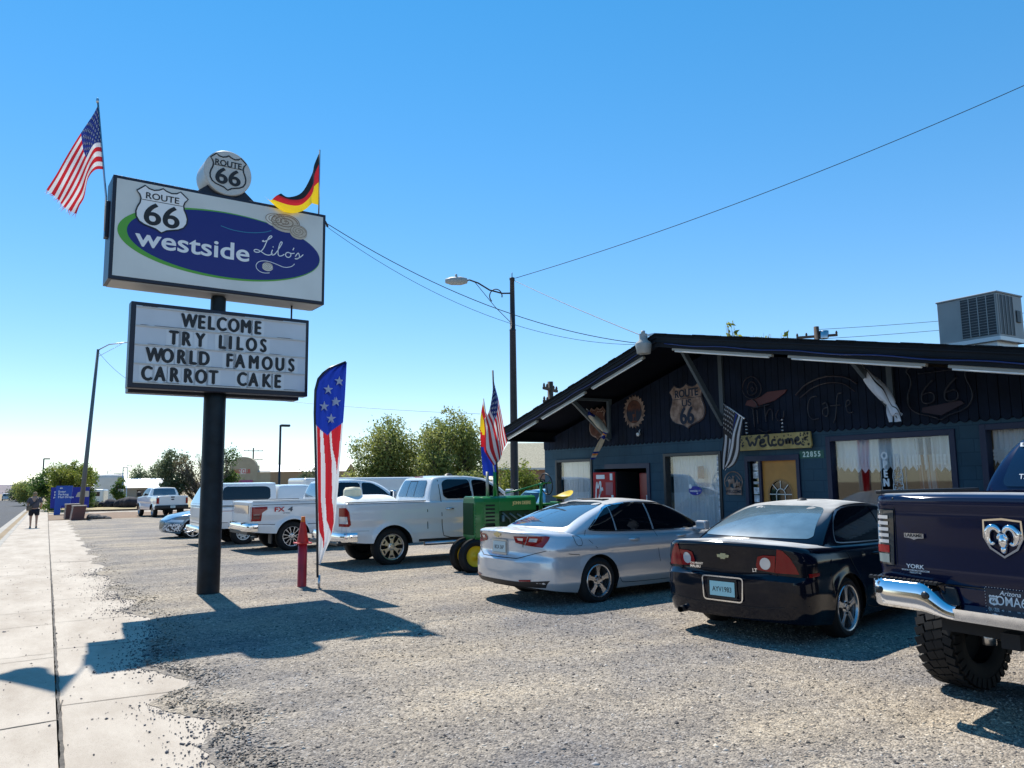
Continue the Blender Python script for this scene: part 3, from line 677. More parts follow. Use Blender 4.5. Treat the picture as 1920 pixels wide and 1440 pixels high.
def us_cloth(ev, parent, nu=30, cols=(0, 1, 2), thin_blue=False):
    b = MB()
    def design(u, v):
        if u < .4 and v < 7 / 13: return cols[2]
        s = int(v * 13)
        if thin_blue: return (3 if s == 6 and False else cols[0] if s % 2 == 0 else cols[1]) if s != 7 else 3
        return cols[0] if s % 2 == 0 else cols[1]
    b.grid(ev, nu, 26, design); ms = [M_FR, M_FW, M_FB] if not thin_blue else [M_FK, M_FW, M_FK, M_FBL]
    o = b.build('cloth', ms, parent); st = MB()
    for r in range(9):
        for c in range(6 if r % 2 == 0 else 5):
            u0 = .4 * (c + (.5 if r % 2 == 0 else 1)) / 6; v0 = (7 / 13) * (r + .7) / 9.4
            for sg in (1, -1):
                P = []
                n_ = (ev(u0 + .01, v0) - ev(u0 - .01, v0)).cross(ev(u0, v0 + .01) - ev(u0, v0 - .01)).normalized() * .006 * sg
                for x, z in star(0, 0, 1): P.append(ev(max(0, u0 + x * .021), max(0, v0 - z * .034)) + n_)
                st.add(P, [tuple(range(10))])
    st.build('stars', M_FW, o); return o
# ================================================================== the diner
def cmu_mat():
    m = bpy.data.materials.new('painted_block'); m.use_nodes = True; b = m.node_tree.nodes["Principled BSDF"]; b.inputs['Roughness'].default_value = .8; b.inputs['Specular IOR Level'].default_value = .25
    tc = N(m, "ShaderNodeTexCoord"); mp = N(m, "ShaderNodeMapping"); mp.inputs['Rotation'].default_value = (0, radians(-90), radians(-90)) if False else (0, 0, 0)
    sx = N(m, "ShaderNodeSeparateXYZ"); cx = N(m, "ShaderNodeCombineXYZ"); ad = N(m, "ShaderNodeMath"); ad.operation = 'ADD'; L(m, tc.outputs['Object'], sx.inputs[0]); L(m, sx.outputs['X'], ad.inputs[0]); L(m, sx.outputs['Y'], ad.inputs[1]); L(m, ad.outputs[0], cx.inputs['X']); L(m, sx.outputs['Z'], cx.inputs['Y'])
    br = N(m, "ShaderNodeTexBrick"); br.inputs['Scale'].default_value = 1; br.inputs['Brick Width'].default_value = .40; br.inputs['Row Height'].default_value = .20; br.inputs['Mortar Size'].default_value = .008; br.inputs['Mortar Smooth'].default_value = .4
    br.inputs['Color1'].default_value = (.034, .074, .105, 1); br.inputs['Color2'].default_value = (.038, .080, .112, 1); br.inputs['Mortar'].default_value = (.026, .058, .085, 1)
    L(m, cx.outputs[0], br.inputs['Vector']); n = N(m, "ShaderNodeTexNoise"); n.inputs['Scale'].default_value = 2; n.inputs['Detail'].default_value = 8; L(m, tc.outputs['Object'], n.inputs['Vector'])
    mx = N(m, "ShaderNodeMixRGB"); mx.blend_type = 'OVERLAY'; mx.inputs[0].default_value = .35; L(m, br.outputs['Color'], mx.inputs[1]); L(m, n.outputs['Fac'], mx.inputs[2]); L(m, mx.outputs[0], b.inputs['Base Color'])
    bp = N(m, "ShaderNodeBump"); bp.inputs['Strength'].default_value = .35; bp.inputs['Distance'].default_value = .01; bp.invert = True; L(m, br.outputs['Fac'], bp.inputs['Height']); L(m, bp.outputs[0], b.inputs['Normal']); return m
M_CMU = cmu_mat()
M_SIDING = mat('navy_siding', (.004, .009, .022), .75, spec=.2, var=.35, scale=3)
M_FASCIA = mat('black_fascia', (.004, .006, .010), .65, spec=.25, var=.3, scale=4)
M_SOFFIT = mat('dark_soffit', (.003, .004, .009), .9, spec=.1)
M_SHINGLE = mat('dark_shingle', (.010, .012, .015), .9, spec=.15, var=.3, scale=20)
M_TRIM = mat('navy_trim', (.006, .012, .045), .5)
M_BRACE = mat('grey_brace', (.065, .085, .10), .6)
M_TUBE = mat('fluorescent_tube', (.30, .295, .26), .5)
M_PANE = glass('window_pane', (.97, .98, .98), .0)
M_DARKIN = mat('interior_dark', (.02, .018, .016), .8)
M_CURT = mat('net_curtain', (.88, .94, 1.0), .9); translucent(M_CURT, (.8, .85, .85), .3)
XF, YL, YR, YP, ZP = 11.6, 17.62, 4.3, 11.40, 4.50
XE = 10.2                                          # rake edge, out over the cars
SLL, SLR = .252, .195
def roofz(y): return ZP - (SLL * (y - YP) if y > YP else SLR * (YP - y))
D = empty('diner_building', (0, 0, 0), 0, 'dark blue gabled roadside diner with wide curtained windows and a tan front door', 'building')
# block walls round the openings: (y0, y1, z0, z1)
OPEN = [(15.47, 17.08, .75, 2.17), (13.42, 15.40, -.3, 1.90), (11.16, 12.86, .45, 2.20), (9.34, 10.47, -.3, 1.97), (6.46, 8.70, .80, 2.36), (4.75, 6.10, .80, 2.40)]
b = MB(); zt = 2.47; y = YL
for (y0, y1, z0, z1) in OPEN:
    b.bx(XF, XF + .2, y1, y, -.5, zt); b.bx(XF, XF + .2, y0, y1, z1, zt)
    if z0 > 0: b.bx(XF, XF + .2, y0, y1, -.5, z0)
    y = y0
b.bx(XF, XF + .2, YR, y, -.5, zt); b.bx(XF + .2, XF + 13, YL - .2, YL, -.5, 2.9); b.bx(XF + .2, XF + 13, YR, YR + .2, -.5, 2.9); b.bx(XF + 12.8, XF + 13, YR + .2, YL - .2, -.5, 2.9)
b.build('block_wall', M_CMU, D)
b = MB()   # board siding with scalloped feet in the gable
k = 0; y = YL
while y > YR + .01:
    w = .148; y1 = y - w; z0 = 2.44; a0, a1 = roofz(y) - .26, roofz(y1) - .26
    foot = [(y - w / 2 + cos(pi + pi * q / 6) * w / 2 * 1, z0 + .05 - .05 * sin(pi * q / 6)) for q in range(7)]
    pl = [(-p[0], p[1]) for p in [(y, a0)] + [(y - .002, z0 + .05)] + [(y - w * (.02 + .96 * q / 6), z0 + .05 - .05 * sin(pi * q / 6)) for q in range(1, 6)] + [(y1 + .008, z0 + .05), (y1 + .008, a1)]]
    b.prism(pl, TM((XF - .002, 0, 0), (0, -1, 0), (0, 0, 1)), .022 + .004 * (k % 2)); y = y1; k += 1
b.build('gable_siding', M_SIDING, D)
def slab(b, y0, y1, dz0, dz1, x0, x1, mi=0):
    v = [(x, y, roofz(y) + dz) for x in (x0, x1) for y in (y0, y1) for dz in (dz0, dz1)]
    b.add(v, [(0, 1, 3, 2), (4, 6, 7, 5), (0, 4, 5, 1), (2, 3, 7, 6), (1, 5, 7, 3), (0, 2, 6, 4)], mi)
b = MB(); YE0, YE1 = 17.42, 3.3
slab(b, YP, YE0, -.05, .0, XE - .03, XF + 13.4); slab(b, YE1, YP, -.05, .0, XE - .03, XF + 13.4)
for q in range(24):                                # shingle butts along the rake
    for (a, c) in ((YP, YE0), (YE1, YP)): 
        t0, t1 = lerp(a, c, q / 24), lerp(a, c, (q + .93) / 24); slab(b, t0, t1, .002, .016 + .004 * (q % 3), XE - .05 - .012 * (q % 2), XE + .3)
roof = b.build('roof', M_SHINGLE, D)
b = MB(); slab(b, YP, YE0, -.075, -.052, XE + .06, XF + 12.9); slab(b, YE1, YP, -.075, -.052, XE + .06, XF + 12.9); b.build('soffit', M_SOFFIT, roof)
b = MB()
for (dz0, dz1, o) in ((-.052, -.075, .035), (-.075, -.15, .012), (-.15, -.158, .03), (-.158, -.25, .0)):
    slab(b, YP, YE0, dz1, dz0, XE - o, XE + .05); slab(b, YE1, YP, dz1, dz0, XE - o, XE + .05)
b.bx(XE + .05, XF + 13, YE0 - .06, YE0 - .005, roofz(YE0) - .30, roofz(YE0) - .06); b.bx(XE, XF + 13, YE0, YE0 + .10, roofz(YE0) - .26, roofz(YE0) - .12)
b.build('fascia', M_FASCIA, roof)
b = MB()
for ys in ((YP + .3, YE0), (YE1, YP - .25)):
    b.tube([(XE - .022, lerp(ys[0], ys[1], k / 30), roofz(lerp(ys[0], ys[1], k / 30)) - .19 + .012 * sin(k * 1.1)) for k in range(31)], .011, 6)
b.build('light_strip', mat('blue_strip', (.008, .025, .13), .4), roof)
b = MB()   # eave return under the left end
b.bx(XE + .06, XF, YE0 - .35, YE0 - .06, roofz(YE0) - .33, roofz(YE0) - .30); b.build('eave_return', M_SOFFIT, roof)
for (ya, yb) in ((11.85, 13.62), (13.86, 15.68), (15.88, 17.3), (11.0, 8.62), (8.30, 6.02), (5.72, 4.0)):
    b = MB(); za, zb_ = roofz(ya) - .275, roofz(yb) - .275; b.bar((XE + .06, ya, za), (XE + .06, yb, zb_), .075, .05); o = b.build('light_fitting', M_TUBE, D, bevel=.012)
    b = MB(); b.tube([(XE + .045, lerp(ya, yb, .03), lerp(za, zb_, .03) - .035), (XE + .045, lerp(ya, yb, .97), lerp(za, zb_, .97) - .035)], .017, 8); b.build('tube', M_WHITEPLAS, o)
for y in (11.03, 14.70, 7.40):                     # braces carrying the overhang
    zt_ = roofz(y) - .09; b = MB(); b.bar((XF - .03, y, 2.62 if y != 11.03 else 2.75), (XF - .03, y, zt_), .10, .09); b.bar((XF - .04, y, 2.72 if y < 12 else 2.60), (XE + .22, y, zt_ - .02), .07, .10); b.bar((XF - .08, y, zt_ - .03), (XE + .1, y, zt_ - .03), .07, .06); b.build('brace', M_BRACE, D)
# windows
def window(y0, y1, z0, z1, curtain, fr=.07, trim=M_BLACK):
    b = MB(); x0, x1 = XF - .03, XF + .12
    b.bx(x0, x1, y0, y0 + fr, z0, z1); b.bx(x0, x1, y1 - fr, y1, z0, z1); b.bx(x0, x1, y0 + fr, y1 - fr, z1 - fr, z1); b.bx(x0, x1, y0 + fr, y1 - fr, z0, z0 + fr)
    w = b.build('window', trim, D, bevel=.006)
    b = MB(); b.bx(XF + .05, XF + .056, y0 + fr, y1 - fr, z0 + fr, z1 - fr); b.build('pane', M_PANE, w)
    a, c = y0 + fr, y1 - fr
    if curtain == 'valance':
        b = MB(); nf = 16; H = .50
        b.grid(lambda u, v: Vector((XF + .16 + .022 * sin(u * nf * 2 * pi) + .008 * sin(u * 97), lerp(a, c, u), z1 - fr - v * (H + .075 * abs(cos(u * nf * pi)) - .04 + .02 * sin(u * 11)))), nf * 10, 10); 
        for k in range(nf * 2):
            for q in range(3): b.mesh(fan(ell(0, 0, .022, .03, 10), TM((XF + .128, lerp(a, c, (k + .5) / (nf * 2)) + .01 * sin(k), z1 - fr - .30 - .055 * q), (0, -1, 0), (0, 0, 1))))
        b.build('curtain', M_CURT, w)
    elif curtain:
        b = MB(); nf = int((c - a) / .075); f0 = curtain
        b.grid(lambda u, v: Vector((XF + .20 + .018 * sin(u * nf * 2 * pi + .5 * sin(v * 3)) + .01 * sin(u * 41), lerp(a, c, u), lerp(z1 - fr, f0, v))), nf * 8, 6); b.build('curtain', M_CURT, w)
    return w
w1 = window(*OPEN[0], 1.05); w2 = window(*OPEN[2], .55); w3 = window(*OPEN[4], 'valance', .09, M_TRIM); w4 = window(*OPEN[5], 'valance', .09, M_TRIM)
b = MB()   # room behind the glass
b.bx(XF + .3, XF + 6, YR + .3, YL - .3, -.1, 0.02); b.bx(XF + 6, XF + 6.1, YR + .3, YL - .3, 0, 2.9); b.bx(XF + .3, XF + 6, YR + .25, YR + .3, 0, 2.9); b.bx(XF + .3, XF + 6, YL - .3, YL - .25, 0, 2.9); b.bx(XF + .21, XF + 6, YR + .3, YL - .3, 2.6, 2.7)
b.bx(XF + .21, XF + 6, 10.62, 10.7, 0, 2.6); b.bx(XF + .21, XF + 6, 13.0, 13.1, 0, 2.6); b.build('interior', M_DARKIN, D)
# lettering and stickers on the glass
b = MB(); GM = TM((XF + .046, 7.66, 1.75), (0, -1, 0), (0, 0, 1))
for k, ch in enumerate('OPEN'): letters(b, ch, GM @ Matrix.Translation((.0 + .002 * k, .24 - .145 * k, 0)), .17, off=.01, bold=.05, sx=.8)
b.build('open_lettering', M_WHITE, w3)
bt = [(-.035, .30), (.035, .30), (.035, .20), (.04, .12), (.075, .0), (.085, -.08), (.07, -.14), (.085, -.2), (.085, -.29), (.06, -.31), (-.06, -.31), (-.085, -.29), (-.085, -.2), (-.07, -.14), (-.085, -.08), (-.075, .0), (-.04, .12), (-.035, .20)]
b = MB(); BM = TM((XF + .046, 7.45, 1.72), (0, -1, 0), (0, 0, 1)); b.mesh(ribbon(bt, .012, BM, True)); rr = random.Random(4)
for k in range(120):
    y_, z_ = rr.uniform(-.075, .075), rr.uniform(-.29, .29)
    if abs(y_) < interp([(-.3, .08), (0, .07), (.12, .035), (.3, .03)], z_): a = rr.uniform(0, 6); b.mesh(fan([(y_ + .012 * cos(a + q), z_ + .012 * sin(a + q)) for q in (0, 2, 3.6)], BM))
b.mesh(ribbon([(-.28, -.36), (-.28, .36), (.14, .36), (.14, -.36)], .006, BM, True)); b.build('bottle_decal', M_WHITE, w3)
b = MB(); GM = TM((XF + .044, 11.98, 1.40), (0, -1, 0), (0, 0, 1)); b.mesh(fan(ell(0, 0, .19, .095, 40), GM)); o = b.build('oval_sticker', mat('sticker_blue', (.006, .012, .30), .3), w2)
b = MB(); letters(b, 'westside', GM @ Matrix.Translation((-.05, -.005, .002)), .065, off=.02); letters(b, "Lilo's", GM @ Matrix.Translation((.115, .0, .002)), .05, shear=.4); b.mesh(fan([(x - .14, z + .085) for x, z in shield(.09, .10)], GM, .002)); b.mesh(fan(ell(.06, -.055, .02, .014, 12), GM, .002)); b.build('lettering', M_WHITE, o)
b = MB(); rr = random.Random(9)
for k in range(15): z_ = 2.05 - .105 * k; b.mesh(fan(rrect(.075, .085, .012, rr.uniform(-.01, .01), z_), TM((XF + .042, 11.30, 0), (0, -1, 0), (0, 0, 1))))
b.build('stickers', mat('sticker_mix', (.45, .5, .55), .5, var=.8, scale=14), w2)
b = MB(); b.mesh(fan(rrect(.18, .26, .01, 0, 1.78), TM((XF + .07, 11.82, 0), (0, -1, 0), (0, 0, 1)))); b.build('poster', mat('poster_plum', (.05, .025, .09), .5, var=.6, scale=18), w2)
# hanging american curtain inside window three
b = MB()
def hang(u, v): return Vector((XF + .13 + .03 * sin(u * 16), lerp(7.18, 6.88, u) - .06 * v, lerp(2.25, .95, v)))
b.grid(hang, 28, 20, lambda u, v: 2 if v < .2 else (0 if int(u * 7) % 2 == 0 else 1)); b.build('flag_curtain', [mat('dull_red', (.10, .01, .015), .9), mat('dull_white', (.30, .30, .32), .9), mat('dull_navy', (.05, .08, .16), .9)], w3)
# door
b = MB(); y0, y1, z0, z1 = OPEN[3]; b.bx(XF - .035, XF + .12, y0 - .07, y0, -.3, z1 + .10); b.bx(XF - .035, XF + .12, y1, y1 + .07, -.3, z1 + .10); b.bx(XF - .035, XF + .12, y0, y1, z1, z1 + .10); b.bx(XF - .02, XF + .12, 10.16, 10.22, -.3, z1); b.build('door_frame', M_TRIM, D)
b = MB(); b.bx(XF + .05, XF + .056, 10.22, y1, .0, z1); b.build('side_light', glass('dim_pane', (.4, .45, .45), .06), D)
b = MB(); rr = random.Random(2)
for k in range(9): b.mesh(fan(rrect(.13, .13 if k != 2 else .05, .006, 0, 1.86 - .15 * k), TM((XF + .045, 10.34, 0), (0, -1, 0), (0, 0, 1))))
b.build('stickers', mat('sticker_pale', (.5, .55, .6), .5, var=.7, scale=11), D)
M_DOOR = mat('tan_door', (.50, .23, .045), .5, var=.12, scale=4)
def archpts(w, zb, zs, n=16): return [(-w, zb), (w, zb)] + [(w * cos(pi * k / n), zs + w * sin(pi * k / n)) for k in range(n + 1)]
dy, aw = 9.76, .27
b = MB(); x0, x1 = XF + .03, XF + .075; zs, zb = 1.35, .62
b.bx(x0, x1, y0, dy - aw, -.1, z1); b.bx(x0, x1, dy + aw, 10.16, -.1, z1); b.bx(x0, x1, dy - aw, dy + aw, -.1, zb)
arc = [(dy + aw * cos(pi * k / 20), zs + aw * sin(pi * k / 20)) for k in range(21)]
for (ya, za), (yb, zb2) in zip(arc, arc[1:]):
    b.add([(x0, ya, za), (x0, yb, zb2), (x0, yb, z1), (x0, ya, z1), (x1, ya, za), (x1, yb, zb2)], [(0, 3, 2, 1), (0, 1, 5, 4)])
b.add([(x0 + .002, dy - aw, zs)] * 3, [(0, 1, 2)]) if False else None
door = b.build('door', M_DOOR, D)
FM = TM((XF + .028, dy, 0), (0, -1, 0), (0, 0, 1)); b = MB(); b.mesh(ribbon([(-aw, zb)] + [(aw * cos(pi - pi * k / 20), zs + aw * sin(pi - pi * k / 20)) for k in range(21)] + [(aw, zb)], .035, FM, z=.004)); b.build('arch_moulding', mat('door_moulding', (.34, .16, .04), .5), door)
b = MB(); b.mesh(fan(archpts(aw, zb, zs), FM, -.02)); b.build('arch_pane', mat('dark_pane', (.01, .013, .015), .05, spec=.8), door)
b = MB(); W_ = .013; zf = .0
for pts in ([(-aw, zs), (aw, zs)], [(-aw, .98), (aw, .98)], [(-.10, zb), (-.10, zs)], [(.10, zb), (.10, zs)], [(.10 * cos(pi * k / 12), zs + .10 * sin(pi * k / 12)) for k in range(13)], [(0, zs + .10), (0, zs + aw)], [(.07, zs + .07), (.205, zs + .205)], [(-.07, zs + .07), (-.205, zs + .205)]): b.mesh(ribbon(pts, W_, FM, z=zf))
b.build('glazing_bar', M_WHITEPLAS, door)
b = MB(); b.lathe([(0, .06), (.03, .055), (.032, .04), (.012, .03), (.012, 0)], 14, Matrix.Translation((XF + .03, 10.08, .95)) @ Matrix.Rotation(-pi / 2, 4, 'Y')); b.bar((XF - .01, 10.05, 1.0), (XF - .01, 10.13, 1.0), .02); b.build('door_handle', M_BLACK, door)
b = MB(); letters(b, '22855', TM((XF - .008, 9.01, 2.06), (0, -1, 0), (0, 0, 1)), .13, off=.01, bold=.03, space=1.35, sx=.9); b.build('house_number', mat('number_green_white', (.62, .78, .70), .4), D)
b = MB(); b.bx(XF - .004, XF - .001, 8.76, 9.27, 1.99, 2.13); b.build('number_plate', mat('number_green', (.01, .10, .07), .5), D)
# alcove with vending machines
y0, y1, z0, z1 = OPEN[1]
b = MB(); b.bx(XF - .03, XF + .2, y0 - .10, y0, -.3, z1 + .11); b.bx(XF - .03, XF + .2, y0, y1 - .45, z1, z1 + .11); b.build('doorway_trim', M_TRIM, D)
v = empty('vending_machine', (XF + .33, 14.96, zg(15)), 0, 'bright red drinks vending machine against the diner wall', 'vending machine', 'vending machines')
b = MB(); b.bx(-.36, .36, -.43, .43, 0, 1.985); o = b.build('case', M_BLACK, v, bevel=.02); b = MB(); b.bx(-.385, -.361, -.425, .425, .05, 1.97); o = b.build('front_panel', mat('vending_red', (.45, .004, .010), .5, spec=.2), v, bevel=.01)
b = MB(); Vm = TM((-.39, 0, 0), (0, -1, 0), (0, 0, 1))
for pts in [[(x_, z_ + .33) for x_, z_ in q_] for q_ in ([(-.34, .75), (-.30, 1.25), (-.26, 1.45), (-.24, 1.2), (-.14, 1.45), (-.10, 1.35), (-.18, 1.05), (-.06, 1.3), (-.04, 1.2)], [(-.3, .6), (-.22, .95), (-.15, 1.15)])]: b.mesh(ribbon(chaikin(pts, 2, False), .045, Vm))
b.build('swirl', M_WHITE, o)
b = MB(); b.mesh(fan(rrect(.28, .30, .01, .22, 1.58), Vm, .002)); b.build('selection_panel', mat('panel_rose', (.30, .03, .07), .4), o)
b = MB(); b.mesh(fan(rrect(.10, .16, .01, .30, 1.86), Vm, .002)); b.mesh(fan(rrect(.12, .18, .01, .18, 1.25), Vm, .002)); b.mesh(fan(rrect(.08, .10, .01, .33, 1.38), Vm, .002)); b.mesh(fan(rrect(.34, .10, .02, -.12, 1.86), Vm, .002)); b.build('notice', M_WHITE, o)
v = empty('vending_machine', (XF + .75, 13.86, zg(14)), 0, 'dark red vending machine with a pale bottle picture inside the doorway', 'vending machine', 'vending machines')
b = MB(); b.bx(-.36, .36, -.28, .28, 0, 1.95); o = b.build('case', M_BLACK, v, bevel=.02); b = MB(); b.bx(-.385, -.361, -.275, .275, .05, 1.93); o = b.build('front_panel', mat('vending_darkred', (.30, .006, .008), .3), v, bevel=.01)
b = MB(); b.mesh(fan([(x * 1.2, z * .9 + 1.15) for x, z in bt], TM((-.39, 0, 0), (0, -1, 0), (0, 0, 1)))); b.build('bottle_picture', mat('bottle_pale', (.7, .72, .75), .4), o)
# -------- things fixed to the front
M_RUST = mat('rusty_copper', (.26, .13, .075), .65, .3, var=.65, scale=7, vcol=(.42, .30, .24), det=8)
M_RUSTD = mat('rust_dark', (.10, .035, .02), .7, .2, var=.5, scale=9); M_CUT = mat('cut_dark', (.012, .02, .04), .8)
def wallsign(name, y, z, label, cat, group=None, x=XF - .035): return empty(name, (x, y, z), 0, label, cat, group), TM((0, 0, 0), (0, -1, 0), (0, 0, 1))
t, M = wallsign('route_shield_sign', 12.03, 3.18, 'large rusty route 66 shield on the gable between saw blade and brace', 'sign')
b = MB(); b.prism(shield(1.06, .96), M, .02); o = b.build('plate', M_RUST, t)
b = MB(); b.mesh(ribbon(shield(1.04, .94), .018, M, True, .022)); letters(b, 'ROUTE', M @ Matrix.Translation((0, .27, .023)), .23, off=.01, bold=.03, sx=.95); letters(b, 'US', M @ Matrix.Translation((0, .06, .023)), .20, off=.01, bold=.02, sx=1.3)
letters(b, '66', M @ Matrix.Translation((0, -.22, .023)), .50, off=.01, bold=.03, sx=.85); b.mesh(ribbon([(-.43, .165), (.43, .165)], .012, M, z=.0225)); b.build('lettering', M_CUT, o)
t, M = wallsign('saw_blade_sign', 13.76, 3.2, 'rusty saw blade sign with a deer cut-out on the gable', 'sign')
b = MB(); n = 22; pl = []
for k in range(n): a = 2 * pi * k / n; pl += [(.40 * cos(a), .40 * sin(a)), (.335 * cos(a + .06), .335 * sin(a + .06))]
vs = [M @ Vector((*p, .012)) for p in pl] + [M @ Vector((.27 * cos(2 * pi * k / 44), .27 * sin(2 * pi * k / 44), .012)) for k in range(44)]
b.add(vs, [(k, (k + 1) % 44, 44 + (k + 1) % 44, 44 + k) for k in range(44)])
o = b.build('blade', M_RUST, t)
b = MB(); b.mesh(fan([(.268 * cos(a), .268 * sin(a)) for a in [2 * pi * k / 40 for k in range(40)]], M, .006)); b.build('disc', M_CUT, o)
b = MB(); top = [(.262 * cos(a), .262 * sin(a)) for a in [pi * k / 20 for k in range(21)]]; rr = random.Random(8)
zig = [(-.25 + .5 * k / 20, -.02 + (.09 if k % 2 else -.02) + rr.uniform(0, .04)) for k in range(1, 20)]; b.mesh(fan(top + zig, M, .010))
deer = [(-.06, -.22), (-.05, -.12), (-.075, -.07), (-.04, -.05), (.02, -.06), (.03, -.03), (.02, .01), (.055, .0), (.05, -.05), (.065, -.07), (.06, -.13), (.065, -.22), (.05, -.22), (.035, -.13), (-.02, -.13), (-.035, -.22)]
b.mesh(fan(deer, M, .010)); b.mesh(fan(ell(0, -.235, .12, .025, 16), M, .010)); b.build('cutout', M_RUSTD, o)
t, M = wallsign('small_shield_sign', 15.15, 3.02, 'small dark red shield sign partly behind the furled cream flag', 'sign')
b = MB(); b.prism(shield(.66, .80), M, .02); o = b.build('plate', M_RUSTD, t); b = MB(); b.mesh(ribbon(shield(.64, .78), .03, M, True, .022)); b.mesh(ribbon(shield(.30, .30), .02, M @ Matrix.Translation((.12, .15, .022)), True)); b.build('border', M_RUST, o)
# unlit tubes
M_NEON = mat('unlit_tube', (.018, .008, .013), .3); M_NEOND = mat('dark_tube', (.009, .009, .018), .3)
def tubeset(mb, pts, M, r=.010, n=2, closed=False):
    q = chaikin(pts, n, closed); q = q + [q[0]] if closed else q; mb.tube([M @ Vector((x, y, .035)) for x, y in q], r, 6)
t, M = wallsign('neon_sign', 9.93, 3.20, 'unlit neon sign with a rose shaped swirl over a red banner', 'neon sign', 'unlit neon signs')
b = MB(); tubeset(b, [(-.55, .1), (-.5, .35), (-.25, .42), (-.05, .2), (-.12, -.02), (-.35, -.05)], M, closed=True); tubeset(b, [(-.42, .1), (-.38, .28), (-.25, .3), (-.16, .15), (-.22, .05), (-.36, .03)], M, closed=True); tubeset(b, [(-.33, .17), (-.28, .2), (-.24, .14), (-.3, .1)], M, closed=True); tubeset(b, [(-.3, -.05), (-.2, -.12), (-.18, -.22)], M); b.build('tubes', M_NEON, t)
b = MB(); b.prism([(-.5, -.14), (-.3, -.2), (.2, -.12), (.45, .0), (.5, .06), (.05, .06), (-.12, -.02), (-.45, -.06)], M, .02); b.build('banner', mat('banner_red', (.085, .014, .012), .6), t)
b = MB()
for pts in ([(-.30, -.22), (-.28, -.58)], [(-.2, -.26), (-.19, -.52)], [(-.02, -.16), (.0, -.5)], [(.0, -.4), (.08, -.26), (.16, -.28), (.16, -.48)], [(.3, -.3), (.22, -.42), (.3, -.52), (.42, -.46), (.42, -.32)], [(-.2, -.62), (-.05, -.70), (.1, -.66)], [(-.34, -.22), (.1, -.18)]): tubeset(b, pts, M)
b.build('letter_tubes', M_NEON, t)
t, M = wallsign('neon_sign', 8.58, 3.08, 'unlit neon cafe lettering below a dull red arch', 'neon sign', 'unlit neon signs')
b = MB(); tubeset(b, [(-.65, .05), (-.4, .25), (0, .33), (.4, .27), (.6, .12)], M, .014); tubeset(b, [(-.55, .0), (-.2, .2), (.3, .2), (.55, .0)], M); b.build('arch_tubes', M_NEON, t)
b = MB()
for pts in ([(-.2, -.0), (-.36, -.02), (-.42, -.25), (-.34, -.42), (-.18, -.4)], [(-.1, -.16), (-.0, -.12), (.02, -.38), (-.1, -.36), (-.1, -.24), (.0, -.22)], [(.3, .0), (.2, -.0), (.16, -.4), (.1, -.5)], [(.06, -.2), (.26, -.2)], [(.36, -.24), (.46, -.2), (.44, -.12), (.36, -.16), (.38, -.36), (.5, -.34)]): tubeset(b, pts, M)
b.build('letter_tubes', M_NEOND, t)
t, M = wallsign('neon_sign', 6.62, 2.97, 'unlit neon route shield with red tubes at the foot', 'neon sign', 'unlit neon signs')
b = MB(); tubeset(b, shield(1.0, .95), M, .012, 1, True); tubeset(b, [(-.3, .27), (.3, .27)], M)
for sx_ in (-.17, .19): tubeset(b, [(sx_ + .1, .15), (sx_ - .1, -.02), (sx_ - .1, -.2), (sx_ + .1, -.2), (sx_ + .1, -.02), (sx_ - .08, -.06)], M, .013)
b.build('tubes', M_NEOND, t); b = MB(); b.prism([(-.28, -.26), (.3, -.2), (.36, -.25), (0, -.4), (-.3, -.33)], M, .02); b.build('banner', mat('dull_crimson', (.018, .004, .014), .6), t)
# welcome board on chains
t, M = wallsign('welcome_board', 9.85, 2.325, 'carved yellow wooden welcome board hanging on chains over the door', 'sign', x=XF - .07)
M_WOOD = mat('yellow_wood', (.42, .31, .10), .7, var=.3, scale=5, vcol=(.50, .39, .15))
b = MB(); b.prism([(-.92, -.15), (.90, -.15), (.93, -.1), (.91, .14), (-.90, .145), (-.93, .1)], M, .04); o = b.build('board', M_WOOD, t, bevel=.008)
b = MB(); wl = [[(-.50, .10), (-.56, .08), (-.50, .06), (-.46, -.09), (-.40, .03), (-.34, -.09), (-.28, .09), (-.20, .12), (-.22, .06)], [(-.22, -.02), (-.10, .0), (-.12, .05), (-.20, .03), (-.22, -.06), (-.14, -.09), (-.06, -.05)], [(-.10, .11), (.0, .13), (-.02, .0), (.02, -.08), (.07, -.07)], [(.16, .02), (.08, .03), (.06, -.06), (.14, -.08), (.18, -.05)], [(.28, .03), (.21, .01), (.22, -.07), (.30, -.08), (.34, -.02), (.30, .03)], [(.38, .03), (.40, -.08), (.41, .02), (.46, .03), (.46, -.08), (.48, .02), (.53, .02), (.54, -.08)], [(.58, -.02), (.68, .0), (.65, .05), (.59, .02), (.59, -.06), (.66, -.08), (.72, -.04)]]
for p in wl: b.mesh(ribbon(chaikin(p, 2, False), .048, M, z=.042 + .0003 * wl.index(p)))
rr = random.Random(5)
for k in range(70):
    x = rr.choice((rr.uniform(-.88, -.58), rr.uniform(.70, .88), rr.uniform(-.55, .7))); z = rr.uniform(-.12, .12) if abs(x) > .58 or x > .7 else rr.uniform(.06, .12); r_ = rr.uniform(.008, .024)
    b.mesh(fan([(x + r_ * (1 + .35 * cos(5 * a)) * cos(a), z + r_ * (1 + .35 * cos(5 * a)) * sin(a)) for a in [2 * pi * q / 20 for q in range(20)]], M, .0412))
b.build('lettering', M_INK, o)
b = MB()
for x in (-.55, .30):
    for k in range(9): b.lathe([(.012, -.016), (.016, 0), (.012, .016)], 8, M @ Matrix.Translation((x + .004 * (k % 2), .16 + .032 * k, .02)) @ Matrix.Rotation(pi / 2 * (k % 2), 4, 'Y'))
b.build('chain', M_STEEL, t)
t, M = wallsign('wildlife_plaque', 10.85, 1.55, 'round rusty wildlife plaque with a deer and pines left of the door', 'plaque', x=XF - .02)
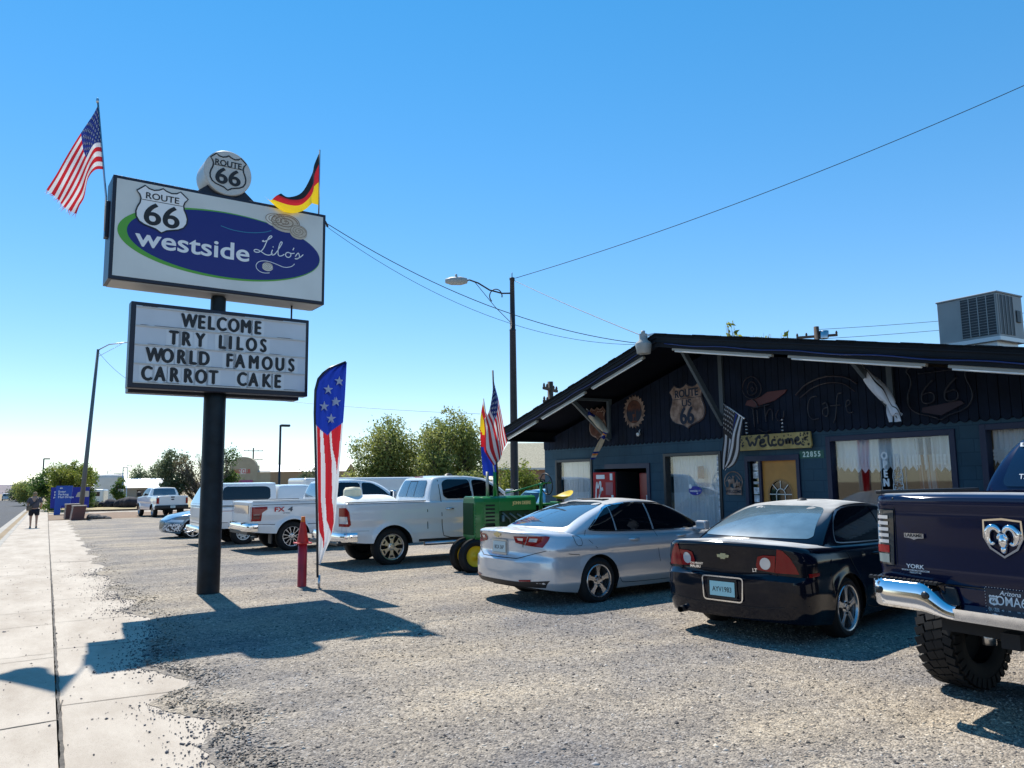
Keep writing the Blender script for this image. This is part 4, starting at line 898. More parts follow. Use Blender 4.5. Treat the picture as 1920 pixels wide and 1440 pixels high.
b = MB(); b.mesh(ribbon(ell(0, .03, .23, .20, 40), .02, M, True, .01)); b.prism([(-.2, -.22), (.2, -.22), (.2, -.1), (.12, -.07), (.0, -.1), (-.12, -.06), (-.2, -.1)], M, .012)
b.mesh(fan([(x * 1.3 - .05, z * 1.1 + .14) for x, z in deer], M, .011)); 
for x, s_ in ((.1, .17), (.15, .12), (.06, .1)): b.mesh(fan([(x - .05, -.08), (x + .05, -.08), (x + .02, -.02), (x + .04, -.02), (x, -.08 + s_), (x - .04, -.02), (x - .02, -.02)], M, .0115))
b.mesh(ribbon([(-.2, .03), (-.1, .14), (-.02, .07), (.08, .17), (.2, .05)], .014, M, z=.0112)); o = b.build('plate', M_RUST, t)
b = MB(); letters(b, 'WELCOME', M @ Matrix.Translation((0, -.16, .0135)), .085, off=.01, bold=.02); b.build('lettering', M_CUT, o)
t = empty('wall_light', (XF - .03, 13.55, 2.72), 0, 'small white spotlight under the saw blade sign', 'lamp'); b = MB(); b.lathe([(0, -.02), (.03, -.02), (.045, .04), (.04, .05), (0, .05)], 14, Matrix.Translation((-.07, 0, -.05)) @ Matrix.Rotation(-1.9, 4, 'Y')); b.tube([(0, .03, .06), (-.04, .02, .02), (-.06, 0, -.03)], .012, 6); b.build('lamp_head', M_WHITEPLAS, t)
# barn light at the peak
t = empty('security_light', (XE - .12, 11.65, 4.30), 0, 'grey dusk to dawn light on the roof peak', 'lamp'); b = MB(); G_ = mat('lamp_grey', (.33, .34, .33), .5, var=.08)
b.lathe([(.085, .24), (.085, .12), (.16, .05), (.165, .03), (.135, -.16), (.12, -.165), (0, -.165)], 24); b.lathe([(.0, .31), (.04, .305), (.045, .23), (.0, .23)], 12); b.build('housing', G_, t); b = MB(); b.bar((0, 0, .2), (.14, -.2, .22), .04); b.build('arm', M_STEEL, t)
# rooftop air conditioner
t = empty('rooftop_unit', (16.45, 8.46, 3.96), 0, 'grey rooftop air conditioning unit above the right end of the roof', 'air conditioner')
G1 = mat('unit_grey', (.30, .31, .31), .55, var=.08, scale=3)
b = MB(); b.bx(-.48, .48, -.60, .60, .42, 1.30); b.bx(-.50, .50, -.62, .62, 1.30, 1.335); o = b.build('case', G1, t, bevel=.01)
b = MB(); b.bx(-.40, .40, -.5, .5, -.3, .34); b.bx(-.5, .5, -.62, .62, .34, .42); b.build('kerb_stand', mat('galvanised', (.55, .56, .57), .4, .6), t)
b = MB(); b.bx(-.487, -.479, -.57, .12, .47, 1.27); b.bx(-.43, .10, -.607, -.599, .47, 1.27); o2 = b.build('louvre_panel', M_DARKMETAL, o)
b = MB()
for k in range(5): y_ = -.57 + .1725 * k; b.bx(-.495, -.487, y_ - .008, y_ + .008, .47, 1.27)
for k in range(5): x_ = -.43 + .1325 * k; b.bx(x_ - .008, x_ + .008, -.615, -.607, .47, 1.27)
for k in range(14): b.bx(-.491, -.487, -.57, .12, .5 + .056 * k, .506 + .056 * k)
b.build('louvre_bars', G1, o2); b = MB(); b.bx(.2, .36, -.625, -.6, .75, 1.0); b.build('service_box', M_DARKMETAL, o, bevel=.01)
# flags under the eaves
def drape(name, loc, label, pole, rows_, design, mats, stars=None):
    fl = empty(name, loc, 0, label, 'flag', 'flags on display'); inv = Matrix.Translation(-Vector(loc))
    b = MB(); b.tube([inv @ Vector(p) for p in pole], .013, 8); b.lathe([(0, .025), (.02, .012), (.02, -.012), (0, -.025)], 10, Matrix.Translation(inv @ Vector(pole[-1]))); b.build('flag_pole', M_STEEL, fl)
    ev0 = patch([[inv @ Vector(p) for p in c] for c in rows_]); b = MB(); b.grid(ev0, 28, 26, design); o = b.build('cloth', mats, fl)
    return fl, ev0, o
X0 = 10.95
rows_ = [[(X0, 10.39, 3.04), (X0, 10.24, 2.95), (X0, 10.06, 2.84), (X0, 9.95, 2.76)], [(X0 - .05, 10.40, 2.74), (X0 + .08, 10.30, 2.62), (X0 - .06, 10.16, 2.52), (X0, 10.03, 2.42)], [(X0, 10.46, 2.42), (X0 + .08, 10.36, 2.27), (X0 - .06, 10.24, 2.24), (X0 + .05, 10.12, 2.12)], [(X0 - .03, 10.50, 2.10), (X0 + .08, 10.42, 1.98), (X0 - .06, 10.33, 2.0), (X0 + .03, 10.22, 1.92)], [(X0, 10.53, 1.84), (X0 + .04, 10.48, 1.80), (X0 - .04, 10.43, 1.86), (X0, 10.36, 1.84)]]
fl, ev0, o = drape('flag', (X0, 10.4, 3.0), 'black and white american flag with a thin blue line hanging beside the middle window', [(11.5, 10.75, 2.75), (X0, 10.41, 3.06), (X0 - .0, 9.93, 2.75)], rows_, lambda u, v: (2 if u < .42 and v < .54 else (3 if int(v * 13) == 7 else 0 if int(v * 13) % 2 == 0 else 1)), [M_FK, M_FW, M_FK, M_FBL])
b = MB()
for r_ in range(7):
    for c_ in range(6):
        u0, v0 = .03 + .38 * c_ / 6, .03 + .5 * r_ / 7
        n_ = (ev0(u0 + .01, v0) - ev0(u0, v0)).cross(ev0(u0, v0 + .01) - ev0(u0, v0)).normalized() * .006
        for sg in (1, -1): b.add([ev0(max(0, u0 + x * .02), max(0, v0 + z * .028)) + n_ * sg for x, z in star(0, 0, 1)], [tuple(range(10))])
b.build('stars', M_FW, o)
def furled(label, a, bq, c_, d_, mats, des, loc):
    fl = empty('flag', loc, 0, label, 'flag', 'flags on display'); inv = Matrix.Translation(-Vector(loc)); a, bq, c_, d_ = [inv @ Vector(p) for p in (a, bq, c_, d_)]
    b = MB(); b.tube([a, bq], .016, 8); b.build('flag_pole', M_WHITEPLAS, fl)
    def fn(u, v):
        ang = 2 * pi * u; ax = a.lerp(bq, .12 + .9 * min(1, v * 1.5)) if v < .66 else bq.lerp(c_, (v - .66) / .34); w = (.05 + .075 * sin(pi * min(1, v * 1.4)) + .04 * max(0, v - .6)) * (1 + .25 * sin(ang * 3 + v * 9))
        return ax + Vector((cos(ang) * w * .8, sin(ang) * w, sin(ang * 2 + v * 14) * .025 - .03))
    b = MB(); b.grid(fn, 28, 30, des); o = b.build('cloth', mats, fl)
    b = MB(); b.grid(lambda u, v: d_.lerp(bq, 1 - v) + Vector((.03 * sin(u * 9 + v * 4), (u - .5) * (.10 + .12 * v), .0)), 12, 14, lambda u, v: des(u, .9 * v)); b.build('hanging_tail', mats, o)
M_CREAM = mat('flag_cream', (.48, .38, .27), .8, var=.15, scale=6)
M_FWG = mat('flag_whitegrey', (.60, .62, .66), .8); M_ORANGE = mat('flag_orange', (.55, .18, .03), .8)
furled('white printed flag wrapped round its pole above the lace window', (X0, 7.48, 3.42), (X0, 7.05, 2.80), (X0, 6.93, 2.62), (X0, 6.98, 2.48), [M_FWG, M_FK], lambda u, v: 1 if (.18 < u < .3 and .2 < v < .75 and int(v * 40) % 2) or (.62 < u < .66) else 0, (X0, 7.4, 3.2))
furled('cream and blue flag furled on a pole above the left window', (X0, 14.78, 3.34), (X0, 14.05, 2.75), (X0, 14.2, 2.62), (X0, 14.58, 2.12), [M_CREAM, M_FBL, M_ORANGE], lambda u, v: 1 if v < .12 or (.62 < v < .70) or v > .86 else 2 if .70 < v < .78 else 0, (X0, 14.5, 3.2))
# ================================================================== roadside sign and its flags
M_SIGNFACE = mat('sign_face', (.68, .68, .64), .35, var=.10, scale=1.1)
M_SIGNSKIN = mat('sign_frame', (.012, .015, .03), .4, spec=.4)
M_SOFFITW = mat('sign_underside', (.45, .43, .40), .5, var=.1, scale=2)
M_POLE = mat('pole_paint', (.006, .012, .018), .45, spec=.25, var=.6, scale=4, bump=.08, bscale=6)
M_BLUE = mat('sign_blue', (.006, .008, .165), .35)
M_GREEN = mat('sign_green', (.10, .38, .03), .35)
SA = radians(4); SP = Vector((2.36, 13.72, zg(13.72)))
sg_ = empty('pole_sign', SP, SA, 'tall black pole sign with a blue oval panel above a welcome letter board', 'sign')
# local frame: x across the face, y away from the street camera side, z up from the foot
b = MB(); b.lathe([(.178, -.1), (.178, 3.2), (.178, 3.45), (.105, 3.46), (.105, 5.1)], 32); b.lathe([(.125, 4.72), (.125, 4.98)], 24); b.build('pole', M_POLE, sg_)
Z0, Z1 = 5.02, 6.72; X0, X1 = -1.745, 1.785
b = MB(); b.bx(X0, X1, -.30, .30, Z0, Z1); cab = b.build('cabinet', M_SIGNSKIN, sg_, bevel=.012)
b = MB(); b.bx(X0 + .05, X1 - .05, -.27, .27, Z0 - .012, Z0 - .001); b.build('underside', M_SOFFITW, cab)
b = MB(); b.bx(X0 + .055, X1 - .055, -.306, -.298, Z0 + .06, Z1 - .055); face = b.build('sign_face', M_SIGNFACE, cab)
F = TM((0, -.308, 0), (1, 0, 0), (0, 0, 1))       # drawing plane on the face
def px(zx, zy):                                    # from the photo's own face coordinates
    tx = zx; return tx, zy
cx, cz, ea, eb = .085, 5.80, 1.56, .62
def oval(cx, cz, a, bb, n=90): return ell(cx, cz, a, bb, n)
b = MB(); b.mesh(fan(oval(.015, 5.84, 1.665, .585), F, .002)); b.build('green_oval', M_GREEN, face)
b = MB(); b.mesh(fan(oval(.08, 5.848, 1.595, .558), F, .004)); ov = b.build('blue_oval', M_BLUE, face)
b = MB(); b.mesh(ribbon(chaikin([(-.08, 6.17), (.12, 6.125), (.42, 6.13), (.68, 6.19), (.78, 6.24)], 2, False), .012, F, z=.006)); b.build('swoosh', mat('swoosh_teal', (.03, .22, .35), .4), ov)
b = MB(); letters(b, 'westside', F @ Matrix.Translation((-.49, 5.755, .007)), .5, off=.01, fit=(1.80, .30), bold=.008); b.build('lettering', M_WHITE, ov)
# handwritten second word
def stroke(mb, pts, w, M, z, k=3): mb.mesh(ribbon(chaikin(pts, k, False), w, M, z=z))
b = MB(); w = .016
LX, LZ = .52, 5.68
hand = [
 [(.20, .60), (.15, .56), (.22, .56), (.34, .66), (.42, .74), (.40, .78), (.34, .74), (.27, .56), (.20, .34), (.10, .22), (-.02, .20), (-.06, .26), (.02, .30), (.14, .25), (.26, .17), (.38, .18), (.44, .26)],
 [(.44, .36), (.40, .24), (.43, .19), (.50, .22), (.58, .36), (.68, .56), (.70, .64), (.65, .64), (.60, .46), (.58, .26), (.62, .19), (.70, .22), (.76, .28)],
 [(.92, .34), (.84, .36), (.78, .28), (.82, .20), (.90, .20), (.95, .28), (.92, .35), (.96, .33), (1.04, .36)],
 [(1.02, .52), (.99, .44)],
 [(1.06, .26), (1.14, .40), (1.17, .34), (1.18, .24), (1.10, .18), (1.04, .20), (1.12, .20), (1.24, .30), (1.28, .36)],
 [(.455, .46), (.45, .43)]]
for st in hand: stroke(b, [(LX + x * .66, LZ + z * .60) for x, z in st], w, F, .008)
for st in ([(.62, 5.38), (.60, 5.44), (.68, 5.52), (.86, 5.54), (1.06, 5.50), (1.22, 5.46), (1.38, 5.50), (1.44, 5.56)], [(.62, 5.38), (.68, 5.33), (.78, 5.31), (.90, 5.33)]): stroke(b, [((x - .62) * .82 + .54, z + .14) for x, z in st], .011, F, .008)
b.build('script_lettering', M_WHITE, ov)
M_BUN = mat('bun_tan', (.55, .47, .37), .5, var=.15, scale=30); M_BUNL = mat('bun_line', (.22, .15, .10), .5); M_BUNC = mat('bun_cream', (.72, .68, .60), .5)
def bun(cx, cz, r, sq, z, par, mat_=M_BUN):
    b = MB(); b.mesh(fan(ell(cx, cz - r * .32 * sq, r, r * sq, 40), F, z)); b.mesh(fan(ell(cx, cz, r, r * sq, 40), F, z + .001)); o = b.build('roll', mat_, par)
    b = MB(); b.mesh(ribbon(ell(cx, cz, r * .97, r * sq * .97, 40), r * .05, F, True, z + .003))
    b.mesh(ribbon([(cx + (r * .85 * (1 - k / 46)) * cos(k * .36), cz + (r * .85 * (1 - k / 46)) * sq * sin(k * .36)) for k in range(44)], r * .06, F, z=z + .003)); b.build('spiral', M_BUNL, o)
bun(1.03, 6.44, .26, .55, .006, face); bun(.86, 6.46, .19, .55, .0055, face, M_BUNC); bun(1.27, 6.31, .155, .72, .010, face); bun(.73, 5.585, .095, .7, .010, ov, M_BUNC)
# route shield
b = MB(); SH = [(x - 1.01, z + 6.25) for x, z in shield(.78, .75)]; b.mesh(fan(SH, F, .012)); sh = b.build('route_shield', M_WHITE, face)
b = MB(); b.mesh(ribbon(SH, .022, F, True, .014)); b.mesh(ribbon([(-1.32, 6.385), (-.70, 6.385)], .010, F, z=.014)); letters(b, 'ROUTE', F @ Matrix.Translation((-1.01, 6.465, .014)), .15, fit=(.50, .105), bold=.02); letters(b, '66', F @ Matrix.Translation((-1.01, 6.165, .014)), .5, fit=(.52, .36), bold=.025); b.build('lettering', M_INK, sh)
# round medallion on top
mz = 7.14; mc = empty('x', (0, 0, 0)); bpy.data.objects.remove(mc)
R_ = Matrix.Translation((.02, 0, mz)) @ Matrix.Rotation(pi / 2, 4, 'X')
b = MB(); b.lathe([(0, -.28), (.385, -.28), (.40, -.265), (.40, .265), (.385, .28), (0, .28)], 64, R_); med = sharp(b.build('medallion', mat('medallion_grey', (.52, .52, .50), .4, var=.06), sg_), 30)
F2 = TM((.02, -.283, mz), (1, 0, 0), (0, 0, 1)); b = MB(); S2 = [(x, z) for x, z in shield(.60, .62)]
b.mesh(ribbon(S2, .024, F2, True, .002)); b.mesh(ribbon([(-.25, .105), (.25, .105)], .010, F2, z=.002)); letters(b, 'ROUTE', F2 @ Matrix.Translation((0, .16, .002)), .125, fit=(.44, .105), bold=.03); letters(b, '66', F2 @ Matrix.Translation((0, -.07, .002)), .37, fit=(.40, .28), bold=.035); b.build('lettering', M_INK, med)
b = MB(); b.prism([(-.50, 6.71), (.54, 6.71), (.32, 6.90), (-.28, 6.90)], TM((0, .20, 0), (1, 0, 0), (0, 0, 1)), .40); b.build('saddle', M_SIGNSKIN, sg_)
# letter board
RZ0, RZ1, RX0, RX1 = 3.32, 4.70, -1.40, 1.50
b = MB(); b.bx(RX0, RX1, -.32, -.10, RZ0, RZ1); b.bx(RX0 + .06, RX1 - .04, .02, .28, RZ0 - .04, RZ1 - .06); b.bx(RX0 + .04, RX1 - .3, -.10, .02, RZ0 + .02, RZ1 - .02); rb = b.build('letter_board', M_SIGNSKIN, sg_, bevel=.012)
b = MB(); b.bx(RX0 + .075, RX1 - .06, -.328, -.316, RZ0 + .08, RZ1 - .06); rf = b.build('board_face', mat('board_white', (.60, .62, .66), .3, var=.06, scale=2), rb)
F3 = TM((0, -.330, 0), (1, 0, 0), (0, 0, 1)); b = MB(); hrow = (RZ1 - RZ0 - .17) / 4
rails = [RZ0 + .085 + hrow * k for k in range(5)]
b2 = MB()
for k, z in enumerate(rails):
    b.bx(RX0 + .08, RX1 - .065, -.345, -.328, z - .008, z + .012)
    for q in range(10):
        x = RND.uniform(RX0 + .1, RX1 - .4); b2.mesh(fan([(x, z + .013), (x + RND.uniform(.05, .35), z + .013), (x + RND.uniform(.05, .3), z + .022), (x + .02, z + .02)], F3, .0165))
n0 = len(b.f); b.mesh(b2); b.m[n0:] = [1] * (len(b.f) - n0); b.build('letter_rail', [mat('rail_plastic', (.55, .53, .50), .4), mat('rust_grime', (.16, .10, .07), .9)], rb)
rows = [('WELCOME', -.41, 3, .172), ('TRY LILOS', -.70, 2, .183), ('WORLD FAMOUS', -1.02, 1, .193), ('CARROT CAKE', -1.12, 0, .197)]
PX = [[.545 + .0, .68, .79, .893, 1.01, 1.145, 1.275]]
zc_ = lambda k: rails[k] + hrow * .47
lay = {3: [('W', 600), ('E', 728), ('L', 830), ('C', 940), ('O', 1067), ('M', 1195), ('E', 1318)], 2: [('T', 445), ('R', 575), ('Y', 722), ('L', 950), ('I', 1038), ('L', 1135), ('O', 1258), ('S', 1382)],
       1: [('W', 248), ('O', 388), ('R', 532), ('L', 650), ('D', 770), ('F', 1033), ('A', 1145), ('M', 1288), ('O', 1428), ('U', 1560), ('S', 1680)], 0: [('C', 180), ('A', 318), ('R', 466), ('R', 610), ('O', 745), ('T', 873), ('C', 1170), ('A', 1290), ('K', 1425), ('E', 1540)]}
b = MB(); b2 = MB()
for k, ls in lay.items():
    for ch, zx in ls:
        # photo board runs from about 45 to 1825 with slight perspective
        t = (zx - 40) / 1785; t = t / (1 + .13 * (1 - t)) * 1.0; x = lerp(RX0 + .075, RX1 - .06, t)
        letters(b, ch, F3 @ Matrix.Translation((x, zc_(k), .006)), .32, bold=.05, sx=.70)
        b2.mesh(fan([(x + dx * .115, zc_(k) + dy * (hrow * .46)) for dx, dy in ((-1, -1), (1, -1), (1, 1), (-1, 1))], F3, .002))
b2.build('letter_tile', mat('letter_tile', (.68, .69, .71), .25), rb); b.build('lettering', M_INK, rb)
b = MB(); b.tube([(1.29, .02, 4.6), (1.29, .02, 5.05)], .016, 6); b.build('conduit', M_SIGNSKIN, sg_)
b = MB(); b.tube([(1.785, -.2, 6.66), (1.83, -.18, 6.62), (1.9, -.1, 6.58)], .02, 6); b.build('cable_entry', M_PLASTIC, sg_)
b = MB(); b.bx(X0 - .05, X0, -.06, .10, 5.75, 6.35); b.build('flag_bracket', M_SIGNSKIN, sg_, bevel=.006)

nA = Vector((sin(radians(-4)), cos(radians(-4)), 0)); uA = Vector((cos(SA), sin(SA), 0))
def on(px_, depth=0, base=SP, u=uA):               # (across, height, depth) in the sign's plane
    return Vector((base.x, base.y, 0)) + u * px_[0] + Vector((0, 0, px_[1])) + nA * (depth if len(px_) < 3 else px_[2])
# US flag on the sign's left end
fl = empty('flag', on((-1.78, 5.9)), 0, 'worn american flag with frayed ends flying from the left end of the tall sign', 'flag', 'flags on display')
inv = Matrix.Translation(-fl.location)
b = MB(); b.tube([inv @ on((-1.79, 5.72)), inv @ on((-1.80, 6.3)), inv @ on((-1.99, 7.86))], .016, 8); b.lathe([(.0, .05), (.022, .03), (.022, -.03), (0, -.05)], 10, Matrix.Translation(inv @ on((-1.995, 7.87)))); b.build('flag_pole', M_STEEL, fl)
T = lambda *a: inv @ on(a)
ctrl = [[T(-1.985, 7.80, 0), T(-1.935, 7.40, 0), T(-1.885, 7.05, 0), T(-1.84, 6.74, 0)],
        [T(-2.05, 7.60, -.05), T(-2.06, 7.25, -.10), T(-2.00, 6.98, -.10), T(-1.98, 6.68, -.06)],
        [T(-2.20, 7.28, .03), T(-2.15, 7.02, .06), T(-2.08, 6.80, .03), T(-2.07, 6.52, .0)],
        [T(-2.36, 6.90, .06), T(-2.27, 6.66, -.03), T(-2.18, 6.44, -.05), T(-2.10, 6.24, .05)],
        [T(-2.50, 6.52, .02), T(-2.38, 6.36, .07), T(-2.27, 6.20, .0), T(-2.16, 6.08, .05)],
        [T(-2.62, 6.24, .0), T(-2.46, 6.12, .02), T(-2.36, 6.02, .06), T(-2.20, 5.92, -.02)]]
cl = us_cloth(patch(ctrl), fl)
ev = patch(ctrl); b = MB()
for k in range(26):
    v = k / 26; p = ev(1, v); q = p + Vector((RND.uniform(-.09, .0), 0, RND.uniform(-.10, -.03))); b.add([p, ev(1, v + .02), q], [(0, 1, 2)], 0 if int(v * 13) % 2 == 0 else 1)
b.build('frayed_edge', [M_FR, M_FW], cl)
# German flag on the right end
fl = empty('flag', on((1.74, 6.72)), 0, 'black red and gold german flag flying from the right end of the tall sign', 'flag', 'flags on display'); inv = Matrix.Translation(-fl.location)
b = MB(); b.tube([inv @ on((1.76, 6.6)), inv @ on((1.755, 7.95))], .014, 8); b.build('flag_pole', M_STEEL, fl)
ctrl = [[T(1.75, 7.90, 0), T(1.752, 7.55, 0), T(1.752, 7.2, 0), T(1.754, 6.86, 0)],
        [T(1.64, 7.62, -.04), T(1.62, 7.28, -.10), T(1.58, 7.05, -.08), T(1.56, 6.86, -.03)],
        [T(1.50, 7.30, -.30), T(1.52, 7.0, -.33), T(1.47, 6.84, -.34), T(1.50, 6.74, -.32)],
        [T(1.30, 6.90, -.36), T(1.34, 6.74, -.38), T(1.26, 6.62, -.38), T(1.30, 6.54, -.37)],
        [T(1.06, 6.76, -.36), T(1.10, 6.68, -.40), T(1.02, 6.56, -.40), T(.98, 6.46, -.38)],
        [T(.92, 6.80, -.36), T(.82, 6.72, -.40), T(.72, 6.62, -.40), T(.62, 6.68, -.38)]]
b = MB(); b.grid(patch(ctrl), 30, 27, lambda u, v: 0 if v < .24 else 1 if v < .57 else 2); b.build('cloth', [M_FK, M_FR, M_FY], fl)
# feather banner
FB = Vector((4.05, 13.19, zg(13.19)))
fl = empty('feather_flag', FB, SA, 'tall stars and stripes feather banner standing beside the red post', 'banner')
def fx0(z):                                        # mast side
    return interp([(.0, 0), (.25, -.02), (.9, -.035), (2.2, -.09), (3.0, -.125), (3.4, -.12), (3.6, -.07), (3.75, .05), (3.85, .2), (3.93, .42)], z)
def fx1(z): return interp([(.42, .01), (.55, .08), (.8, .20), (1.1, .285), (1.7, .33), (2.6, .37), (3.3, .405), (3.93, .43)], z)
b = MB(); b.tube([(0, 0, -.05), (0, 0, .24)], .022, 8); b.build('ground_spike', M_STEEL, fl)
b = MB(); b.tube([(fx0(z) - .012, 0, z) for z in [.2 + .1 * k for k in range(37)]] + [(fx0(3.93), 0, 3.94)], .021, 8); b.build('mast', M_BLACK, fl)
TA = ((66, .03, .17), (300, .04, .2), (640, .03, .2), (800, .05, .27), (890, .12, .34), (1000, .42, .55), (1040, .53, .54))
TB = ((66, .28, .50), (300, .34, .66), (640, .36, .71), (800, .46, .90), (890, .74, .97), (925, .96, .97))
TC = ((66, .62, .93), (200, .68, .92), (330, .82, .90), (420, .88, .885))
def fdes(u, v):
    z = lerp(.42, 3.93, v)
    if z > 2.78 + (-.22 + .55 * abs(u - .42)) * .75: return 2
    y = (2.80 - z) / 2.38 * 1160
    for t in (TA, TB, TC):
        if y < t[-1][0] and interp([q[:2] for q in t], y) < u < interp([(q[0], q[2]) for q in t], y): return 0
    return 1
b = MB(); b.grid(lambda u, v: Vector((lerp(fx0(lerp(.42, 3.93, v)), fx1(lerp(.42, 3.93, v)), u), .03 * sin(u * 7 + v * 5) * u + .02 * sin(u * 15 - v * 3), lerp(.42, 3.93, v))), 60, 170, fdes); cl = b.build('cloth', [M_FR, M_FW, M_FBL], fl)
b = MB()
for x, z in ((.29, 3.58), (.09, 3.42), (.24, 3.21), (.02, 3.12), (.15, 2.91)):
    for sg in (1, -1): b.add([Vector((p, .034 * sg - .006, q)) for p, q in star(x, z, .095)], [tuple(range(10))])
b.build('stars', M_FW, cl)
# red post and traffic cone
p = empty('bollard', (3.87, 13.59, zg(13.59)), 0, 'short red steel post beside the black sign pole', 'post')
b = MB(); b.lathe([(.078, -.1), (.078, .76), (.06, .77), (0, .77)], 24); b.build('post', mat('red_post', (.36, .012, .03), .4, var=.25, scale=4), p)
p = empty('traffic_cone', (3.87, 13.59, zg(13.59) + .74), 0, 'faded red traffic cone capping the red post', 'cone')
M_CONE = mat('cone_red', (.50, .02, .015), .5, var=.2, scale=6)
b = MB(); b.lathe([(.100, .03), (.098, .05), (.045, .36), (.036, .40)], 24); b.lathe([(.036, .4), (.03, .405), (.028, .40)], 24); b.build('cone_body', M_CONE, p)
b = MB(); b.lathe([(.0401, .385), (.033, .475), (.028, .478), (.026, .44)], 24, Matrix.Translation((0, 0, 0))); b.build('cone_tip', mat('cone_orange', (.75, .18, .01), .5), p)
b = MB(); b.prism(rrect(.27, .27, .04), Matrix.Translation((0, 0, .012)), .022); b.build('cone_base', M_CONE, p, bevel=.005)
# ================================================================== vehicles
# ---- silver sedan
SIL = dict(xr=-1.16, xf=3.80, W=.925, ar=.55, nr=2.5, af=.72, nf=2.4, wb=2.83, ra=.372, zc=.335, rr=.07, crown=.055, flare=.012,
    ztop=[(-1.1, 1.075), (-1.0, 1.085), (-.6, 1.08), (0, 1.045), (1.2, 1.0), (2.4, .985), (3.0, .93), (3.5, .82), (3.8, .68)],
    zbot=[(-1.1, .30), (-.7, .24), (-.4, .2), (2.5, .18), (3.3, .2), (3.8, .24)],
    side_in=[(.18, .09), (.26, .045), (.34, .012), (.55, .006), (.66, .02), (.72, .022), (.76, .004), (.80, .0), (.84, .008), (.94, .05), (1.02, .085), (1.1, .12)],
    rear_in=[(.2, .14), (.32, .045), (.36, .012), (.5, 0), (.66, .0), (.70, .045), (.76, .07), (.94, .065), (.985, .04), (1.04, .0), (1.08, .01)],
    front_in=[(.2, .1), (.4, 0), (.6, .02), (.8, .1)],
    gh=[dict(base=(-.60, 2.72, .825, .25, .55, 2.6), roof=(.52, 1.62, .56, .12, .25, 2.8), z=[(.5, 1.425), (.8, 1.462), (1.1, 1.47), (1.65, 1.43)], crown=.035, m=1.22)])
c = Car('parked_car', (6.76, 9.92), 5, 'silver sedan seen from its rear quarter beside the green tractor', 'car', SIL, M_SILVER, 'cars parked on the gravel')
silver = c
c.wheels(.333, .225, .222, 'star', M_ALU, 5)
c.side('side_window', [(-.08, 1.065), (.02, 1.045), (.42, 1.02), (.44, 1.365), (.36, 1.335), (.24, 1.27), (.09, 1.17)], M_TINT)
c.side('side_window', [(.455, 1.02), (1.20, 1.0), (1.20, 1.395), (.9, 1.405), (.46, 1.388)], M_TINT)
c.side('side_window', [(1.235, .998), (2.30, .985), (2.36, 1.0), (2.12, 1.15), (1.84, 1.285), (1.6, 1.36), (1.42, 1.385), (1.235, 1.395)], M_TINT)
for sg in (1, -1):
    trim = MB()
    for q in ribbon_poly(chaikin([(-.10, 1.055), (-.0, 1.035), (.45, 1.008), (1.2, .99), (2.34, .972)], 1, False), .014) + ribbon_poly(chaikin([(-.11, 1.06), (.06, 1.175), (.22, 1.285), (.38, 1.36), (.6, 1.40), (1.0, 1.412), (1.42, 1.398), (1.62, 1.372), (1.88, 1.285), (2.14, 1.15), (2.38, .99)], 1, False), .016):
        c.sh.decal(trim, q, (0, 0, 0), (1, 0, 0), (0, sg, 0), .017, .05, 0, False)
    trim.build('window_trim', M_CHROME, c.root)
c.rear('rear_window', rpoly([(-.62, 1.095), (.62, 1.095), (.66, 1.12), (.50, 1.40), (.3, 1.425), (-.3, 1.425), (-.50, 1.40), (-.66, 1.12)], .08), M_REARGLASS)
c.seams([chaikin([(-.16, 1.05), (-.22, .96), (.02, .74), (.28, .50), (.42, .30), (.5, .265), (1.3, .25)], 1, False), [(1.22, .99), (1.23, .6), (1.30, .25), (2.35, .25)], [(2.36, .97), (2.38, .6), (2.33, .25)], [(-.86, .80), (-.5, .735), (-.36, .72)], chaikin([(-.44, .985), (-.31, .975), (-.30, .85), (-.42, .845), (-.44, .985)], 1, False)])
c.rearseams([[(-.50, 1.06), (-.49, .84)], [(.50, 1.06), (.49, .84)], [(-.82, .80), (-.42, .685), (.42, .685), (.82, .80)]])
c.handles((.72, 1.75), .885, M_SILVER, .2)
c.mirrors(2.12, 1.03, .86, (.12, .2, .14), M_SILVER)
A = 52
lamp = c.view('tail_light', [(-.447, .993), (-.20, 1.0), (-.143, .990), (-.165, .94), (-.25, .842), (-.494, .868)], M_RED, A)
c.view('tail_light', [(-.66, .985), (-.459, .992), (-.503, .87), (-.63, .895)], M_RED, A)
c.view('reversing_light', [(-.43, .965), (-.315, .965), (-.335, .915), (-.445, .92)], M_CLEAR, A, .014)
c.view('reversing_light', [(-.61, .965), (-.52, .962), (-.53, .925), (-.595, .932)], M_CLEAR, A, .014)
c.rear('diffuser', [(-.80, .30), (.80, .30), (.86, .40), (.5, .37), (-.5, .37), (-.86, .40)], M_PLASTIC, .005)
c.rear('reflector', [(.48, .375), (.66, .385), (.655, .41), (.47, .395)], M_RED, .012, True)
c.plate('BCA 36P', c.tail(0, .825) + Vector((-.016, 0, 0)), (-1, 0, .08), M_PLATE, frame=M_STEEL)
b = MB(); MM = TM(c.tail(0, 1.0) + Vector((-.004, 0, 0)), (0, -1, 0), (0, 0, 1))
bow = [(-.075, -.018), (-.035, -.018), (-.03, -.038), (.03, -.038), (.035, -.018), (.075, -.018), (.085, .02), (.04, .02), (.034, .038), (-.034, .038), (-.04, .02), (-.085, .02)]
b.prism(bow, MM, .012); b.build('emblem', M_GOLD, c.root)
b = MB(); p = c.surf((.72, 0, 3), (0, 0, -1)); b.box(p + Vector((-.0, 0, .004)), (.14, .6, .012)); b.build('brake_light', M_PLASTIC, c.root, bevel=.005)

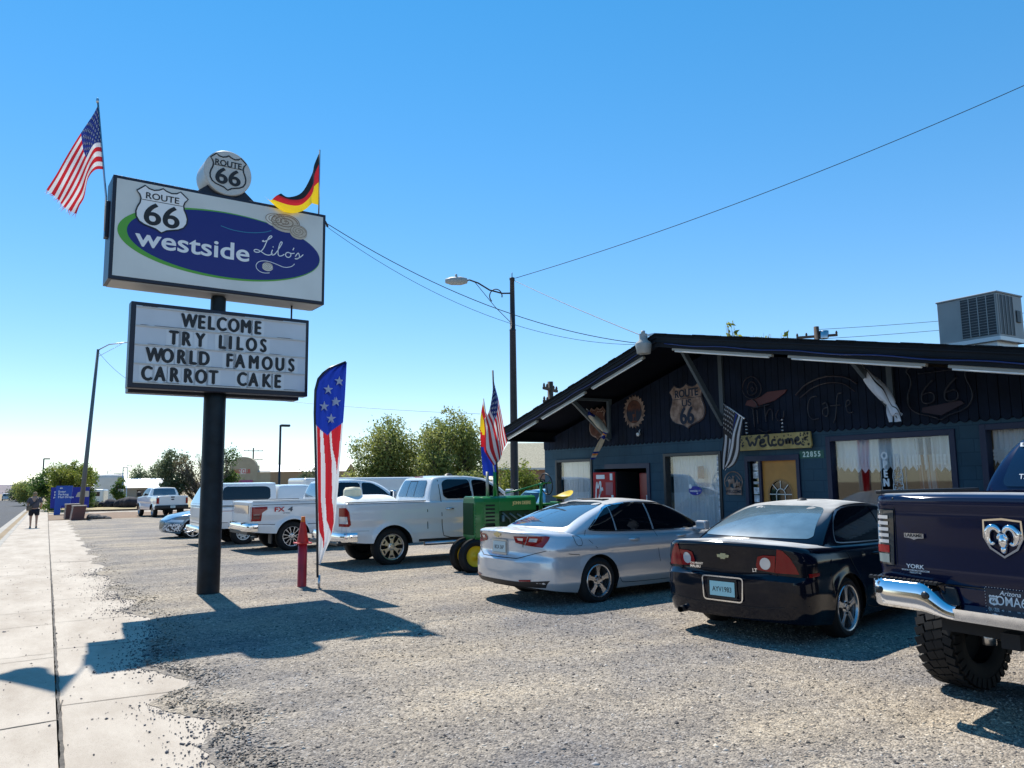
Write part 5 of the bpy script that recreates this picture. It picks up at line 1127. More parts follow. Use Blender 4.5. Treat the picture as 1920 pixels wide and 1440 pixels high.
# ---- black sedan
BLK = dict(xr=-1.06, xf=3.81, W=.892, ar=.42, nr=3.0, af=.7, nf=2.4, wb=2.852, ra=.365, zc=.335, rr=.055, crown=.05, flare=.02,
    ztop=[(-1.06, 1.06), (-.98, 1.07), (-.5, 1.055), (0, 1.03), (1.2, 1.0), (2.4, .99), (3.0, .95), (3.5, .85), (3.81, .68)],
    zbot=[(-1.06, .26), (-.7, .24), (-.4, .2), (2.5, .18), (3.3, .2), (3.8, .24)],
    side_in=[(.18, .07), (.26, .035), (.36, .01), (.55, 0), (.72, .012), (.86, 0), (.95, .02), (1.05, .07), (1.1, .09)],
    rear_in=[(.2, .10), (.28, .05), (.40, .02), (.55, 0), (.685, .0), (.705, .035), (.72, .06), (.90, .045), (1.02, .015), (1.07, .005)],
    front_in=[(.2, .1), (.4, 0), (.6, .02), (.8, .1)],
    gh=[dict(base=(-.52, 2.75, .79, .22, .55, 2.7), roof=(.42, 1.66, .56, .12, .25, 2.8), z=[(.4, 1.405), (.7, 1.447), (1.1, 1.457), (1.7, 1.41)], crown=.04, m=1.24)])
c = Car('parked_car', (7.33, 6.32), 11, 'black sedan with a dust filmed rear window between the silver car and the navy truck', 'car', BLK, M_BLACKCAR, 'cars parked on the gravel')
black = c
c.wheels(.333, .225, .235, 'star', M_ALU, 5)
c.side('side_window', [(-.02, 1.035), (.30, 1.02), (1.20, 1.0), (1.20, 1.375), (.8, 1.385), (.45, 1.35), (.18, 1.25), (0.02, 1.12)], M_TINT)
c.side('side_window', [(1.235, .998), (2.30, .985), (2.36, 1.0), (2.12, 1.15), (1.84, 1.275), (1.6, 1.345), (1.42, 1.37), (1.235, 1.375)], M_TINT)
for sg in (1, -1):
    trim = MB()
    for q in ribbon_poly(chaikin([(2.38, .975), (1.2, .985), (.3, 1.005), (-.03, 1.02), (-.045, 1.06), (.0, 1.14), (.17, 1.275), (.44, 1.372), (.8, 1.4), (1.42, 1.385), (1.62, 1.36), (1.88, 1.275), (2.14, 1.15), (2.38, .99)], 1, False), .012):
        c.sh.decal(trim, q, (0, 0, 0), (1, 0, 0), (0, sg, 0), .017, .05, 0, False)
    trim.build('window_trim', M_STEEL, c.root)
c.rear('rear_window', rpoly([(-.64, 1.075), (.64, 1.075), (.67, 1.10), (.50, 1.375), (.3, 1.40), (-.3, 1.40), (-.50, 1.375), (-.67, 1.10)], .08), M_DUSTGLASS)
c.seams([chaikin([(.0, 1.0), (.02, .9), (.18, .74), (.40, .45), (.46, .27), (1.3, .25)], 1, False), [(1.22, .985), (1.25, .6), (1.30, .25), (2.35, .25)], [(2.36, .96), (2.38, .6), (2.33, .25)]])
c.rearseams([[(-.60, 1.03), (-.585, .73)], [(.60, 1.03), (.585, .73)], [(-.86, .44), (-.4, .40), (.4, .40), (.86, .44)]])
c.handles((.72, 1.75), .87, M_BLACKCAR, .2)
c.mirrors(2.12, 1.03, .83, (.12, .2, .14), M_BLACKCAR)
A = 34
pw = lambda zx, zy: (-.585 + (zx - 495) / 690, .585 + (890 - zy) / 690)
c.view('tail_light', [pw(868, 600), pw(905, 610), pw(955, 660), pw(990, 725), pw(1010, 772), pw(852, 768)], M_RED, A, .012)
c.view('tail_light', [pw(740, 660), pw(775, 648), pw(858, 648), pw(849, 766), pw(735, 754), pw(727, 720)], M_RED, A, .012)
c.view('reversing_light', [(pw(788, 706)[0] + .052 * cos(t), pw(788, 706)[1] + .062 * sin(t)) for t in (k * pi / 8 for k in range(16))], M_CLEAR, A, .02)
c.view('side_marker', [pw(1075, 770), pw(1160, 768), pw(1158, 792), pw(1078, 796)], M_RED, A, .01, True)
c.plate('AYV1983', c.tail(0, .56) + Vector((-.012, 0, 0)), (-1, 0, .05), M_PLATEBLUE, frame=M_BLACK)
fr = MB(); MM = TM(c.tail(0, .56) + Vector((-.006, 0, 0)), (0, -1, 0), (0, 0, 1)); fr.mesh(ribbon(rpoly([(-.235, -.125), (.235, -.125), (.25, .125), (-.25, .125)], .04), .014, MM, True, .004)); fr.build('plate_surround', M_CHROME, c.root)
b = MB(); MM = TM(c.tail(0, .90) + Vector((-.004, 0, 0)), (0, -1, 0), (0.08, 0, 1)); b.prism([(x * .9, y * .8) for x, y in bow], MM, .014); b.build('emblem', M_GOLD, c.root)
for s_, yy, zz, sz in (('LT', -.36, .775, .05), ('LS6C', .36, .80, .03), ('MALIBU', .38, .765, .04)):
    b = MB(); letters(b, s_ if s_ != 'LS6C' else 'CHEVROLET', TM(c.tail(yy, zz) + Vector((-.008, 0, 0)), (0, -1, 0), (0, 0, 1)), sz, off=.02); b.build('lettering', M_CHROME, c.root)
b = MB(); b.lathe([(.035, 0), (.035, .12), (.03, .12), (.03, 0)], 16, Matrix.Translation((-1.04, .58, .275)) @ Matrix.Rotation(pi / 2, 4, 'Y')); b.build('exhaust', M_STEEL, c.root)
b = MB(); p = c.surf((.78, 0, 3), (0, 0, -1)); b.lathe([(.0, .03), (.03, .026), (.055, .0)], 16, Matrix.Translation(p) @ Matrix.Scale(1.5, 4, (1, 0, 0))); b.build('antenna', M_PLASTIC, c.root)

# ---- pickups
def truck_spec(**k):
    d = dict(xr=-1.20, xf=4.55, W=1.0, ar=.16, nr=3.2, af=.5, nf=3.0, wb=3.68, ra=.47, zc=.42, rr=.045, crown=.02, flare=.03,
        ztop=[(-1.2, 1.40), (.86, 1.40), (1.0, 1.40), (2.9, 1.36), (3.3, 1.33), (4.2, 1.26), (4.55, 1.12)],
        zbot=[(-1.2, .58), (-.6, .52), (.6, .48), (3.0, .46), (4.5, .42)],
        side_in=[(.4, .05), (.52, .015), (.7, .0), (.88, .02), (1.0, .0), (1.22, .01), (1.4, .035)],
        rear_in=[(.5, .05), (.62, .0), (1.3, .0), (1.4, -.01)], front_in=[(.4, .05), (.7, 0), (1.2, .02)],
        bed=(-1.12, .80, .5),
        gh=[dict(base=(.86, 3.35, .93, .10, .5, 4), roof=(1.06, 2.55, .70, .10, .3, 4), z=[(1.0, 1.90), (1.3, 1.955), (1.9, 1.965), (2.6, 1.90)], crown=.03, m=1.3)])
    d.update(k); return d
def bumper(c, sp, z0, z1, out, m, x_end=.28, drop=0, name='bumper', gap=.0):
    """rear bumper swept round the tail"""
    pl = [q for q in c.sh.plan if q[0] < sp['xr'] + x_end and q[2] < .999]
    pts = [(x, y, nx, ny) for x, y, nx, ny in pl]
    pts = [(x, -y, nx, -ny) for x, y, nx, ny in reversed(pts[1:])] + pts
    prof = [(.0, z0), (out * .8, z0 + .01), (out, z0 + .04), (out, z1 - .05), (out * .85, z1 - .012), (out * .6, z1), (-.03, z1)]
    mb = MB(); vs = []; n = len(prof)
    for x, y, nx, ny in pts:
        dr = drop * max(0, min(1, (.62 - abs(y)) / .12)) if drop else 0
        for o, z in prof: vs.append((x + nx * o, y + ny * o * .35, z - dr * (1 if z > z0 + .06 else .25)))
    fs = [(i * n + j, i * n + j + 1, (i + 1) * n + j + 1, (i + 1) * n + j) for i in range(len(pts) - 1) for j in range(n - 1)]
    mb.add(vs, fs, 0, True); return sharp(mb.build(name, m, c.root), 40)

# white crew-cab pickup carrying a water tank
sp = truck_spec(ar=.2, xr=-1.15)
c = Car('pickup_truck', (6.50, 16.98), 2, 'white crew cab pickup with chrome wheels carrying a white water tank in its bed', 'pickup truck', sp, M_WHITEPAINT2, 'white pickups in the lot')
wram = c
c.wheels(.415, .275, .272, 'wide', M_CHROME2, 6, .06)
c.side('side_window', rpoly([(1.36, 1.43), (2.02, 1.425), (2.02, 1.86), (1.42, 1.87), (1.28, 1.80), (1.27, 1.5)], .09), M_TINT)
c.side('side_window', rpoly([(2.08, 1.42), (3.02, 1.40), (2.72, 1.66), (2.42, 1.84), (2.08, 1.86)], .09), M_TINT)
c.rear('rear_window', rpoly([(-.70, 1.46), (.70, 1.46), (.62, 1.85), (-.62, 1.85)], .08), M_REARGLASS, .012)
b = MB()
for q in ribbon_poly([(-.2, 1.48), (-.19, 1.83), (.19, 1.83), (.2, 1.48)], .02): c.sh.decal(b, q, (0, 0, 0), (0, -1, 0), (-1, 0, 0), .018, .2)
b.build('sliding_pane_frame', M_PLASTIC, c.root)
c.seams([[(.83, 1.39), (.84, .9), (.85, .50)], chaikin([(1.20, 1.86), (1.19, 1.2), (1.21, .72), (1.26, .56), (1.9, .54), (2.0, .6), (2.04, 1.86)], 1, False), [(2.04, .56), (3.05, .55), (3.08, 1.35)]], .018); c.side('fuel_door', rrect(.2, .2, .04, .30, 1.16), M_WHITEPAINT2, sides=(1,), eps=.02); c.side('sill_trim', [(.62, .50), (3.1, .49), (3.1, .545), (.62, .555)], M_PLASTIC); c.side('body_crease', [(-1.0, .79), (-.56, .78), (-.56, .797), (-1.0, .807)], M_STEEL, eps=.003)
c.rearseams([[(-.82, 1.38), (-.82, .72), (.82, .72), (.82, 1.38)]])
c.handles((1.40, 2.25), 1.20, M_CHROME, .22); c.mirrors(2.95, 1.5, .95, (.12, .22, .24), M_WHITEPAINT2)
c.view('tail_light', [(u_ - .86, z) for u_, z in ((.05, 1.28), (.2, 1.285), (.27, 1.2), (.31, .93), (.27, .89), (.05, .89))], M_RED, 69, .012)
c.view('reversing_light', [(u_ - .86, z) for u_, z in ((.06, 1.10), (.225, 1.10), (.245, .95), (.06, .95))], M_CLEAR, 69, .02)
bumper(c, sp, .56, .76, .1, M_CHROME, .34); b = MB(); b.bx(-1.24, -1.0, -.9, .9, .50, .57); b.build('bumper_step', M_PLASTIC, c.root, bevel=.02)
for sg in (1, -1): MB().tube([(.75, sg, .45), (3.1, sg, .45)], .045, 10).build('running_board', M_STEEL, c.root)
p = c.surf((1.16, 0, 3), (0, 0, -1)); b = MB(); b.box(p + Vector((-.06, 0, -.02)), (.06, .36, .05)); b.build('brake_light', M_RED, c.root, bevel=.01)
b = MB(); b.lathe([(.0, .05), (.03, .04), (.06, 0)], 12, Matrix.Translation((1.9, 0, 1.965)) @ Matrix.Scale(2, 4, (1, 0, 0))); b.build('antenna', M_PLASTIC, c.root)
for sg in (1, -1): MB().bx(-1.1, .8, sg * .93, sg * .985, 1.385, 1.405).build('bed_rail_cap', M_PLASTIC, c.root, bevel=.006)
# tank in the bed: a thing of its own
cz = zg(16.98)
tk = empty('water_tank', (6.50 - .26, 16.97, cz + .92), radians(2), 'white plastic water tank with a cream filler cap lying in the pickup bed', 'tank')
b = MB()
def tankf(u, v):
    a = pi * v; e = 1 - abs(2 * u - 1) ** 5
    return Vector(((u - .5) * 1.72, .62 * cos(a) * e ** .3, .62 * sin(a) ** .8 * e ** .35))
b.grid(tankf, 24, 24); b.build('tank_shell', M_WHITEPLAS, tk)
b = MB(); b.lathe([(.21, .52), (.205, .72), (.185, .76), (.17, .765), (.165, .79), (0, .80)], 28, Matrix.Translation((-.30, 0, 0))); b.build('filler_cap', mat('cream_plastic', (.75, .68, .48), .5, var=.12, scale=5), tk)

# white pickup with off-road badge
sp = truck_spec(ar=.12, nr=3.5, flare=.045)
c = Car('pickup_truck', (5.82, 22.58), 3, 'white pickup with a red FX4 badge and silver split spoke wheels', 'pickup truck', sp, M_WHITEPAINT, 'white pickups in the lot')
fx4 = c
c.wheels(.415, .275, .262, 'twin', M_ALU, 6, .05)
c.side('side_window', rpoly([(1.36, 1.43), (2.02, 1.425), (2.02, 1.86), (1.42, 1.87), (1.28, 1.80), (1.27, 1.5)], .09), M_TINT)
c.side('side_window', rpoly([(2.08, 1.42), (3.02, 1.40), (2.72, 1.66), (2.42, 1.84), (2.08, 1.86)], .09), M_TINT)
c.rear('rear_window', rpoly([(-.70, 1.46), (.70, 1.46), (.62, 1.85), (-.62, 1.85)], .08), M_REARGLASS, .012)
c.seams([[(.83, 1.39), (.84, .9), (.85, .50)], [(-1.0, .78), (-.5, .76), (.5, .74), (.84, .74)], [(-1.1, 1.29), (.84, 1.29)], chaikin([(1.20, 1.86), (1.19, 1.2), (1.21, .72), (1.26, .56), (1.9, .54), (2.0, .6), (2.04, 1.86)], 1, False)], .014); c.side('sill_trim', [(.62, .50), (3.1, .49), (3.1, .545), (.62, .555)], M_PLASTIC)
c.rearseams([[(-.84, 1.38), (-.84, .72), (.84, .72), (.84, 1.38)]])
c.handles((1.40, 2.25), 1.20, M_CHROME, .22); c.mirrors(2.95, 1.5, .95, (.12, .22, .24), M_CHROME)
c.side('tail_light', [(-1.16, 1.24), (-.72, 1.24), (-.72, 1.17), (-.86, 1.08), (-.88, .86), (-1.16, .86)], M_RED, eps=.012)
c.side('tail_light_lower', [(-1.10, 1.05), (-.92, 1.05), (-.93, .92), (-1.10, .92)], mat('dark_red_lens', (.10, .005, .01), .15, coat=1), eps=.02)
b = MB(); M1 = TM((-.30, -1.006, 1.155), (1, 0, 0), (0, 0, 1))
letters(b, 'FX', M1 @ Matrix.Translation((-.10, 0, .01)), .17, bold=.05, sx=1.4); b.build('badge_lettering', mat('badge_red', (.5, .01, .02), .3), c.root)
b = MB(); letters(b, '4', M1 @ Matrix.Translation((.20, 0, .01)), .17, bold=.05, sx=1.6, shear=.1); letters(b, 'OFF ROAD', M1 @ Matrix.Translation((.10, -.10, .01)), .04, off=.02); b.build('badge_lettering', mat('badge_grey', (.08, .09, .11), .4), c.root)
c.rear('tailgate_trim', [(-.84, 1.06), (.84, 1.06), (.84, 1.28), (-.84, 1.28)], M_CHROME, .012)
bumper(c, sp, .58, .80, .1, M_CHROME, .30); b = MB(); b.bx(-1.29, -1.17, -.62, -.52, .62, .82); b.bx(-1.29, -1.17, .52, .62, .62, .82); b.bx(-1.22, -1.0, -.9, .9, .50, .59); b.build('bumper_step', M_PLASTIC, c.root, bevel=.01)
b = MB(); b.lathe([(.05, 0), (.05, .2), (.042, .2), (.042, 0)], 14, Matrix.Translation((-1.05, -.62, .44)) @ Matrix.Rotation(pi / 2, 4, 'Y')); b.build('exhaust', M_STEEL, c.root)
for sg in (1, -1): MB().bx(-.60, -.56, sg * .98, sg * .72, .24, .55).build('mud_flap', M_PLASTIC, c.root, bevel=.01)
for sg in (1, -1): MB().bx(-1.1, .8, sg * .93, sg * .985, 1.385, 1.405).build('bed_rail_cap', M_PLASTIC, c.root, bevel=.006)

# old white pickup with a camper shell
sp = truck_spec(xr=-1.25, W=.96, ar=.08, nr=4, zc=.37, ra=.43, bed=None, ztop=[(-1.25, 1.22), (1.0, 1.22), (2.9, 1.20), (4.2, 1.14), (4.55, 1.0)], zbot=[(-1.25, .55), (4.5, .42)],
    side_in=[(.4, .05), (.52, .015), (.7, .0), (1.0, .0), (1.22, .02)], rear_in=[(.5, .0), (1.3, .0)],
    gh=[dict(base=(-1.26, 1.02, .955, .08, .06, 5), roof=(-.92, 1.0, .84, .12, .08, 5), z=[(-1, 1.90), (-.6, 1.93), (1.0, 1.93)], crown=.03, m=1.12, zb=1.24),
        dict(base=(1.0, 3.2, .90, .06, .5, 4), roof=(1.1, 2.5, .70, .10, .3, 4), z=[(1.0, 1.80), (1.3, 1.85), (1.9, 1.85), (2.6, 1.80)], crown=.03, m=1.25)])
c = Car('pickup_truck', (5.26, 26.05), 3, 'old white pickup with a windowed camper shell behind the sign pole', 'pickup truck', sp, M_WHITEPAINT, 'white pickups in the lot')
c.wheels(.37, .24, .20, 'steel', M_WHITEPLAS, 5, .06)
c.side('camper_window', rpoly([(-.72, 1.40), (.72, 1.40), (.80, 1.45), (.80, 1.75), (.66, 1.81), (-.62, 1.81)], .12), M_TINT, eps=.01)
c.rear('rear_window', [(-.80, 1.30), (.80, 1.30), (.70, 1.84), (-.70, 1.84)], mat('pale_glass', (.30, .42, .52), .15, coat=1), .012)
c.seams([[(-1.2, 1.235), (1.0, 1.235)], [(-1.2, .72), (-.5, .72)]], .014); c.rear('tailgate_stripe', [(-.90, .80), (.90, .80), (.90, .88), (-.90, .88)], M_STEEL, .008)
c.rearseams([[(-.80, 1.2), (-.80, .70), (.80, .70), (.80, 1.2)], [(-.9, 1.235), (.9, 1.235)]], .014)
c.side('side_stripe', [(-1.2, 1.06), (1.0, 1.06), (1.0, 1.075), (-1.2, 1.075)], M_RED, eps=.006)
bumper(c, sp, .44, .62, .12, M_CHROME, .2)
b = MB(); letters(b, 'BLA 204', TM((-1.395, .45, .55), (0, -1, 0), (0, 0, 1)), .06, off=.02); b.build('lettering', M_INK, c.root)
b = MB(); b.tube([(-1.2, -.1, .5), (-1.45, -.1, .42), (-1.55, -.1, .44)], .03, 8); b.lathe([(0, .05), (.035, .035), (.05, 0), (.035, -.035), (0, -.05)], 14, Matrix.Translation((-1.55, -.1, .51))); b.build('tow_ball', M_STEEL, c.root)

# far white pickup driving off
sp = truck_spec(W=.99)
c = Car('pickup_truck', (6.9, 56.0), 97, 'white pickup with a grey tailgate bumper parked far off beside the shrubs', 'pickup truck', sp, M_WHITEPAINT, 'white pickups in the lot')
c.wheels(.41, .26, .24, 'steel', M_STEEL, 5, .05)
c.side('side_window', rpoly([(1.36, 1.43), (2.0, 1.425), (3.02, 1.40), (2.72, 1.66), (2.42, 1.84), (1.42, 1.87), (1.28, 1.80)], .09), M_TINT)
c.rear('rear_window', rpoly([(-.74, 1.44), (.74, 1.44), (.64, 1.86), (-.64, 1.86)], .08), M_REARGLASS, .012)
c.rear('tail_light', [(.82, 1.28), (.97, 1.28), (.97, .9), (.82, .9)], M_RED, .012, True)
c.rear('tailgate_handle', [(-.14, 1.40), (.14, 1.40), (.1, 1.28), (-.1, 1.28)], M_PLASTIC, .012); c.rear('emblem', ell(0, 1.17, .10, .04, 20), M_NAVY, .012)
bumper(c, sp, .56, .80, .1, M_PLASTIC, .3); c.plate('CBH412', (-1.32, 0, .70), (-1, 0, 0), M_PLATE)
c.mirrors(2.95, 1.5, .95, (.12, .25, .28), M_PLASTIC)

# lifted navy pickup close by
LIFT = .115
up = lambda t: [(a, b + LIFT) for a, b in t]
sp = truck_spec(xr=-1.02, W=1.0, ar=.14, nr=3.4, wb=3.6, ra=.50, zc=.46, flare=.03,
    ztop=[(-1.02, 1.56), (-.95, 1.565), (.95, 1.56), (1.1, 1.56), (3.0, 1.50), (3.4, 1.47), (4.3, 1.40), (4.6, 1.25)],
    zbot=[(-1.02, .86), (-.6, .72), (.6, .62), (3.0, .60), (4.5, .58)],
    side_in=[(.5, .05), (.66, .015), (.85, .0), (1.02, .02), (1.15, .0), (1.37, .01), (1.56, .05)],
    rear_in=[(.86, .06), (.93, .015), (1.0, .0), (1.42, .005), (1.47, -.012), (1.53, -.01), (1.56, .02)], bed=(-.94, .38, .5),
    gh=[dict(base=(.44, 3.25, .95, .06, .5, 5), roof=(.66, 2.45, .70, .10, .3, 4), z=[(.6, 2.0), (.9, 2.05), (1.8, 2.07), (2.5, 2.0)], crown=.03, m=1.28)])
c = Car('pickup_truck', (6.44, 2.72), -2, 'lifted navy blue pickup with a chrome rear bumper and big mud tyres', 'pickup truck', sp, M_NAVY)
navy = c
c.wheels(.405, .30, .245, 'wide', M_BLACK, 6, -.09, True, .405)
c.root.location.z += .03
c.side('side_window', rpoly([(1.14, 1.58), (1.9, 1.575), (2.9, 1.55), (2.6, 1.80), (2.3, 1.93), (1.3, 1.96), (1.1, 1.88)], .09), M_TINT)
c.rear('rear_window', rpoly([(-.80, 1.58), (.80, 1.58), (.70, 1.97), (-.70, 1.97)], .08), mat('blue_tint_glass', (.004, .010, .035), .03, spec=.8), .012)
c.rearseams([[(-.795, 1.54), (-.80, .92), (.80, .92), (.795, 1.54)]], .01)

tl = c.rear('tail_light', [(.80, 1.43), (.995, 1.43), (1.01, 1.02), (.82, 1.02)], M_SMOKE, .012, True)
for k in range(5): c.rear('led_segment', [(.85, 1.385 - k * .045), (.955, 1.385 - k * .045), (.957, 1.36 - k * .045), (.852, 1.36 - k * .045)], M_CLEAR, .018, True)
c.rear('red_segment', [(.85, 1.165), (.97, 1.165), (.972, 1.11), (.852, 1.11)], M_RED, .018, True)
c.rear('reversing_light', [(.855, 1.10), (.965, 1.10), (.967, 1.035), (.857, 1.035)], mat('grey_lens', (.2, .26, .26), .15, coat=1), .018, True)
# tailgate badge: a ram's head in a shield
MM = TM((-1.022, 0, 1.27), (0, -1, 0), (0, 0, 1))
b = MB(); shd = [(-.12, .11), (0, .122), (.12, .11), (.122, .0), (.085, -.07), (0, -.125), (-.085, -.07), (-.122, .0)]
b.mesh(ribbon(shd, .014, MM, True, .012)); b.build('badge_rim', M_CHROME, c.root)
b = MB()
def blob(cx, cy, rx, ry, h, rot=0):
    for i in range(5):
        pass
    b.lathe([(1, 0), (.92, .4), (.7, .75), (.35, .96), (0, 1)], 18, MM @ Matrix.Translation((cx, cy, .004)) @ Matrix.Rotation(rot, 4, 'Z') @ Matrix.Diagonal((rx, ry, h, 1)))
for sg in (1, -1):
    pts = [(sg * .012, .035), (sg * .03, .066), (sg * .06, .072), (sg * .088, .05), (sg * .096, .012), (sg * .088, -.025), (sg * .066, -.045), (sg * .052, -.03)]
    b.tube([MM @ Vector((x, y, .02)) for x, y in chaikin(pts, 2, False)], [.012 + .012 * sin(pi * min(1, k / 24)) for k in range(len(chaikin(pts, 2, False)))], 8)
    blob(sg * .022, .01, .016, .03, .03, sg * .4)
blob(0, -.02, .032, .055, .034); blob(0, -.075, .02, .03, .028)
b.build('emblem', M_CHROME, c.root)
b = MB(); MM = TM((-1.022, .63, 1.245), (0, -1, 0), (0, 0, 1)); b.prism([(-.075, .02), (.075, .02), (.075, -.012), (.03, -.016), (0, -.026), (-.03, -.016), (-.075, -.012)], MM, .01); e = b.build('badge_plate', M_CHROME, c.root)
b = MB(); letters(b, 'LARAMIE', MM @ Matrix.Translation((0, .004, .0115)), .032, off=.02, sx=1.1); b.build('lettering', M_INK, e)
b = MB(); MM = TM((-1.012, .645, 1.005), (0, -1, 0), (0, 0, 1)); letters(b, 'YORK', MM @ Matrix.Translation((0, .02, .006)), .04, off=.025, sx=1.25); letters(b, 'WWW.YORKMOTORS.COM', MM @ Matrix.Translation((0, -.008, .006)), .017, off=.02); letters(b, 'PRESCOTT AZ', MM @ Matrix.Translation((0, -.024, .006)), .014, off=.02); b.build('lettering', M_WHITE, c.root)
b = MB(); p = c.surf((-3, .60, 1.66), (1, 0, 0)); MM = TM(p + Vector((-.018, 0, 0)), (0, -1, 0), (.3, 0, 1)); letters(b, 'T.J', MM @ Matrix.Translation((-.02, 0, .004)), .06, off=.015)
hrt = [(16 * sin(t) ** 3 / 16 * .024, (13 * cos(t) - 5 * cos(2 * t) - 2 * cos(3 * t) - cos(4 * t)) / 16 * .024) for t in (2 * pi * k / 30 for k in range(30))]
b.mesh(ribbon([(x + .045, y) for x, y in hrt], .006, MM, True, .004)); b.build('lettering', M_WHITE, c.root)
b = MB(); p = c.surf((-3, .60, 1.93), (1, 0, 0)); MM = TM(p + Vector((-.02, 0, 0)), (0, -1, 0), (.4, 0, 1)); b.prism([(-.09, -.018), (.09, -.018), (.09, .018), (-.09, .018)], MM, .002); e = b.build('sticker', M_WHITE, c.root)
b = MB(); letters(b, 'BARNETT', MM @ Matrix.Translation((0, .002, .004)), .034, off=.02); b.build('lettering', M_INK, e)
# bumper: chrome wings with a lowered middle
def wing(sg):
    mb = MB(); n = 26; prof = [(-.02, -.01), (.06, .0), (.075, .015), (.075, .10), (.066, .15), (.05, .172), (.03, .18), (-.06, .183)]
    vs = []
    for i in range(n + 1):
        t = i / n; y = lerp(1.03, .30, t); k = max(0, min(1, (.56 - y) / .24)); k = k * k * (3 - 2 * k)
        e = max(0, (y - .84) / .19); xx = -1.07 + .17 * e ** 2.2; topd = .13 * k; botd = -.03 * k + .05 * e ** 2
        for o, z in prof:
            zz = .735 + botd + (z / .183) * (.20 - topd - botd) if z > 0 else .735 + botd + z
            vs.append((xx - o * (1 - .25 * e), sg * (y if z < .18 or o > 0 else y), zz))
    m = len(prof); fs = []
    for i in range(n):
        for j in range(m - 1):
            q = (i * m + j, i * m + j + 1, (i + 1) * m + j + 1, (i + 1) * m + j); fs.append(q if sg < 0 else tuple(reversed(q)))
    mb.add(vs, fs, 0, True)
    return mb
b = MB()
for sg in (1, -1): b.mesh(wing(sg))
for k in range(len(b.sm)): b.sm[k] = True
b.add([(-1.145, -.31, .71), (-1.145, .31, .71), (-1.145, .31, .785), (-1.145, -.31, .785), (-.96, -.31, .80), (-.96, .31, .80), (-1.05, .31, .70), (-1.05, -.31, .70)], [(1, 0, 3, 2), (2, 3, 4, 5), (0, 1, 6, 7)])
bo = sharp(b.build('bumper', M_CHROME, c.root), 40)
for y in (.86, .50):
    for sg in (1, -1): MB().lathe([(.026, 0), (.026, .006), (0, .007)], 20, Matrix.Translation((-1.147, sg * y, .85)) @ Matrix.Rotation(-pi / 2, 4, 'Y')).build('parking_sensor', M_BLACK, bo)
for sg in (1, -1):
    b = MB()
    for k in range(16): b.box((-1.075, sg * (.46 + k * .034), .936), (.07, .02, .008), .5 * sg)
    b.bx(-1.09, -1.0, sg * .45, sg * .98, .918, .932); b.build('step_pad', M_PLASTIC, bo)
b = MB(); b.bx(-.99, -.95, -.46, .46, .72, .96); b.build('licence_recess', M_NAVY, bo, bevel=.01)
b = MB()
for sg in (1, -1): b.prism([(-.05, -.05), (.05, -.06), (.02, .05), (-.055, .05)], TM((-1.0, sg * .38, .86), (0, -1, 0), (0, 0, 1)), .02)
b.build('step_recess', M_PLASTIC, bo, bevel=.01)
def azx(t, M):
    letters(t, 'Arizona', M @ Matrix.Translation((0, .052, .0055)), .042, shear=.3, off=.01); letters(t, 'Get Your Kicks', M @ Matrix.Translation((.01, -.064, .0055)), .024, shear=.3, off=.01); letters(t, 'Est 1926', M @ Matrix.Translation((-.112, -.054, .0055)), .02, shear=.3)
    t.mesh(fan([(x - .108, y + .0) for x, y in shield(.062, .07)], M, .005))
    for k in range(50): 
        a = k / 50 * 2 * (.32 + .166); q = (a - .16, -.083) if a < .32 else (.16, a - .32 - .083) if a < .486 else (.16 - (a - .486), .083) if a < .806 else (-.16, .083 - (a - .806))
        t.mesh(fan([(q[0] + dx * .002, q[1] + dy * .002) for dx, dy in ((-1, -1), (1, -1), (1, 1), (-1, 1))], M, .006))
pl = c.plate('  OMA66', (-1.005, 0, .855), (-1, 0, .05), mat('plate_black', (.01, .014, .03), .4), size=.085, extra=azx, ink=M_WHITE)
b = MB(); letters(b, '66', TM((-1.0125, .108, .848), (0, -1, 0), (0, 0, 1)), .034, off=.02); letters(b, 'ROUTE', TM((-1.0125, .108, .874), (0, -1, 0), (0, 0, 1)), .013, off=.02); b.build('shield_lettering', M_INK, pl)
b = MB(); b.bx(-.98, -.7, -.5, .5, .60, .72); b.bx(-1.05, -.9, -.06, .06, .56, .66); b.build('hitch_frame', M_UNDER, c.root)
b = MB(); b.tube([(-.25, .60, .42), (-.35, .56, .95)], .028, 8); b.tube([(-.25, .60, .40), (-.25, .60, .50)], .05, 8); b.tube([(0, -.8, .44), (0, .8, .44)], .05, 8); b.lathe([(0, .15), (.12, .1), (.15, 0), (.12, -.1), (0, -.15)], 16, Matrix.Translation((0, 0, .44))); b.build('shock_absorber', M_STEEL, c.root)
for sg in (1, -1): MB().bx(-.94, .36, sg * .93, sg * .985, 1.545, 1.572).build('bed_rail_cap', M_PLASTIC, c.root, bevel=.008)

# blue-grey sedan nose with a camouflage-wrapped bumper
sp = dict(SIL); sp.update(xf=3.75, nf=2.2, ztop=[(-1.1, 1.05), (0, 1.03), (2.4, 1.0), (3.0, .93), (3.4, .85), (3.75, .70)], front_in=[(.2, .06), (.35, 0), (.6, .0), (.72, .06)])
c = Car('parked_car', (7.3, 30.9), 184, 'blue grey sedan facing out with a black and white wrapped bumper corner', 'car', sp, M_BLUEGREY, 'cars parked on the gravel')
c.wheels(.333, .225, .235, 'star', M_ALU, 5)
c.side('side_window', rpoly([(-.1, 1.06), (2.3, 1.0), (1.6, 1.36), (.4, 1.38)], .09), M_TINT)
c.rear('grille', chaikin([(-.42, .66), (.42, .66), (.36, .44), (.12, .36), (-.12, .36), (-.36, .44)], 1), M_BLACK, .01, front=True)
b = MB()
for k in range(11):
    x = -.36 + .072 * k
    for q in ribbon_poly([(x, .64), (x, .42)], .016): c.sh.decal(b, q, (0, 0, 0), (0, 1, 0), (1, 0, 0), .016, .1)
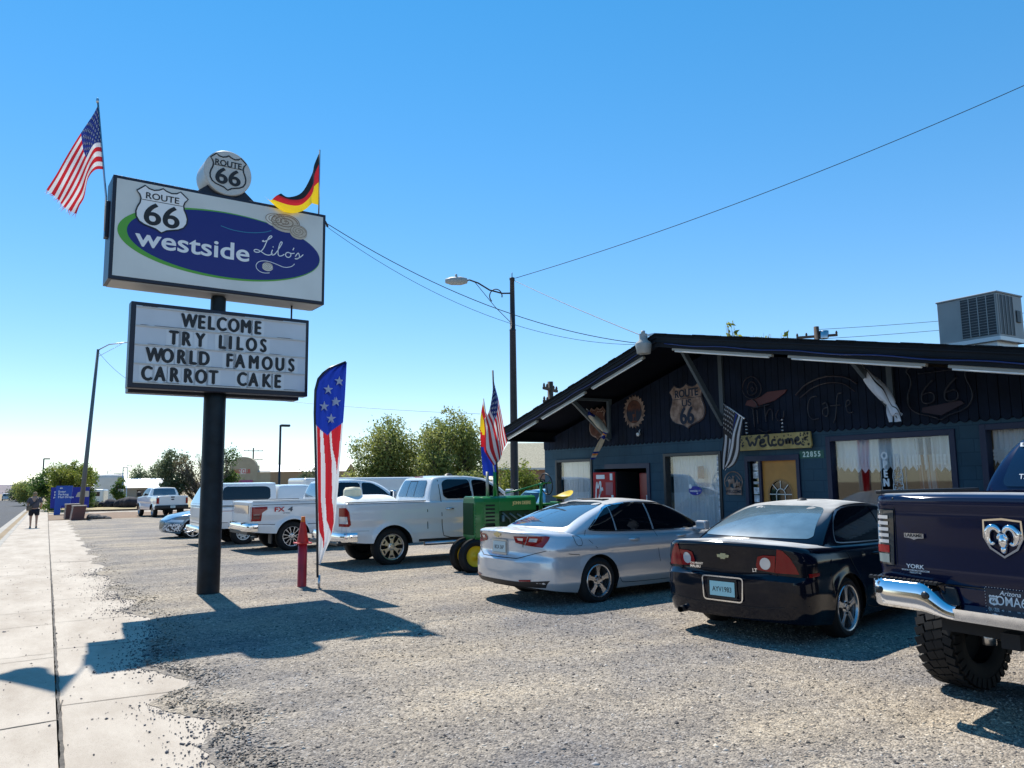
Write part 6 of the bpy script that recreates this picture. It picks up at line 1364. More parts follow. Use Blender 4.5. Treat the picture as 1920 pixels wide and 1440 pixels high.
b.mesh(ribbon(ell(0, .53, .07, .055, 20), .014, TM((3.772, 0, 0), (0, 1, 0), (0, 0, 1)), True)); b.build('grille_bars', M_STEEL, c.root)
m = mat('camo_wrap', (.02, .02, .02), .5); n_ = N(m, "ShaderNodeTexVoronoi"); n_.inputs['Scale'].default_value = 26; tc = N(m, "ShaderNodeTexCoord"); rp = N(m, "ShaderNodeValToRGB"); rp.color_ramp.interpolation = 'CONSTANT'
rp.color_ramp.elements[0].color = (.02, .02, .03, 1); rp.color_ramp.elements[1].color = (.75, .76, .78, 1); rp.color_ramp.elements[1].position = .5
L(m, tc.outputs['Object'], n_.inputs['Vector']); L(m, n_.outputs['Color'], rp.inputs[0]); L(m, rp.outputs[0], m.node_tree.nodes["Principled BSDF"].inputs[0])
for sg in (1, -1):
    b = MB(); a = radians(45); c.sh.decal(b, [(-.55, .27), (.42, .27), (.42, .5), (.1, .56), (-.45, .5)], (3.3, sg * .6, 0), (-sin(a), cos(a) * sg, 0), (cos(a), sin(a) * sg, 0), .012, .06); b.build('bumper_wrap', m, c.root)
    b = MB(); c.sh.decal(b, [(-.3, .62), (.3, .60), (.34, .68), (-.1, .70)], (3.3, sg * .6, 0), (-sin(a), cos(a) * sg, 0), (cos(a), sin(a) * sg, 0), .012, .06); b.build('headlight', M_CLEAR, c.root)

# pale blue hatchback behind the lamp post, and the far suv on the road
sp = dict(SIL); sp.update(xr=-.8, xf=3.5, wb=2.6, ar=.4, gh=[dict(base=(-.78, 2.5, .82, .2, .5, 3), roof=(-.4, 1.6, .62, .15, .25, 3), z=[(-.5, 1.50), (.2, 1.56), (1.6, 1.52)], crown=.03, m=1.2)])
c = Car('parked_car', (14.6, 22.3), 2, 'pale blue hatchback behind the tall lamp post at the building corner', 'car', sp, M_TEAL, 'cars parked on the gravel')
c.wheels(.32, .2, .21, 'star', M_ALU, 5); c.rear('rear_window', rpoly([(-.6, 1.12), (.6, 1.12), (.5, 1.44), (-.5, 1.44)], .08), M_TINT)
c.side('side_window', rpoly([(-.5, 1.08), (2.1, 1.02), (1.5, 1.42), (-.3, 1.45)], .09), M_TINT)
sp = dict(sp); sp.update(ztop=[(-.8, 1.12), (2.4, 1.08), (3.5, .85)], gh=[dict(base=(-.78, 2.5, .85, .2, .5, 3), roof=(-.5, 1.8, .68, .15, .25, 3), z=[(-.5, 1.72), (.2, 1.78), (1.8, 1.74)], crown=.03, m=1.2)])
c = Car('moving_car', (-8.9, 236), 90, 'pale grey suv driving away at the crest of the road', 'car', sp, M_SILVER)
c.wheels(.36, .22, .22, 'star', M_ALU, 5); c.rear('rear_window', rpoly([(-.66, 1.2), (.66, 1.2), (.56, 1.66), (-.56, 1.66)], .08), M_TINT); c.rear('tail_light', [(.66, 1.1), (.84, 1.1), (.84, .85), (.66, .85)], M_RED, .01, True)
c.side('side_window', rpoly([(-.5, 1.2), (2.1, 1.12), (1.5, 1.6), (-.3, 1.62)], .09), M_TINT)
# ================================================================== tractor and its flags
TG = mat('tractor_green', (.018, .19, .035), .3, coat=.5, var=.12, scale=3); TY = mat('tractor_yellow', (.72, .50, .015), .4)
TZ = zg(13.75)
tr = empty('tractor', (7.22, 13.75, TZ), 0, 'vintage green tractor with yellow wheels between the white pickup and the silver sedan', 'tractor')
b = MB()   # hood and radiator shell: front at x 0, nose towards the street
prof = [(-.25, .70), (-.25, 1.38), (-.225, 1.455), (-.16, 1.49), (.16, 1.49), (.225, 1.455), (.25, 1.38), (.25, .70)]
def hood(x0, x1, zb, sx=1, dz=0, mi=0):
    v = [(x, y * sx, max(zb, z) + dz) for x in (x0, x1) for y, z in prof]; n = 8
    return v, [(i, i + 1, i + 1 + n, i + n) for i in range(n - 1)] + [tuple(range(n - 1, -1, -1)), tuple(range(n, 2 * n))]
b.add(*hood(.0, .24, .70, 1.0)); b.add(*hood(.24, .66, .94, .92, -.006)); b.add(*hood(.66, 1.68, 1.20, .92, -.006)); hd = b.build('hood', TG, tr, bevel=.012)
b = MB(); b.add([(.02, -.25, .70), (.02, .25, .70), (.02, .2, .56), (.02, -.2, .56), (.24, -.25, .70), (.24, .25, .70), (.24, .2, .56), (.24, -.2, .56)], [(0, 1, 2, 3), (7, 6, 5, 4), (0, 4, 5, 1), (2, 6, 7, 3), (1, 5, 6, 2), (3, 7, 4, 0)]); b.build('radiator_tank', TG, tr, bevel=.01)
for q_ in (-.231, .231):
    b = MB()
    for k in range(8): b.bx(.30, .54, q_ - .005, q_ + .005, .78 + .073 * k, .815 + .073 * k)
    b.build('louvre', mat('louvre_dark', (.004, .012, .006), .7), hd)
b = MB(); b.bx(.25, .65, -.229, .229, .68, .72)
for k in range(9): b.bx(.24, .29, -.2355, .2355, .755 + .073 * k, .775 + .073 * k); b.bx(.55, .66, -.232, .232, .755 + .073 * k, .775 + .073 * k)
b.bx(.55, .66, -.231, .231, .68, .95); b.build('side_frame', TG, hd)
b = MB()
for k in range(12): b.box((-.012, -.2 + .0364 * k, 1.05), (.02, .016, .62))
b.build('grille', mat('grille_green', (.008, .07, .016), .4), tr)
b = MB()
for k in range(11): b.lathe([(0, .018), (.014, .01), (.016, 0)], 8, Matrix.Translation((-.002, -.252, .72 + .062 * k)) @ Matrix.Rotation(-pi / 2, 4, 'Y')); b.lathe([(0, .02), (.014, .012), (.016, 0)], 8, Matrix.Translation((.02, -.25, .72 + .062 * k)) @ Matrix.Rotation(pi / 2, 4, 'X'))
b.build('bolt', TG, tr)
b = MB(); b.prism([(.62 - .62, 0)] * 0 or [(0, 0), (1, 0), (1, 1)], Matrix.Identity(4), .001) if False else None
letters(b, 'JOHN DEERE', TM((1.27, -.2335, 1.335), (1, 0, 0), (0, 0, 1)), .1, fit=(.50, .085), bold=.06); b.build('lettering', mat('deere_cream', (.80, .62, .22), .4), hd)
b = MB(); b.bx(.66, 1.7, -.17, .17, .52, 1.19); b.lathe([(.16, -.2), (.16, .2)], 20, Matrix.Translation((1.35, 0, .80)) @ Matrix.Rotation(pi / 2, 4, 'X')); b.bx(1.7, 2.5, -.20, .20, .45, 1.0); b.build('engine', mat('engine_green', (.006, .045, .012), .6, var=.4, scale=8), tr, bevel=.01)
b = MB()
for k in range(4): b.tube([(.76 + .2 * k, -.2, 1.16 - .02 * k), (.95 + .2 * k, -.22, 1.02), (1.0 + .2 * k, -.2, .8)], .02, 6)
b.lathe([(.05, 0), (.05, .12), (.03, .13)], 14, Matrix.Translation((.78, -.2, .98))); b.build('pipework', mat('pipe_grey', (.14, .18, .16), .4, .5), tr)
b = MB(); b.tube([(.50, 0, 1.46), (.50, 0, 1.98)], .035, 14); b.build('exhaust_stack', mat('weathered_steel', (.38, .36, .33), .5, .7), tr)
b = MB(); b.tube([(.70, 0, 1.46), (.70, 0, 1.97)], .042, 14); b.build('air_intake', TG, tr)
b = MB(); b.tube([(1.0, .02, 1.54), (1.5, .02, 1.62), (2.02, .02, 1.72), (2.3, .02, 1.735)], .016, 8); b.tube([(2.0, .0, 1.0), (2.0, .0, 1.72)], .035, 10); b.tube([(1.86, -.1, 1.0), (1.9, -.08, 1.52)], .018, 8); b.tube([(1.78, .1, 1.0), (1.78, .1, 1.5)], .014, 8); b.lathe([(.05, 0), (.06, .05), (.0, .06)], 12, Matrix.Translation((2.0, 0, 1.68))); b.build('steering_shaft', TG, tr)
b = MB(); SM = Matrix.Translation((2.17, .02, 1.71)) @ Matrix.Rotation(radians(80), 4, 'Y'); b.tube([SM @ Vector((.225 * cos(2 * pi * k / 32), .225 * sin(2 * pi * k / 32), 0)) for k in range(33)], .014, 8)
for a in (0, 2.1, 4.2): b.tube([SM @ Vector((0, 0, 0)), SM @ Vector((.22 * cos(a), .22 * sin(a), 0))], .010, 6)
b.build('steering_wheel', M_PLASTIC, tr)
b = MB()
def seat(u, v):
    a = 2 * pi * u; r = v; x = .23 * r * cos(a) * (1.15 if cos(a) > 0 else 1); return Vector((2.62 + x, .25 * r * sin(a), 1.38 + .07 * r ** 2 + (.12 * r ** 2 * max(0, cos(a)) ** 1.2)))
b.grid(seat, 28, 6); b.build('seat', TY, tr)
for q_ in (-.55, .55): MB().bx(2.3, 2.75, q_ - .17, q_ + .17, 1.24, 1.29).build('fender', TG, tr, bevel=.02)
MB().bx(2.35, 2.5, -.15, .15, 1.0, 1.34).build('seat_post', TG, tr, bevel=.02)
for o_ in tr.children:
    for q_ in [o_] + list(o_.children):
        for v_ in q_.data.vertices: v_.co.x *= .865
def tr_wheel(x, y, R_, w, rr, disc):
    M = Matrix.Translation((x, y, R_)) @ Matrix.Rotation(pi / 2, 4, 'X'); t = MB(); h = w / 2
    t.lathe([(rr, -h * .7), (rr + .03, -h), (lerp(rr, R_, .6), -h * 1.05), (R_ - .03, -h * .75), (R_, -h * .3), (R_, h * .3), (R_ - .03, h * .75), (lerp(rr, R_, .6), h * 1.05), (rr + .03, h), (rr, h * .7)], 40, M)
    if R_ > .5:
        for k in range(22):
            for s_ in (-1, 1): a = 2 * pi * (k + .25 * s_) / 22; t.box(M @ Vector((cos(a) * R_, sin(a) * R_, s_ * h * .5)), (.05, .05, h * .95), 0, 0, M.to_3x3() @ Matrix.Rotation(a, 3, 'Z') @ Matrix.Rotation(.6 * s_, 3, 'X'))
    else:
        for zz in (-h * .35, 0, h * .35): t.lathe([(R_, zz - .012), (R_ + .008, zz), (R_, zz + .012)], 40, M)
    wv = sharp(t.build('wheel', M_RUBBER, tr), 40); r = MB()
    r.lathe([(rr + .005, h * .8), (rr, h * .5), (rr - .02, h * .35), (rr * .55, h * .1), (rr * .3, h * .3), (.05, h * .45), (.05, h * .6), (0, h * .62)], 32, M); r.lathe([(rr + .005, -h * .8), (rr, -h * .5), (rr - .02, -h * .35), (rr * .55, -h * .1), (rr * .3, -h * .3), (0, -h * .3)], 32, M); r.build('rim', TY, wv)
tr_wheel(.02, -.20, .335, .15, .20, 1); tr_wheel(.02, .20, .335, .15, .20, 1); tr_wheel(2.03, -.78, .62, .30, .34, 1); tr_wheel(2.03, .78, .62, .30, .34, 1)
b = MB(); b.tube([(.02, -.12, .33), (.02, .12, .33)], .03, 8); b.bx(-.02, .12, -.05, .05, .33, .62); b.tube([(2.03, -.6, .62), (2.03, .6, .62)], .06, 10); b.build('axle', TG, tr)
# flags standing on the tractor
def standing(loc, label, top, rows_, des, mats, r=.018, mast=M_PLASTIC):
    fl = empty('flag', loc, 0, label, 'flag', 'flags on display'); inv = Matrix.Translation(-Vector(loc))
    b = MB(); b.tube([inv @ Vector(loc), inv @ Vector(top)], r, 8); b.build('flag_pole', mast, fl)
    ev0 = patch([[inv @ Vector(p) for p in c] for c in rows_]); return fl, ev0
Yf = 13.75
P_ = lambda x, z, d=0: (x, Yf + d, z)
rows_ = [[P_(7.815, 3.80), P_(7.80, 3.45), P_(7.79, 3.12), P_(7.72, 2.80, .03)], [P_(7.84, 3.64), P_(7.72, 3.30, -.10), P_(7.66, 3.03, -.05), P_(7.62, 2.92, .06)], [P_(7.92, 3.36), P_(7.84, 3.05, -.10), P_(7.72, 2.80, -.10), P_(7.60, 2.66)], [P_(8.0, 3.02), P_(7.92, 2.78, -.05), P_(7.78, 2.55, -.12), P_(7.58, 2.40)], [P_(8.06, 2.72), P_(8.0, 2.52, .03), P_(7.86, 2.30, -.08), P_(7.60, 2.24)], [P_(8.13, 2.44), P_(8.06, 2.28, .05), P_(7.95, 2.08, .0), P_(7.82, 1.96, .03)]]
fl, ev0 = standing((7.90, Yf, TZ + 1.45), 'american flag hanging from the dark pole on the green tractor', (7.80, Yf, 3.93), rows_, None, None); us_cloth(ev0, fl)
Yf = 13.98
rows_ = [[P_(7.70, 3.32), P_(7.62, 2.9), P_(7.63, 2.4), P_(7.66, 2.0), P_(7.68, 1.78)], [P_(7.73, 3.22, .05), P_(7.71, 2.9, -.05), P_(7.72, 2.4, .05), P_(7.75, 2.0, -.04), P_(7.76, 1.76)], [P_(7.80, 3.0), P_(7.84, 2.7, .04), P_(7.86, 2.4, -.04), P_(7.88, 2.0, .05), P_(7.88, 1.75)], [P_(7.9, 2.9), P_(7.98, 2.6, -.04), P_(8.0, 2.3, .05), P_(8.0, 2.0), P_(8.0, 1.78)]]
def azdes(u, v):
    if v > .52: return 2
    a = atan2(.52 - v, (u - .9) * .8); return 0 if int(a / pi * 13) % 2 == 0 else 1
fl, ev0 = standing((8.04, 13.98, TZ + 1.35), 'red yellow and blue arizona flag behind the american flag on the tractor', (7.70, 13.98, 3.36), rows_, None, None, .014, M_WHITEPLAS)
b = MB(); b.grid(ev0, 24, 40, azdes); o = b.build('cloth', [M_FR, M_FY, M_FBL], fl)
# ================================================================== lamps, poles, wires
M_LPOLE = mat('lamp_pole_brown', (.035, .028, .030), .5, .4, var=.3, scale=2)
LP = Vector((14.34, 23.77, zg(23.77)))
lp = empty('street_lamp', LP, 0, 'tall brown street lamp with a curved arm rising beyond the diner corner', 'street lamp', 'street lamps')
b = MB(); b.lathe([(.15, 0), (.14, 3.2), (.115, 7.3), (.125, 7.35), (.10, 7.36), (.085, 9.2), (.10, 9.22), (.10, 9.30), (0, 9.32)], 18); b.tube([(0, 0, 9.3), (0, 0, 9.5)], .015, 6); b.build('pole', M_LPOLE, lp)
ad = Vector((12.55 - 14.34, 24.85 - 23.77, 0)); A_ = lambda t, z: ad * t + Vector((0, 0, z))
b = MB(); b.tube([A_(.0, 8.72), A_(.18, 8.72), A_(.4, 8.85), A_(.6, 9.12), A_(.75, 9.24), A_(.86, 9.22)], .03, 8); b.tube([A_(.66, 9.16), A_(.3, 8.2), A_(.0, 7.55)], .012, 6)
b.tube([A_(.36 - .07 + .11 * cos(a), 8.62 + .26 * sin(a)) for a in [pi + .2 - .3 * k for k in range(15)]], .022, 6); b.build('arm', M_LPOLE, lp)
b = MB(); b.lathe([(0, -.42), (.10, -.38), (.16, -.15), (.15, .2), (.08, .42), (0, .43)], 18, Matrix.Translation(A_(.98, 9.22)) @ ad.to_track_quat('Z', 'Y').to_matrix().to_4x4() @ Matrix.Diagonal((.55, 1, 1, 1)) if False else Matrix.Translation(A_(.98, 9.21)) @ ad.to_track_quat('Z', 'Y').to_matrix().to_4x4()); b.lathe([(.045, 0), (.045, .12), (0, .125)], 10, Matrix.Translation(A_(.99, 9.34))); b.build('lamp_head', mat('lamp_head_grey', (.35, .35, .33), .5), lp)
lp = empty('street_lamp', (2.04, 61.6, zg(61.6)), 0, 'leaning grey street lamp by the brick pillars at the sidewalk end', 'street lamp', 'street lamps')
b = MB(); b.tube([(0, 0, -.1), (.22, -.02, 4.5), (.55, -.05, 11.8)], [.16, .14, .09], 14); b.build('pole', mat('lamp_pole_grey', (.12, .135, .14), .5, .3), lp)
b = MB(); b.tube([(.55, -.05, 11.75), (1.2, -.4, 12.15), (2.6, -1.1, 12.35)], .04, 8); b.tube([(.6, -.05, 11.3), (2.0, -.8, 12.2)], .015, 6); b.build('arm', M_STEEL, lp); b = MB(); b.box((2.9, -1.2, 12.33), (.7, .26, .14)); b.build('lamp_head', M_WHITEPLAS, lp, bevel=.03)
def shoebox(x, y, z, name_label, dx, m=M_DARKMETAL, s_=1.0):
    lp = empty('car_park_lamp', (x, y, zg(y)), 0, name_label, 'street lamp', 'car park lamps'); h = z - zg(y)
    b = MB(); b.lathe([(.08 * s_, 0), (.07 * s_, h), (0, h)], 12); b.build('pole', m, lp); b = MB(); b.bx(.0, .6 * dx, -.18, .18, h - .10, h + .05); b.build('lamp_head', m, lp, bevel=.03)
shoebox(12.8, 50.6, 5.32, 'black car park lamp rising behind the white camper shell', 1)
shoebox(8.3, 112.0, 3.75, 'blue topped lamp behind the small tree by the white tank', 1, M_STEEL, .8); shoebox(9.3, 118, 4.2, 'slender pale lamp right of the white tank', 1, M_STEEL, .6); shoebox(-.5, 100, 4.5, 'dark lamp head poking from the tree crowns by the road', 1, M_DARKMETAL)
def wire(pts, label, r=.008, sag=.3, m=None):
    b = MB(); q = []
    for a, c in zip(pts, pts[1:]):
        a, c = Vector(a), Vector(c); n = 24
        for k in range(n + (c == Vector(pts[-1]))): t = k / n; q.append(a.lerp(c, t) - Vector((0, 0, sag * 4 * t * (1 - t))))
    b.tube(q, r, 5); return tag(b.build('overhead_wire', m or M_PLASTIC), label, 'wire', 'overhead wires')
wire([(4.14, 13.86, 6.60), (10.25, 12.0, 4.42)], 'dark cable sagging from the sign corner to the roof peak', .0075, .42); wire([(4.14, 13.86, 6.55), (10.25, 12.05, 4.40)], 'thin second cable just under the sign to roof cable', .0045, .58)
wire([(14.40, 23.7, 8.95), (11.2, 11.9, 4.35)], 'straight wire from the tall lamp down to the roof', .010, .05)
wire([(14.44, 23.7, 9.05), (26, 6.5, 14.2)], 'long wire rising from the tall lamp to the upper right sky', .012, .5)
wire([(4.9, 62, 9.0), (24, 44, 5.9)], 'faint wire crossing behind the feather banner', .012, .35)
wire([(2.6, 61.5, 11.0), (4.9, 62, 9.0)], 'short wire from the leaning lamp arm', .012, .2)
def upole(x, y, z, label, arms, wid=2.4, ang=0.0):
    t = empty('utility_pole', (x, y, zg(y)), ang, label, 'utility pole', 'utility poles'); h = z - zg(y); b = MB(); b.lathe([(.17, 0), (.13, h), (0, h)], 12); b.build('pole', mat('pole_wood', (.07, .05, .038), .9, var=.3, scale=4), t)
    for k, d in enumerate(arms):
        b = MB(); b.bx(-wid / 2, wid / 2, -.06, .06, h - d - .12, h - d); 
        for q in (-.95, -.5, .5, .95): b.lathe([(.04, 0), (.06, .06), (.03, .16), (0, .17)], 8, Matrix.Translation((q * wid / 2, 0, h - d)))
        b.build('crossarm', mat('pole_wood', (0, 0, 0)), t)
    return t
upole(34.1, 155, 8.2, 'distant utility pole with two crossarms above the stucco building', (.5, 2.2), 3.6)
upole(19.4, 28.9, 6.05, 'utility pole top peeking over the left roof slope', (.3, .9), 1.6, .6)
t = upole(33.9, 25.6, 9.35, 'utility pole top with crossarms behind the roof ridge', (.45, .95), 2.0, -.9)
b = MB(); b.lathe([(.22, -.1), (.24, .3), (.0, .34)], 12, Matrix.Translation((.35, 0, 9.05))); b.build('insulator', M_STEEL, t)
for k in range(2): wire([(33.9, 25.6, 9.2 - .5 * k), (45, 14, 9.9 - .4 * k)], ['upper', 'lower'][k] + ' pair of thin lines running from the ridge pole to the rooftop unit', .012, .2)
# ================================================================== person on the sidewalk
def skin(name, J, E, R_, m, parent, lv=2):
    me = bpy.data.meshes.new(name); me.from_pydata(J, E, []); o = bpy.data.objects.new(name, me); COL.objects.link(o); o.parent = parent; me.materials.append(m)
    s_ = o.modifiers.new('s', 'SKIN'); s_.use_smooth_shade = True
    for k, r in enumerate(R_):
        d = me.skin_vertices[0].data[k]; d.radius = r if isinstance(r, tuple) else (r, r); d.use_root = k == 0
    u = o.modifiers.new('u', 'SUBSURF'); u.levels = lv; u.render_levels = lv; return o
pr = empty('person', (-.5, 45.3, zg(45.3)), radians(4), 'person in a grey t-shirt and black shorts walking away with a shoulder bag', 'person')
M_SKIN = mat('skin', (.42, .24, .16), .6); M_HAIR = mat('hair_sandy', (.26, .17, .09), .8, var=.3, scale=40)
J = [(0, 0, .95), (0, .01, 1.12), (0, .0, 1.30), (0, -.01, 1.46), (0, 0, 1.54), (0, .02, 1.62), (0, .03, 1.70),
     (-.11, 0, .88), (-.13, .03, .50), (-.125, .02, .12), (-.13, .12, .04), (.11, 0, .88), (.12, -.03, .50), (.115, -.08, .13), (.125, .02, .04),
     (-.2, -.01, 1.42), (-.29, -.01, 1.18), (-.25, .12, .98), (-.2, .2, .96), (.2, -.01, 1.42), (.30, -.01, 1.18), (.27, .13, .99), (.22, .22, .98)]
E_ = [(0, 1), (1, 2), (2, 3), (3, 4), (4, 5), (5, 6), (0, 7), (7, 8), (8, 9), (9, 10), (0, 11), (11, 12), (12, 13), (13, 14), (3, 15), (15, 16), (16, 17), (17, 18), (3, 19), (19, 20), (20, 21), (21, 22)]
R_ = [.15, .16, .165, .12, .06, .095, .07, .10, .062, .04, .035, .10, .062, .04, .035, .07, .048, .036, .03, .07, .048, .036, .03]
bo = skin('body', J, E_, R_, M_SKIN, pr)
skin('shirt', [(0, 0, .92), (0, .02, 1.12), (0, .0, 1.34), (0, 0, 1.47), (-.21, -.01, 1.42), (-.29, -.01, 1.22), (.21, -.01, 1.42), (.30, -.01, 1.22)], [(0, 1), (1, 2), (2, 3), (2, 4), (4, 5), (2, 6), (6, 7)], [(.235, .19), (.24, .20), (.215, .16), (.08, .08), (.095, .095), (.085, .085), (.095, .095), (.085, .085)], mat('shirt_grey', (.075, .07, .085), .9), pr)
skin('shorts', [(0, 0, .94), (-.115, .0, .84), (-.14, .02, .58), (.115, .0, .84), (.13, -.02, .58)], [(0, 1), (1, 2), (0, 3), (3, 4)], [(.21, .17), .135, .115, .135, .115], mat('shorts_black', (.008, .008, .015), .9), pr)
b = MB(); b.lathe([(0, .12), (.06, .105), (.095, .04), (.098, -.02), (.08, -.06)], 18, Matrix.Translation((0, .015, 1.655))); b.build('hair', M_HAIR, pr)
b = MB()
for x, y in ((-.13, .07), (.12, -.03)): b.mesh(MB().lathe([(0, -.03), (.045, -.03), (.05, .01), (.035, .05), (0, .06)], 14), Matrix.Translation((x, y, .035)) @ Matrix.Diagonal((1, 2.7, 1, 1)))
b.build('shoe', M_BLACK, pr)
b = MB(); b.box((-.23, -.17, .98), (.24, .10, .24), .3); bag = b.build('bag', mat('bag_canvas', (.13, .10, .07), .9, var=.4, scale=20), pr, bevel=.03)
b = MB(); b.tube([(-.2, -.2, 1.08), (.0, -.20, 1.25), (.12, -.13, 1.44), (.16, .0, 1.50), (.10, .15, 1.38), (-.12, .19, 1.1), (-.26, .05, 1.02), (-.24, -.1, 1.0)], .02, 6); b.build('strap', M_BLACK, bag)
# ================================================================== trees, buildings and bits in the distance
def leafmat(name, c0, c1, c2):
    m = bpy.data.materials.new(name); m.use_nodes = True; t = m.node_tree; b = t.nodes["Principled BSDF"]; b.inputs['Roughness'].default_value = .6; b.inputs['Specular IOR Level'].default_value = .3
    at = N(m, "ShaderNodeAttribute"); at.attribute_name = 'tone'; r = N(m, "ShaderNodeValToRGB"); r.color_ramp.elements[0].color = (*c0, 1); r.color_ramp.elements[1].color = (*c2, 1); e = r.color_ramp.elements.new(.5); e.color = (*c1, 1)
    L(m, at.outputs['Fac'], r.inputs[0]); L(m, r.outputs[0], b.inputs['Base Color'])
    tr_ = N(m, "ShaderNodeBsdfTranslucent"); L(m, r.outputs[0], tr_.inputs[0]); mx = N(m, "ShaderNodeMixShader"); mx.inputs[0].default_value = .5; L(m, b.outputs[0], mx.inputs[1]); L(m, tr_.outputs[0], mx.inputs[2]); L(m, mx.outputs[0], t.nodes["Material Output"].inputs[0]); return m
LM_OLIVE = leafmat('olive_leaf', (.11, .15, .04), (.25, .28, .075), (.40, .40, .13)); LM_GREEN = leafmat('green_leaf', (.025, .07, .02), (.08, .155, .035), (.19, .23, .05)); LM_YG = leafmat('yellow_green_leaf', (.08, .12, .02), (.20, .24, .04), (.36, .36, .08))
LM_DRY = leafmat('dry_leaf', (.09, .075, .045), (.17, .145, .085), (.24, .21, .12)); LM_GRN2 = leafmat('grey_green_leaf', (.06, .09, .05), (.13, .165, .085), (.22, .25, .13))
M_BARK = mat('bark', (.09, .07, .055), .95, var=.4, scale=5)
def tree(name, x, y, label, blobs, n, size, lm, trunks, z0=None, group='trees in the background', seed=1, cat='tree', clump=.62):
    """blobs: (dx, dy, z, rx, rz) crown masses; leaves gather in clumps through their volume"""
    g = zg(y) if z0 is None else z0; root = empty(name, (x, y, g), 0, label, cat, group); rg = np.random.default_rng(seed)
    vol = np.array([bb[3] ** 2 * bb[4] for bb in blobs]); cnt = np.maximum(1, (n * vol / vol.sum())).astype(int); P = []
    for (dx, dy, z, rx, rz), c in zip(blobs, cnt):
        nc = max(3, int(c / 22)); d = rg.normal(size=(nc, 3)); d /= np.linalg.norm(d, axis=1)[:, None]; rr = rg.uniform(.25, 1, (nc, 1)) ** .5; cc = d * rr * np.array([rx, rx, rz]) + np.array([dx, dy, z])
        k = rg.integers(0, nc, c); P.append(cc[k] + rg.normal(size=(c, 3)) * clump * min(rx, rz) * .5)
    P = np.concatenate(P); n = len(P); a = rg.normal(size=(n, 3)); a /= np.linalg.norm(a, axis=1)[:, None]; bq = np.cross(a, rg.normal(size=(n, 3))); bq /= np.linalg.norm(bq, axis=1)[:, None]
    s_ = size * rg.uniform(.6, 1.4, (n, 1)); a = a * s_; bq = bq * s_ * .55; v = np.stack([P - a, P + bq * .9, P + a, P - bq * .9], 1)
    me = bpy.data.meshes.new('crown'); me.vertices.add(n * 4); me.vertices.foreach_set('co', v.reshape(-1)); me.loops.add(n * 4); me.loops.foreach_set('vertex_index', np.arange(n * 4, dtype=np.int32)); me.polygons.add(n); me.polygons.foreach_set('loop_start', np.arange(0, n * 4, 4, dtype=np.int32)); me.update(calc_edges=True); me.materials.append(lm)
    at = me.attributes.new('tone', 'FLOAT', 'FACE'); tn = np.clip(.5 + .22 * rg.normal(size=n) + .18 * np.sin(P[:, 0] * 1.7 + P[:, 2] * 2.3), 0, 1); at.data.foreach_set('value', tn.astype(np.float32))
    o = bpy.data.objects.new('crown', me); COL.objects.link(o); o.parent = root
    if trunks:
        b = MB()
        for (bx_, by_, r0) in trunks:
            tops = sorted(blobs, key=lambda q: -(q[3] * q[4]))[:7]
            for (dx, dy, z, rx, rz) in tops:
                tip = Vector((dx, dy, z)); st = Vector((bx_, by_, -.1)); fk = st.lerp(tip, .35); fk.x = lerp(bx_, dx, .15); fk.y = lerp(by_, dy, .15)
                b.tube([st, fk, st.lerp(tip, .7), tip], [r0, r0 * .7, r0 * .42, r0 * .15], 7)
                for q in range(5):
                    e = tip + Vector((rg.uniform(-1, 1) * rx * .8, rg.uniform(-1, 1) * rx * .8, rg.uniform(-.5, .9) * rz)); b.tube([st.lerp(tip, .65), (st.lerp(tip, .65) + e) / 2 + Vector((0, 0, .1)), e], [r0 * .3, r0 * .2, r0 * .06], 5)
        b.build('trunk', M_BARK, root)
    return root
def blobset(cx, cz, w, h, n, r, seed, dy=1.2):
    rr = random.Random(seed); out = []
    for k in range(n):
        a = rr.uniform(0, 2 * pi); q = sqrt(rr.uniform(0.05, 1)); s_ = rr.uniform(.7, 1.25) * r
        out.append((cx + cos(a) * q * w, rr.uniform(-dy, dy), cz + sin(a) * q * h, s_, s_ * .8))
    return out
tree('olive_tree', 17.3, 42.6, 'left of two broad olive green trees behind the white pickups', blobset(-.2, 2.9, 1.75, 1.9, 26, .88, 3) + [(1.5, 0, 3.4, .75, .7), (1.7, 0, 2.4, .8, .7), (2.0, 0, 1.5, .7, .7), (-2.2, 0, 3.7, .3, .3), (-2.4, 0, 2.3, .4, .35), (-.9, 0, 5.3, .25, .25), (1.2, 0, 4.6, .3, .3), (-1.2, 0, 1.0, .7, .6), (0, .2, 1.0, .8, .6), (1.1, 0, 1.0, .8, .6), (-1.7, 0, 2.9, .6, .6), (-.1, 0, 5.4, .55, .5), (.5, .3, 5.2, .6, .5), (-1.5, .2, 1.9, .6, .55), (1.2, 0, 1.8, .7, .6), (-.6, .4, 4.7, .6, .5)], 26000, .08, LM_OLIVE, [(-.2, 0, .16), (.3, .2, .13)], seed=2)
tree('olive_tree', 20.0, 40.4, 'right of two broad olive green trees, its edge behind the tractor flags', blobset(0.1, 3.0, 1.75, 2.0, 26, .88, 8) + [(-.3, 0, 6.05, .25, .3), (1.7, 0, 5.0, .35, .3), (2.2, 0, 3.6, .4, .4), (2.3, 0, 2.4, .7, .6), (-1.4, 0, 4.8, .35, .35), (-1.2, 0, 1.0, .7, .6), (0, .2, 1.0, .8, .6), (1.1, 0, 1.0, .8, .6), (.3, 0, 5.75, .55, .5), (.9, .2, 5.2, .6, .5), (-.6, 0, 5.2, .6, .5), (1.4, 0, 4.3, .6, .55), (-1.3, 0, 2.0, .7, .6)], 26000, .08, LM_OLIVE, [(0, 0, .15), (.4, .3, .13), (-.5, .1, .12)], seed=5)
